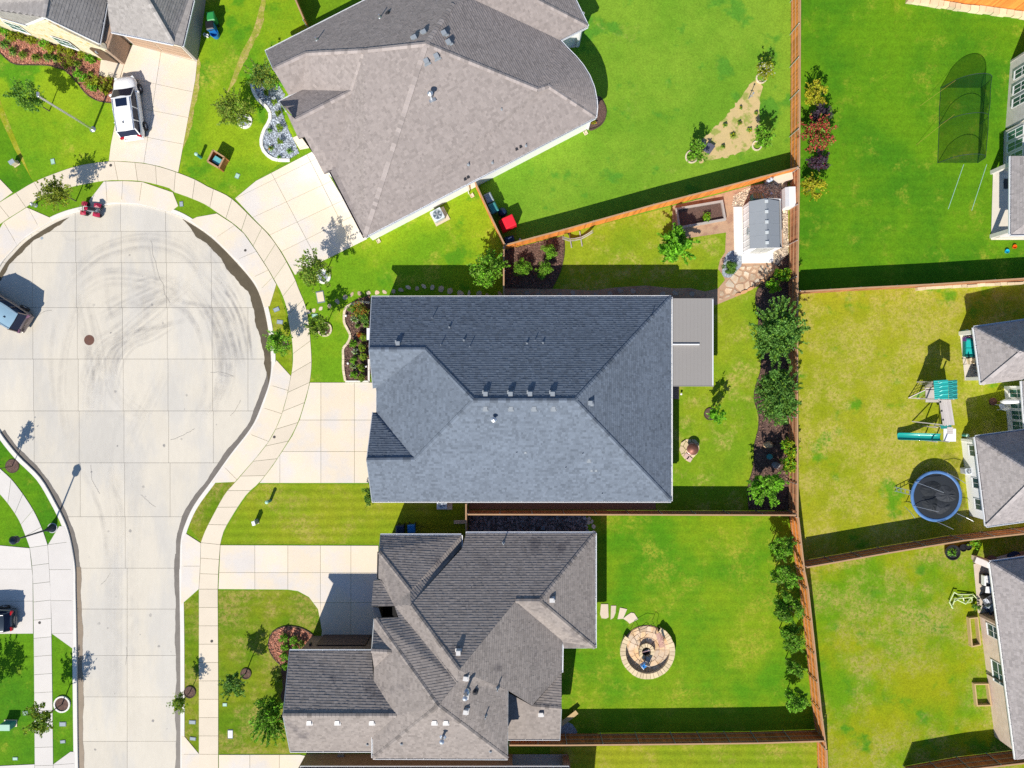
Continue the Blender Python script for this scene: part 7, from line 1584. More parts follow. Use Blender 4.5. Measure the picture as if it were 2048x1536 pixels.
# ---------------------------------------------------------------- air conditioners
def aircon(label, px, py, rz, s=1.0, pad=True):
    root = thing('air_conditioner', label, 'air conditioner', P0(px, py), rz); w_ = 0.86*s
    if pad: MB().box((0.12, -0.02, 0.04), (1.25, 1.15, 0.09)).build('concrete_pad', m_edge, root, world=False)
    MB().box((0, 0, 0.45), (w_, w_, 0.72)).build('cabinet', M('ac_enamel', (0.50, 0.52, 0.55), 0.5), root, world=False, bevel=0.06)
    MB().box((0, 0, 0.82), (w_*1.03, w_*1.03, 0.05)).build('top_cover', M('ac_top', (0.62, 0.68, 0.74), 0.4), root, world=False, bevel=0.04)
    MB().lathe((0, 0), [(0.35*s, 0.848), (0, 0.850)], 28).build('fan_well', M('ac_dark', (0.10, 0.15, 0.20), 0.6), root, world=False)
    for k in range(5):
        a = k*1.2566; MB().quadverts([(0.05*math.cos(a), 0.05*math.sin(a), 0.865), (0.33*s*math.cos(a-0.28), 0.33*s*math.sin(a-0.28), 0.855), (0.33*s*math.cos(a+0.25), 0.33*s*math.sin(a+0.25), 0.875)], [(0, 1, 2)]).build('fan_blade', M('ac_top', (0.62, 0.68, 0.74)), root, world=False)
    g = MB(); g.lathe((0, 0), [(0.09, 0.885), (0.09, 0.90), (0, 0.90)], 12)
    for rr in (0.15, 0.21, 0.27, 0.33, 0.37): g.lathe((0, 0), [(rr*s-0.005, 0.885), (rr*s+0.005, 0.885), (rr*s+0.005, 0.892), (rr*s-0.005, 0.892)], 28, cap=False)
    for k in range(8): a = k*0.785; g.bar((0.06*math.cos(a), 0.06*math.sin(a), 0.888), (0.38*s*math.cos(a), 0.38*s*math.sin(a), 0.888), 0.008, 0.008)
    g.build('fan_guard', m_galv, root, world=False)
aircon('air conditioner on a pale pad against the long white wall', 877, 434, math.radians(28)); aircon('air conditioner half under the south eave of the middle house', 886, 1004, 0, 0.9)
w3 = aircon('small white condenser beside the trampoline and white wall', 1924, 940, 0.1, 0.55, False)
# ---------------------------------------------------------------- utility items
def ubox(label, px, py, rz, w_, d_, h_, mt, ms, name='utility_box'):
    root = thing(name, label, 'utility box', P0(px, py), rz)
    MB().box((0, 0, h_/2), (w_, d_, h_)).build('cabinet', ms, root, world=False, bevel=0.03); MB().box((0, 0, h_+0.02), (w_*1.08, d_*1.10, 0.06)).build('lid', mt, root, world=False, bevel=0.02); MB().box((0, 0, 0.03), (w_*1.2, d_*1.2, 0.06)).build('plinth', m_edge, root, world=False)
    return root
ubox('green transformer cabinet with pale lid on the bottom left lawn', 22, 1446, 0, 0.85, 0.45, 0.75, m_ugreen, m_uteal)
def pedestal(label, px, py, h_=0.9, tall=True):
    root = thing('cable_pedestal', label, 'pedestal', P0(px, py)); MB().lathe((0, 0), [(0.12, 0), (0.12, h_*0.9), (0.135, h_*0.9), (0.12, h_), (0, h_+0.02)], 14).build('post', m_uteal, root, world=False); MB().lathe((0, 0), [(0.137, h_*0.9), (0.137, h_+0.01), (0.06, h_+0.06), (0, h_+0.06)], 14).build('cap', m_ugreen, root, world=False)
pedestal('pale green cable pedestal beside the cedar utility screen', 402, 315); pedestal('green cable pedestal on the striped lawn near the middle driveway', 541, 1001); 
ubox('small white topped utility box on the striped lawn', 514, 1043, 0.3, 0.25, 0.32, 0.75, m_plasticw, m_lid); ubox('grey topped utility box on the far left lawn', 33, 328, 0.6, 0.42, 0.32, 0.55, m_lid, m_edge)
q = thing('hydrant', 'small pale hydrant with a ragged shadow on the left verge tip', 'hydrant', P0(72, 411)); MB().lathe((0, 0), [(0.17, 0), (0.17, 0.05), (0.10, 0.08), (0.10, 0.5), (0.14, 0.52), (0.12, 0.6), (0.03, 0.68), (0, 0.68)], 16).build('barrel', m_galv, q, world=False, smooth=True)
for a in (0, 2.1, 4.2): MB().bar((0, 0, 0.4), (0.2*math.cos(a), 0.2*math.sin(a), 0.4), 0.1, 0.1).build('nozzle', m_galv, q, world=False)
def lid(label, px, py, w_, d_, rz, m, name='meter_lid'):
    root = thing(name, label, 'lid', P0(px, py), rz); MB().box((0, 0, 0.02), (w_, d_, 0.04)).build('frame', M('lid_frame', (0.16, 0.20, 0.22), 0.7), root, world=False, bevel=0.01); MB().box((0, 0, 0.042), (w_*0.84, d_*0.8, 0.02)).build('cover', m, root, world=False)
for lb, x, y, w_, d_, rz, m in (('small teal lid in the top left lawn', 106, 323, 0.33, 0.45, 0.2, m_ugreen), ('pale green lid in the lawn right of the cedar screen', 475, 352, 0.35, 0.42, -0.4, m_ugreen), ('turquoise lid by the stepping stones', 630, 631, 0.5, 0.28, 0.1, m_ugreen),
    ('dark meter lid in the upper kerb strip triangle', 363, 408, 0.3, 0.42, 0.1, m_lid), ('upper dark lid on the kerb strip left of the tree', 553, 619, 0.5, 0.34, 0.4, m_lid), ('lower dark lid on the kerb strip left of the tree', 560, 644, 0.5, 0.34, -0.1, m_lid),
    ('pale lid left of the green transformer tree shadow', 51, 1426, 0.42, 0.34, 0, m_ugreen), ('white lid near the bottom of the left lawn', 31, 1517, 0.42, 0.26, 0, m_ugreen), ('upper grey oval lid on the bottom left verge', 126, 1448, 0.55, 0.36, 0, m_lid), ('lower grey lid on the bottom left verge', 126, 1483, 0.42, 0.26, 0.1, m_lid),
    ('upper grey lid on the bottom right verge', 385, 1444, 0.55, 0.32, -0.05, m_lid), ('lower grey lid on the bottom right verge', 386, 1477, 0.5, 0.28, -0.1, m_lid), ('small pale lid on the brown lawn', 450, 1409, 0.36, 0.28, 0, m_ugreen), ('tall pale lid on the brown lawn', 461, 1468, 0.42, 0.72, 0, m_plasticw)):
    lid(lb, x, y, w_, d_, rz, m)
lid('large pale rectangular slab in the lawn above the stepping stones', 641, 594, 0.62, 0.95, 0.18, m_edge, 'access_slab')
mh = thing('manhole_cover', 'rusty round manhole cover in the road bulb', 'manhole cover', P0(177, 680, -0.10)); MB().lathe((0, 0), [(0.41, 0.0), (0.41, 0.012), (0.37, 0.012), (0.37, 0.006), (0, 0.006)], 32).build('ring', M('rusty_iron', (0.16, 0.075, 0.05), 0.7, var=0.25), mh, world=False)
mb = MB()
for k in range(-3, 4): mb.box((0, k*0.10, 0.011), (2*math.sqrt(max(0.01, 0.34**2-(k*0.1)**2)), 0.03, 0.008))
mb.build('ribs', M('rusty_iron', (0.16, 0.075, 0.05)), mh, world=False)
for i, (x, y, z, r_) in enumerate(((82, 476, -0.1, 0.11), (491, 501, 0.045, 0.10), (222, 331, 0.045, 0.11), (549, 874, 0.045, 0.11), (424, 1282, 0.045, 0.11), (80, 1245, 0.045, 0.11))):
    q = thing('valve_cover', 'small round valve cover '+('in the upper left of the road bulb', 'on the apron slab of the big driveway', 'on the pavement below the white car drive', 'on the pavement by the middle driveway', 'on the straight right pavement', 'on the left pavement')[i], 'valve cover', P0(x, y, z)); MB().lathe((0, 0), [(r_, 0.0), (r_, 0.012), (r_*0.8, 0.012), (r_*0.8, 0.008), (0, 0.008)], 18).build('cover', m_lid if i == 0 else M('iron_dark', (0.07, 0.06, 0.055), 0.7), q, world=False)
# cedar screen round a teal box
cs = thing('utility_screen', 'orange cedar screen box with a teal lidded unit inside', 'screen box', P0(447, 322)); Cn = [P0(*c) for c in ((436, 308), (458, 322), (447, 343), (425, 330))]
for i in range(4):
    a, b = Cn[i], Cn[(i+1) % 4]
    for k in range(6): MB().bar(a+Vector((0, 0, 0.08+k*0.15)), b+Vector((0, 0, 0.08+k*0.15)), 0.03, 0.135).build('board', m_cedarbox, cs)
    MB().bar(a+Vector((0, 0, 0.94)), b+Vector((0, 0, 0.94)), 0.12, 0.04).build('top_rail', m_rail, cs); MB().box((a.x, a.y, 0.46), (0.09, 0.09, 0.92), 0.5).build('post', m_cedarbox, cs)
tu = thing('utility_unit', 'teal utility unit inside the orange cedar screen', 'utility box', P0(441, 326), math.radians(-32)); MB().box((0, 0, 0.32), (0.58, 0.46, 0.64)).build('cabinet', m_uteal, tu, world=False, bevel=0.03); MB().box((0, 0, 0.67), (0.64, 0.52, 0.05)).build('lid', M('turquoise_enamel', (0.12, 0.42, 0.45), 0.45, var=0.2, scale=5), tu, world=False, bevel=0.02)
for x, y, rz, lb in ((944, 391, 0.5, 'by the slanting cedar fence'), (757, 482, 0.5, 'at the lower corner of the white wall'), (1171, 266, 0.5, 'at the right end of the white wall')):
    q = thing('splash_block', 'small cream splash block '+lb, 'splash block', P0(x, y), rz)
    for dx, dy, sx, sy in ((-0.12, 0, 0.05, 0.32), (0.12, 0, 0.05, 0.32), (0, -0.14, 0.2, 0.05), (0, 0.0, 0.2, 0.28)): MB().box((dx, dy, 0.05 if sy != 0.28 else 0.02), (sx, sy, 0.10 if sy != 0.28 else 0.04)).build('block_side', m_edge, q, world=False)
# dark panels, stand, beam
sp = thing('solar_panels', 'pair of dark tilted panels beside the left shrub of the sandy bed', 'panel', P0(1408, 295), math.radians(-35))
for y in (-0.30, 0.30): o = MB().box((y*1.2, -abs(y)*0+y*0.3, 0.22), (0.62, 0.78, 0.04), 0, rx=0.25).build('panel', M('dark_panel', (0.09, 0.09, 0.12), 0.3, var=0.2), sp, world=False); MB().box((y*1.2, y*0.3, 0.1), (0.5, 0.3, 0.18)).build('stand', m_galv, sp, world=False)
wsn = thing('rain_gauge', 'small post with two arms at the top of the sandy bed', 'post', P0(1497, 198)); MB().lathe((0, 0), [(0.03, 0), (0.03, 1.1), (0.07, 1.12), (0.07, 1.2), (0, 1.2)], 10).build('post', m_ventgrey, wsn, world=False); MB().bar((-0.12, 0, 0.7), (0.12, -0.08, 0.7), 0.04, 0.04).build('arm', m_ventgrey, wsn, world=False)
tb = thing('timber_bench', 'pale timber bench leaning out from under the bottom house roof', 'bench', P0(1137, 1435)); MB().bar(P0(1121, 1444, 0.42), P0(1153, 1419, 0.42), 0.35, 0.06).build('seat', m_wood, tb); 
for q in ((1126, 1440), (1149, 1422)): MB().box((*W2(*q), 0.2), (0.08, 0.3, 0.4), 0.66).build('leg', m_wood, tb)
pk_ = thing('leaning_board', 'tan stone plank lying in shade by the short gate fence', 'board', P0(917, 1043)); MB().bar(P0(908, 1044, 0.05), P0(932, 1043, 0.05), 0.28, 0.06).build('plank', m_edge, pk_)
# fire pit patio furniture
def bench(label, a, b, wd, m):
    root = thing('garden_bench', label, 'bench', P0(*a)); A, B = P0(*a), P0(*b); d = (B-A).normalized(); n = Vector((-d.y, d.x, 0)); A.z = B.z = 0.45
    for k in range(4): o = n*(k-1.5)*wd/4; MB().bar(A+o+Vector((0, 0, 0.08)), B+o+Vector((0, 0, 0.08)), wd/4-0.02, 0.03).build('seat_slat', m, root)
    for p in (A, B):
        for s_ in (-1, 1): q = p+n*s_*wd*0.45+d*(0.08 if p is A else -0.08); MB().bar((q.x, q.y, 0.08), (q.x, q.y, 0.52), 0.05, 0.05).build('leg', m, root)
    o = n*wd*0.6
    for z in (0.7, 0.82): MB().bar(A+o+Vector((0, 0, z-0.45)), B+o+Vector((0, 0, z-0.45)), 0.04, 0.08).build('back_rail', m, root)
bench('pinkish slatted bench on the right of the round fire pit patio', (1313, 1262), (1321, 1290), 0.35, M('pink_wood', (0.48, 0.28, 0.24), 0.7))
def folding_chair(label, px, py, rz, mseat, mframe, cat='chair', name='patio_chair'):
    root = thing(name, label, cat, P0(px, py), rz)
    MB().box((0, 0, 0.50), (0.46, 0.44, 0.04)).build('seat', mseat, root, world=False, bevel=0.01); MB().box((-0.24, 0, 0.82), (0.05, 0.44, 0.5), 0, ry=-0.2).build('backrest', mseat, root, world=False, bevel=0.01)
    for sx in (-1, 1):
        for sy in (-1, 1): MB().bar((sx*0.2, sy*0.2, 0.48), (sx*0.25, sy*0.24, 0.02), 0.03, 0.03).build('leg', mframe, root, world=False)
    for sy in (-1, 1): MB().bar((-0.22, sy*0.24, 0.68), (0.2, sy*0.24, 0.66), 0.04, 0.03).build('armrest', mframe, root, world=False)
    return root
folding_chair('blue and white folding chair on the shaded edge of the fire pit patio', 1286, 1325, -0.9, m_blue, m_plasticw); folding_chair('small dark metal chair just below the central fire pit', 1293, 1315, 1.2, m_greywood, m_black)
fr_ = thing('metal_tripod', 'thin dark metal tripod frame standing over the fire pit patio', 'tripod', P0(1285, 1270))
for a, b in (((1262, 1258), (1304, 1242)), ((1262, 1258), (1276, 1306)), ((1304, 1242), (1308, 1262)), ((1270, 1275), (1292, 1262))): MB().tube([P0(*a, 0.75), P0((a[0]+b[0])/2+2, (a[1]+b[1])/2-1, 0.9), P0(*b, 0.55)], 0.015, 6).build('rod', m_black, fr_)
for q in ((1262, 1258), (1304, 1242), (1276, 1306)): MB().tube([P0(*q, 0.08), P0(*q, 0.75)], 0.015, 6).build('leg', m_black, fr_)
# ---------------------------------------------------------------- trampoline
tc_ = (1860, 989); TR = thing('trampoline', 'round trampoline with blue padding, collapsed black net and bent poles', 'trampoline', P0(*tc_)); R_ = 2.02; zt_ = 0.85
m_mat = M('trampoline_mat', (0.018, 0.023, 0.03), 0.7, var=0.2, scale=1.2); m_pad = M('blue_padding', (0.08, 0.19, 0.42), 0.6, var=0.45, scale=2); m_net = None
MB().lathe((0, 0), [(1.81, zt_), (0, zt_-0.06)], 40).build('jump_mat', m_mat, TR, world=False)
MB().lathe((0, 0), [(1.79, zt_+0.02), (1.83, zt_+0.06), (1.99, zt_+0.06), (2.03, zt_+0.01), (2.02, zt_-0.06)], 44, cap=False).build('safety_pad', m_pad, TR, world=False, smooth=True)
MB().tube([(2.0*math.cos(t*math.pi/16), 2.0*math.sin(t*math.pi/16), zt_-0.02) for t in range(33)], 0.03, 6).build('frame_ring', m_steel, TR, world=False)
for k in range(8): a = k*math.pi/4+0.3; MB().tube([(1.95*math.cos(a), 1.95*math.sin(a), zt_-0.03), (2.0*math.cos(a), 2.0*math.sin(a), 0.03)], 0.03, 6).build('leg', m_steel, TR, world=False)
# collapsed net: dark crumpled cloth folds lying on the mat
rr = random.Random(9)
def cloth(pts, name, m, zf, root, seed):
    r = random.Random(seed); mb = MB(); c = (sum(p[0] for p in pts)/len(pts), sum(p[1] for p in pts)/len(pts)); V = [(*c, zf+0.16)]
    ring_ = smooth(pts, 4, True)
    for f, zz in ((0.5, 0.11), (1.0, 0.0)):
        for p in ring_: V.append((c[0]+(p[0]-c[0])*f, c[1]+(p[1]-c[1])*f, zf+zz+r.uniform(-0.03, 0.05)*(1.5-f)))
    n = len(ring_); fs = [(0, 1+k, 1+(k+1) % n) for k in range(n)]+[(1+k, 1+n+k, 1+n+(k+1) % n, 1+(k+1) % n) for k in range(n)]
    mb.quadverts(V, fs); return mb.build(name, m, root, world=False, smooth=False)
m_cl = M('black_net_heap', (0.016, 0.02, 0.025), 0.8, var=0.25, scale=3); m_cl2 = M('grey_net_fold', (0.035, 0.04, 0.048), 0.8, var=0.2, scale=3)
cloth([(-0.15, 0.15), (0.5, 0.85), (1.35, 0.5), (1.55, -0.2), (0.9, -0.45), (0.2, -0.3)], 'net_fold', m_cl2, zt_+0.02, TR, 1); cloth([(-1.3, 0.7), (-0.4, 1.2), (0.4, 0.8), (-0.1, 0.1), (-0.9, 0.0)], 'net_fold', m_cl, zt_+0.01, TR, 2)
cloth([(-1.1, -0.1), (-0.1, 0.05), (0.1, -0.9), (-0.3, -1.3), (-1.0, -0.9)], 'net_fold', m_cl, zt_+0.01, TR, 3); cloth([(0.0, -0.5), (0.9, -0.5), (1.1, -0.9), (0.4, -1.4), (-0.1, -1.2)], 'net_fold', m_cl2, zt_+0.0, TR, 4)
for a, b in (((-1.75, 1.15, 0.9), (-0.1, 0.45, 2.0)), ((-1.85, -0.75, 0.9), (-0.45, -1.05, 1.9)), ((0.8, 1.85, 0.9), (1.85, 1.1, 1.6)), ((1.6, -1.35, 0.9), (2.5, -1.85, 1.5)), ((0.0, -2.0, 0.9), (1.0, -2.5, 1.4)), ((-2.2, -0.9, 0.3), (-1.7, -1.75, 0.9))):
    A, B = Vector(a), Vector(b); MB().tube([A, (A+B)/2+Vector((0, 0, 0.15)), B], 0.022, 6).build('net_pole', m_galv, TR, world=False)
ld = MB()
for s_ in (-0.16, 0.16): ld.bar((-2.85, 0.45+s_, 0.05), (-1.95, 0.25+s_, 0.85), 0.04, 0.04)
for k in range(4): f = 0.12+k*0.25; ld.bar((-2.85+0.9*f, 0.45-0.2*f-0.16, 0.05+0.8*f), (-2.85+0.9*f, 0.45-0.2*f+0.16, 0.05+0.8*f), 0.05, 0.025)
ld.build('ladder', m_galv, TR, world=False)
def netmat(name, col, alpha):
    m, nt, b = newmat(name); b.inputs['Base Color'].default_value = (*col, 1); b.inputs['Roughness'].default_value = 1.0; b.inputs['Specular IOR Level'].default_value = 0.0
    b.inputs['Alpha'].default_value = alpha; return m
m_net = netmat('black_mesh_net', (0.02, 0.03, 0.03), 0.30)
def sheet3(pts_rows, name, m, root):
    """net surface through rows of 3D points"""
    mb = MB(); n = len(pts_rows[0]); V = [p for row in pts_rows for p in row]
    mb.quadverts(V, [(i*n+k, i*n+k+1, (i+1)*n+k+1, (i+1)*n+k) for i in range(len(pts_rows)-1) for k in range(n-1)]); return mb.build(name, m, root, world=False)
sheet3([[(1.7, 1.1, 0.9), (1.3, 1.7, 0.9), (0.5, 1.95, 0.9)], [(2.3, 1.6, 1.0), (1.7, 1.9, 1.1), (0.9, 2.1, 1.3)]], 'hanging_net', m_net, TR)
sheet3([[(1.95, 0.5, 0.85), (2.02, -0.3, 0.85), (1.8, -1.0, 0.85), (1.3, -1.6, 0.85)], [(2.5, 0.1, 0.3), (2.7, -0.6, 0.4), (2.5, -1.5, 0.7), (1.9, -2.1, 0.8)]], 'hanging_net', m_net, TR)
# ---------------------------------------------------------------- play set
PS = thing('play_set', 'wooden swing set with teal striped roof, swings and a teal slide', 'play set', P0(1865, 820)); o_ = PS
def PB(a, b, wd, ht, m, name, par=None): return MB().bar(a, b, wd, ht).build(name, m, par or PS)
m_pw = M('pale_play_wood', (0.52, 0.47, 0.44), 0.8, var=0.1, rnd=0.08); m_strip = M('light_teal', (0.05, 0.52, 0.47), 0.35); m_ruf = M('teal_roof', (0.01, 0.26, 0.24), 0.4)
# tower: posts
for x, y in ((1868, 764), (1868, 797), (1897, 764), (1897, 797)): PB(P0(x*0.96+1024*0.04, y, 0), P0(x*0.96+1024*0.04, y, 2.9), 0.1, 0.1, m_pw, 'post')
zr_ = 2.75
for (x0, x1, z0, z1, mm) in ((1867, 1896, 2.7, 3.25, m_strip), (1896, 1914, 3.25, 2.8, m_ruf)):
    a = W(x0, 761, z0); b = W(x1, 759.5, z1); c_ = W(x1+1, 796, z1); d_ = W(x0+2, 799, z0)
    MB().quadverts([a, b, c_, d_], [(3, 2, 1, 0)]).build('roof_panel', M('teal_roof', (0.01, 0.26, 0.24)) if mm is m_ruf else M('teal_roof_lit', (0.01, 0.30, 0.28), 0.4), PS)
    for k in range(9):
        f = (k+0.5)/9; p = a+(d_-a)*f+Vector((0, 0, 0.02)); q = b+(c_-b)*f+Vector((0, 0, 0.02)); m3 = (p+q)/2; j = Vector((0, (0.09 if k % 2 else -0.09), 0))
        mb = MB(); mb.bar(p, p+(q-p)*0.38, 0.06, 0.02); mb.bar(p+(q-p)*0.38, p+(q-p)*0.62+j, 0.06, 0.02); mb.bar(p+(q-p)*0.62+j, q+j, 0.06, 0.02); mb.build('roof_rib', m_strip, PS)
# platform and side panel
MB().box((*W2(1850, 790, 0), 1.2), (1.3, 1.1, 0.06)).build('platform', m_pw, PS)
for k in range(5): PB(P0(1830, 766+k*2.6, 1.95-k*0.20), P0(1866, 764+k*2.6, 1.95-k*0.20), 0.04, 0.26, m_pw, 'wall_board')
MB().box((*W2(1849, 768, 0), 0.95), (1.25, 0.05, 1.2)).build('side_panel', m_pw, PS)
MB().box((*W2(1845, 771, 0), 1.65), (0.25, 0.14, 0.35)).build('window', m_copper, PS)
MB().box((*W2(1857, 786, 0), 1.3), (0.5, 0.65, 0.05)).build('deck_board', m_plasticw, PS)
# climbing net ramp on the left
rn_ = MB(); A_, B_, C2, D_ = P0(1834, 779, 1.2), P0(1855, 779, 1.2), P0(1855, 797, 0.9), P0(1816, 796, 0.05)
for a, b in ((A_, D_), (D_, C2), (A_, B_), (B_, C2)): PB(a, b, 0.06, 0.06, m_pw, 'ramp_frame')
for k in range(1, 6):
    f = k/6; rn_.tube([A_+(D_-A_)*f, B_+(C2-B_)*f], 0.018, 5); rn_.tube([A_+(B_-A_)*f, D_+(C2-D_)*f], 0.018, 5)
rn_.build('climbing_net', M('green_rope', (0.08, 0.32, 0.06), 0.8), PS)
# swing beam running down to the slide tower, A-frame legs, swings
b0 = W(1889, 799, 2.35); b1 = W(1897, 850, 2.35)
for k in range(6):
    a = b0+(b1-b0)*0+Vector((-0.36+k*0.15, 0, 0)); c_ = b1+Vector((-0.36+k*0.15, 0, 0)); PB(a, c_, 0.14, 0.05, m_pw, 'canopy_board')
for f in (0.10, 0.45, 0.80): 
    p = b0+(b1-b0)*f; q = P0(1881, 803+f*46, 0.5)
    for s_ in (-0.18, 0.18): MB().tube([p+Vector((-0.35, s_, 0)), q+Vector((0, s_, 0))], 0.012, 5).build('swing_rope', m_black, PS)
    MB().box((q.x, q.y, 0.48), (0.2, 0.42, 0.03)).build('swing_seat', m_teald, PS)
    MB().lathe((p.x-0.38, p.y), [(0.06, 2.36), (0.06, 2.42), (0, 2.42)], 10).build('hook', m_black, PS)
for q in ((1824, 843), ): PB(P0(*q, 0.02), W(1888, 850, 2.3), 0.07, 0.07, m_pw, 'brace_leg')
PB(P0(1878, 850, 0.02), W(1890, 851, 2.3), 0.08, 0.08, m_pw, 'brace_leg'); PB(P0(1900, 850, 0.02), W(1895, 851, 2.3), 0.08, 0.08, m_pw, 'brace_leg')
# slide tower
MB().box((*W2(1880, 868, 0), 1.25), (0.95, 1.0, 0.06)).build('platform', m_plasticw, PS)
for x, y in ((1871, 852), (1871, 880), (1895, 852), (1895, 880)): PB(P0(x*0.97+1024*0.03, y, 0), P0(x*0.97+1024*0.03, y, 1.9), 0.08, 0.08, m_pw, 'post')
for k in range(4): PB(P0(1866, 853+k*3.4, 1.85), P0(1877, 853+k*3.4, 1.85), 0.12, 0.03, m_pw, 'roof_board')
MB().quadverts([W(1880, 849, 2.0), W(1903, 848, 2.0), W(1903, 856, 1.75), W(1882, 858, 1.75)], [(3, 2, 1, 0)]).build('canopy', m_teald, PS)
# slide
cs_ = [(1874, 1.28), (1866, 1.20), (1850, 0.85), (1835, 0.52), (1820, 0.30), (1808, 0.22), (1803, 0.20)]; rows = []
for x, z in cs_:
    xx = W2(x*0.985+1024*0.015, 0)[0]; yc = W2(0, 872)[1]; rows.append([(xx, yc+0.30, z+0.20), (xx, yc+0.26, z+0.22), (xx, yc+0.22, z+0.03), (xx, yc, z), (xx, yc-0.22, z+0.03), (xx, yc-0.26, z+0.22), (xx, yc-0.30, z+0.20)])
mb = MB(); n = 7; V = [p for r_ in rows for p in r_]; mb.quadverts(V, [(i*n+k, (i+1)*n+k, (i+1)*n+k+1, i*n+k+1) for i in range(len(rows)-1) for k in range(n-1)])
so = mb.build('slide', m_teal, PS, smooth=True); md = so.modifiers.new('solid', 'SOLIDIFY'); md.thickness = 0.025
md = so.modifiers.new('sub', 'SUBSURF'); md.levels = 1; md.render_levels = 1
for y in (862, 866, 870, 874, 878): PB(P0(1897, y, 0.1+0), P0(1897, y+0.5, 0.2), 0.03, 0.03, m_pw, 'step') if False else None
for k in range(4): PB(P0(1884+k*4, 861, 1.15-k*0.28), P0(1884+k*4, 879, 1.15-k*0.28), 0.10, 0.04, m_plasticw, 'step')
# ---------------------------------------------------------------- batting cage
BC = thing('batting_cage', 'tall dark mesh batting cage with bowed poles on the upper right lawn', 'net cage', P0(1915, 240))
m_cage = netmat('cage_net', (0.006, 0.04, 0.018), 0.42); m_cage2 = netmat('cage_net_roof', (0.004, 0.035, 0.010), 0.30); m_hoop = M('dark_pole', (0.02, 0.045, 0.035), 0.5)
def archrow(y, x0, x1, zt, n=13, sag=0.0):
    row = []
    for k in range(n):
        t = k/(n-1); x = x0+(x1-x0)*t; z = zt*(1-(2*t-1)**2)**0.42 if 0 < t < 1 else 0.02
        v = P0(x, y); row.append((v.x, v.y, z))
    return row
ys_ = [(176, 1881, 1962, 2.7), (196, 1880, 1962, 2.5), (222, 1878, 1961, 2.55), (248, 1878, 1959, 2.4), (272, 1877, 1958, 2.45), (298, 1876, 1957, 2.3), (326, 1875, 1955, 2.25)]
rows = [archrow(*q) for q in ys_]
mb = MB(); n = 13; V = [p for r_ in rows for p in r_]; mb.quadverts(V, [(i*n+k, i*n+k+1, (i+1)*n+k+1, (i+1)*n+k) for i in range(len(rows)-1) for k in range(n-1)]); mb.build('net', m_cage2, BC)
for idx in (0, 3, 6):
    MB().tube(rows[idx], 0.022, 6).build('hoop', m_hoop, BC)
for idx in (0, 6): mb = MB(); mb.quadverts(rows[idx], [tuple(range(n))]); mb.build('end_net', m_cage, BC)
for k in (1, 11): mb = MB(); [mb.bar(rows[i][k if k > 1 else 0], rows[i+1][k if k > 1 else 0], 0.03, 0.03) for i in range(6)]; mb.build('edge_rope', m_hoop, BC)
# net walls folded along the right side
V1 = [(rows[i][12][0]-0.05, rows[i][12][1], 0.03) for i in range(7)]; V2 = [(rows[i][12][0]+(-0.55 if i % 2 else -0.25), rows[i][12][1], 1.4) for i in range(7)]
mb = MB(); mb.quadverts(V1+V2, [(i, i+1, 8+i, 7+i) for i in range(6)]); mb.build('side_net', m_cage, BC)
for a, b in (((1840, 212), (1886, 178)), ((1832, 290), (1884, 244)), ): MB().tube([P0(*a, 0.02), P0(*b, 1.6)], 0.008, 5).build('guy_rope', M('orange_rope', (0.40, 0.26, 0.06), 0.8), BC)
for a, b in (((1896, 418), (1927, 329)), ((1943, 421), (1973, 329))): MB().tube([P0(*a, 0.03), P0(*b, 0.03)], 0.022, 6).build('loose_pole', m_ugreen, BC)
# ---------------------------------------------------------------- right side patios
for x, y, m, lb in ((2012, 503, M('cyan_plastic', (0.01, 0.42, 0.62), 0.3), 'cyan'), (2027, 494, M('orange_plastic', (0.75, 0.12, 0.01), 0.3), 'orange')):
    q = thing('toy_bucket', 'small '+lb+' toy bucket on the lawn below the corner patio', 'bucket', P0(x, y)); MB().lathe((0, 0), [(0.14, 0.02), (0.17, 0.18), (0.15, 0.18), (0.12, 0.05), (0, 0.05)], 18).build('bucket', m, q, world=False)
dmt = thing('door_mat', 'dark mat under the covered corner patio', 'mat', P0(2015, 368)); MB().box((0, 0, 0.075), (0.7, 0.8, 0.02)).build('mat', M('charcoal_mat', (0.05, 0.055, 0.06), 0.9), dmt, world=False)
def sofa(label, px, py, rz, m, mf, w_=1.5, cat='sofa', name='patio_sofa'):
    root = thing(name, label, cat, P0(px, py), rz); MB().box((0, 0, 0.22), (w_, 0.75, 0.3)).build('base', mf, root, world=False); 
    for k in (-1, 1): MB().box((k*w_*0.24, 0.02, 0.43), (w_*0.46, 0.66, 0.14)).build('cushion', m, root, world=False, bevel=0.04)
    MB().box((0, 0.36, 0.62), (w_, 0.14, 0.45)).build('backrest', m, root, world=False, bevel=0.04)
    for k in (-1, 1): MB().box((k*w_/2, 0, 0.45), (0.12, 0.75, 0.35)).build('armrest', mf, root, world=False, bevel=0.03)
sofa('turquoise cushioned sofa on the narrow patio of the white walled house', 1933, 696, -1.57, M('turquoise_cushion', (0.01, 0.45, 0.42), 0.8, var=0.15), m_teald, 1.35)
for i, (x, y, rz) in enumerate(((1931, 722, 0.2), (1941, 724, -0.3), (1951, 738, 0.5))): folding_chair(('left', 'middle', 'lowest')[i]+' tan sling chair on the narrow patio of the white walled house', x, y, rz, m_edge, m_black)
for i, (x, y, m) in enumerate(((1928, 679, M('violet_box', (0.10, 0.04, 0.22), 0.6)), (1936, 677, M('pink_box', (0.5, 0.3, 0.32), 0.6)))):
    q = thing('toy_box', ('violet' if i == 0 else 'pink')+' box at the top of the narrow patio', 'box', P0(x, y)); MB().box((0, 0, 0.25), (0.36, 0.32, 0.4)).build('crate', m, q, world=False, bevel=0.02); MB().box((0, 0, 0.47), (0.38, 0.34, 0.04)).build('lid', m, q, world=False)
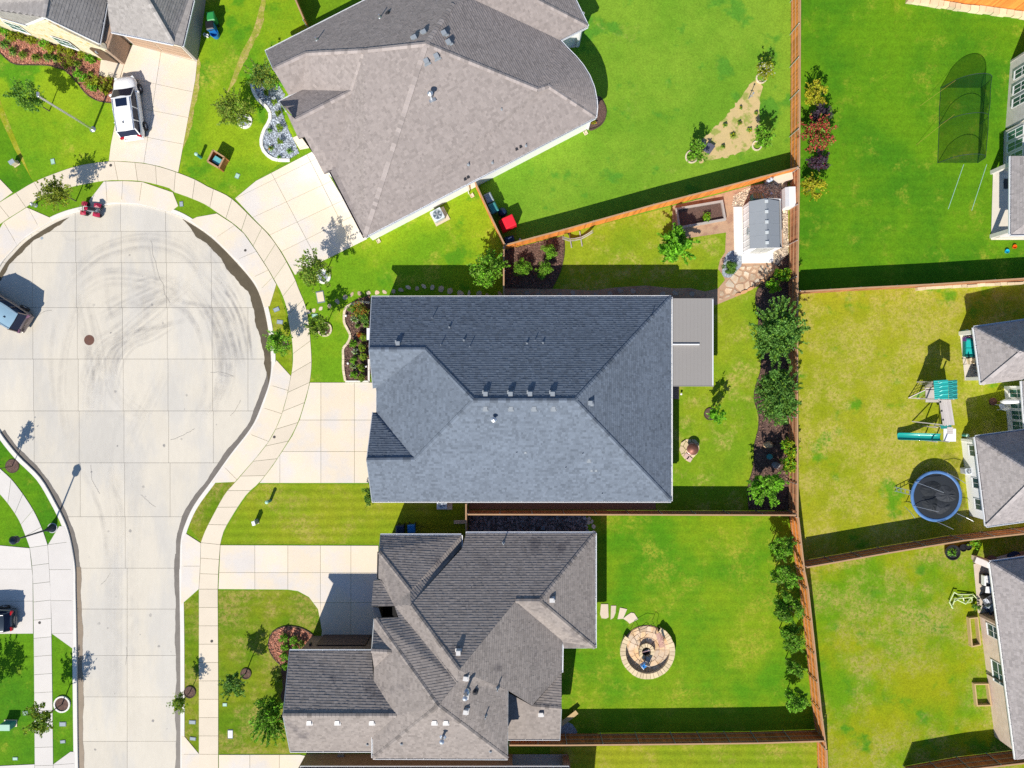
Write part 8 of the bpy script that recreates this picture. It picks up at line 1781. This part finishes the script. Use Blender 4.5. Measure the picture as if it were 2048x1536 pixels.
um = thing('closed_umbrella', 'white closed parasol on a brown base by the recessed wall', 'parasol', P0(1985, 803)); a, b = P0(1985, 803, 0.9), P0(2018, 801, 2.35)
MB().lathe((0, 0), [(0.30, 0), (0.30, 0.10), (0.08, 0.14), (0.03, 0.2), (0.03, 0.9), (0, 0.9)], 18).build('base', m_copper, um, world=False)
V = [a+(b-a)*f for f in (0, 0.15, 0.5, 0.9, 1.0)]; MB().tube(V, [0.05, 0.20, 0.17, 0.08, 0.02], 10).build('canopy', m_plasticw, um, smooth=True); MB().tube([P0(1985, 803, 0.15), b], 0.02, 6).build('pole', m_wood, um)
folding_chair('white plastic chair beside the brown parasol base', 1996, 812, 2.0, m_plasticw, m_plasticw)
# lower right patio
gr = thing('gas_grill', 'grey and black gas grill on the tan patio', 'grill', P0(1968, 1191), 0.5); MB().box((0, 0, 0.45), (0.75, 0.5, 0.75)).build('cabinet', m_black, gr, world=False)
ho = MB().lathe((0, 0), [(0.26, -0.36), (0.26, 0.36)], 16).build('hood', M('grey_hood', (0.16, 0.18, 0.22), 0.3, metal=0.5), gr, world=False, smooth=False); ho.rotation_euler = (0, math.pi/2, 0); ho.location = (0, 0, 0.85)
for s_ in (-1, 1): MB().box((s_*0.52, 0, 0.80), (0.28, 0.42, 0.04)).build('side_shelf', m_steel, gr, world=False)
tbv = thing('patio_table', 'white top patio table with a turquoise item on the tan patio', 'table', P0(1969, 1175), -0.1); MB().box((0, 0, 0.72), (0.8, 0.5, 0.04)).build('table_top', m_plasticw, tbv, world=False)
for sx in (-1, 1):
    for sy in (-1, 1): MB().bar((sx*0.35, sy*0.2, 0.7), (sx*0.35, sy*0.2, 0.06), 0.04, 0.04).build('leg', m_black, tbv, world=False)
tq = thing('towel', 'folded turquoise towel on the white patio table', 'towel', P0(1976, 1176, 0.74)); MB().box((0, 0, 0.03), (0.22, 0.25, 0.05)).build('towel', m_strip, tq, world=False)
sofa('black framed armchair with white cushion on the tan patio', 1966, 1156, 1.57, m_plasticw, m_black, 0.8, 'armchair', 'patio_armchair'); sofa('pale grey lounger half hidden under the tan brick house eave', 1978, 1210, 0.6, m_lid, m_navy, 1.0, 'lounger', 'patio_lounger')
pv_ = thing('pvc_frame', 'tangled heap of pale yellow green pipe frames on the lower right lawn', 'pipe frame', P0(1920, 1198)); r = random.Random(5)
for a, b in (((1896, 1202), (1904, 1182)), ((1904, 1182), (1910, 1186)), ((1895, 1202), (1901, 1215)), ((1901, 1215), (1907, 1196)), ((1904, 1196), (1942, 1192)), ((1912, 1187), (1944, 1188)), ((1944, 1188), (1951, 1196)), ((1907, 1196), (1928, 1206)), ((1928, 1206), (1922, 1190)), ((1922, 1190), (1905, 1200)), ((1928, 1206), (1940, 1194)), ((1940, 1194), (1942, 1200)), ((1932, 1204), (1942, 1202))):
    MB().tube([P0(*a, 0.10+r.uniform(0, 0.15)), P0(*b, 0.10+r.uniform(0, 0.25))], 0.045, 7).build('pipe', M('pale_lime_pvc', (0.62, 0.72, 0.38), 0.4), pv_)
for i, (x, y, s_, lb) in enumerate(((1900, 1103, 0.62, 'large dark planter tub with green strappy leaves below the dark fence'), (1921, 1094, 0.30, 'left small dark pot below the dark fence'), (1931, 1092, 0.28, 'right small dark pot below the dark fence'))):
    q = thing('planter_pot', lb, 'pot', P0(x, y)); MB().lathe((0, 0), [(s_*0.75, 0.02), (s_, 0.38), (s_*0.88, 0.38), (s_*0.8, 0.30), (0, 0.30)], 20).build('pot', m_black, q, world=False)
blades('pot_plant', 'strappy green plant filling the large dark planter tub', 1900, 1103, 15, [L_bright, L_sage], 60, 0.6, 0.06, 210); plant('pot_plant', 'low bright plants between the pots and the dark fence', 'plant', 1942, 1083, 10, 0.35, [L_bright, L_lime], 500, 0.14, seed=211, miw=0.3, trunk=False)
for i, (x, y, w_) in enumerate(((1947, 1211, 0.35), (1972, 1119, 0.5), (2018, 1112, 0.55))):
    q = thing('round_bush', ('small dark potted bush at the patio edge by the pipe frames', 'brown round pot table in the patio shade', 'dark round covered table in the patio shade')[i], ('bush', 'table', 'table')[i], P0(x, y))
    if i == 0:
        o = bpy.data.objects.new('crown', leaf_mesh('crown', crown_pts(420, 0.34, 0.34, 0.3, 0.45, 77, 20, 0.35), [L_dark, L_green], 0.12, 77, miw=0.4)); COL.objects.link(o); o.parent = q
    else: MB().lathe((0, 0), [(w_*0.4, 0.02), (w_*0.35, 0.6), (w_, 0.64), (w_, 0.70), (0, 0.72)], 18).build('top', m_copper if i == 1 else m_navy, q, world=False)
for i, (x, y) in enumerate(((1925, 663), (1926, 870))):
    pedestal(('small meter post at the upper patio corner of the white walled house', 'small dark post at the white wall corner above the trampoline')[i], x, y, 0.6)
# side rubble yard things
q = thing('step_stool', 'small grey step stool on the shaded rubble', 'stool', P0(1086, 1055))
for k in range(3): MB().box((0, -0.1+k*0.12, 0.2+k*0.1), (0.3, 0.1, 0.03)).build('tread', m_lid, q, world=False)
for s_ in (-1, 1): MB().bar((s_*0.15, -0.2, 0.03), (s_*0.15, 0.18, 0.42), 0.03, 0.03).build('side_rail', m_lid, q, world=False)
q = thing('hose_reel', 'small grey reel box at the corner of the rubble bed', 'reel', P0(1173, 1061), 0.5); MB().box((0, 0, 0.2), (0.3, 0.22, 0.36)).build('box', m_lid, q, world=False, bevel=0.02); MB().box((0, 0, 0.4), (0.2, 0.05, 0.04)).build('handle', m_black, q, world=False)
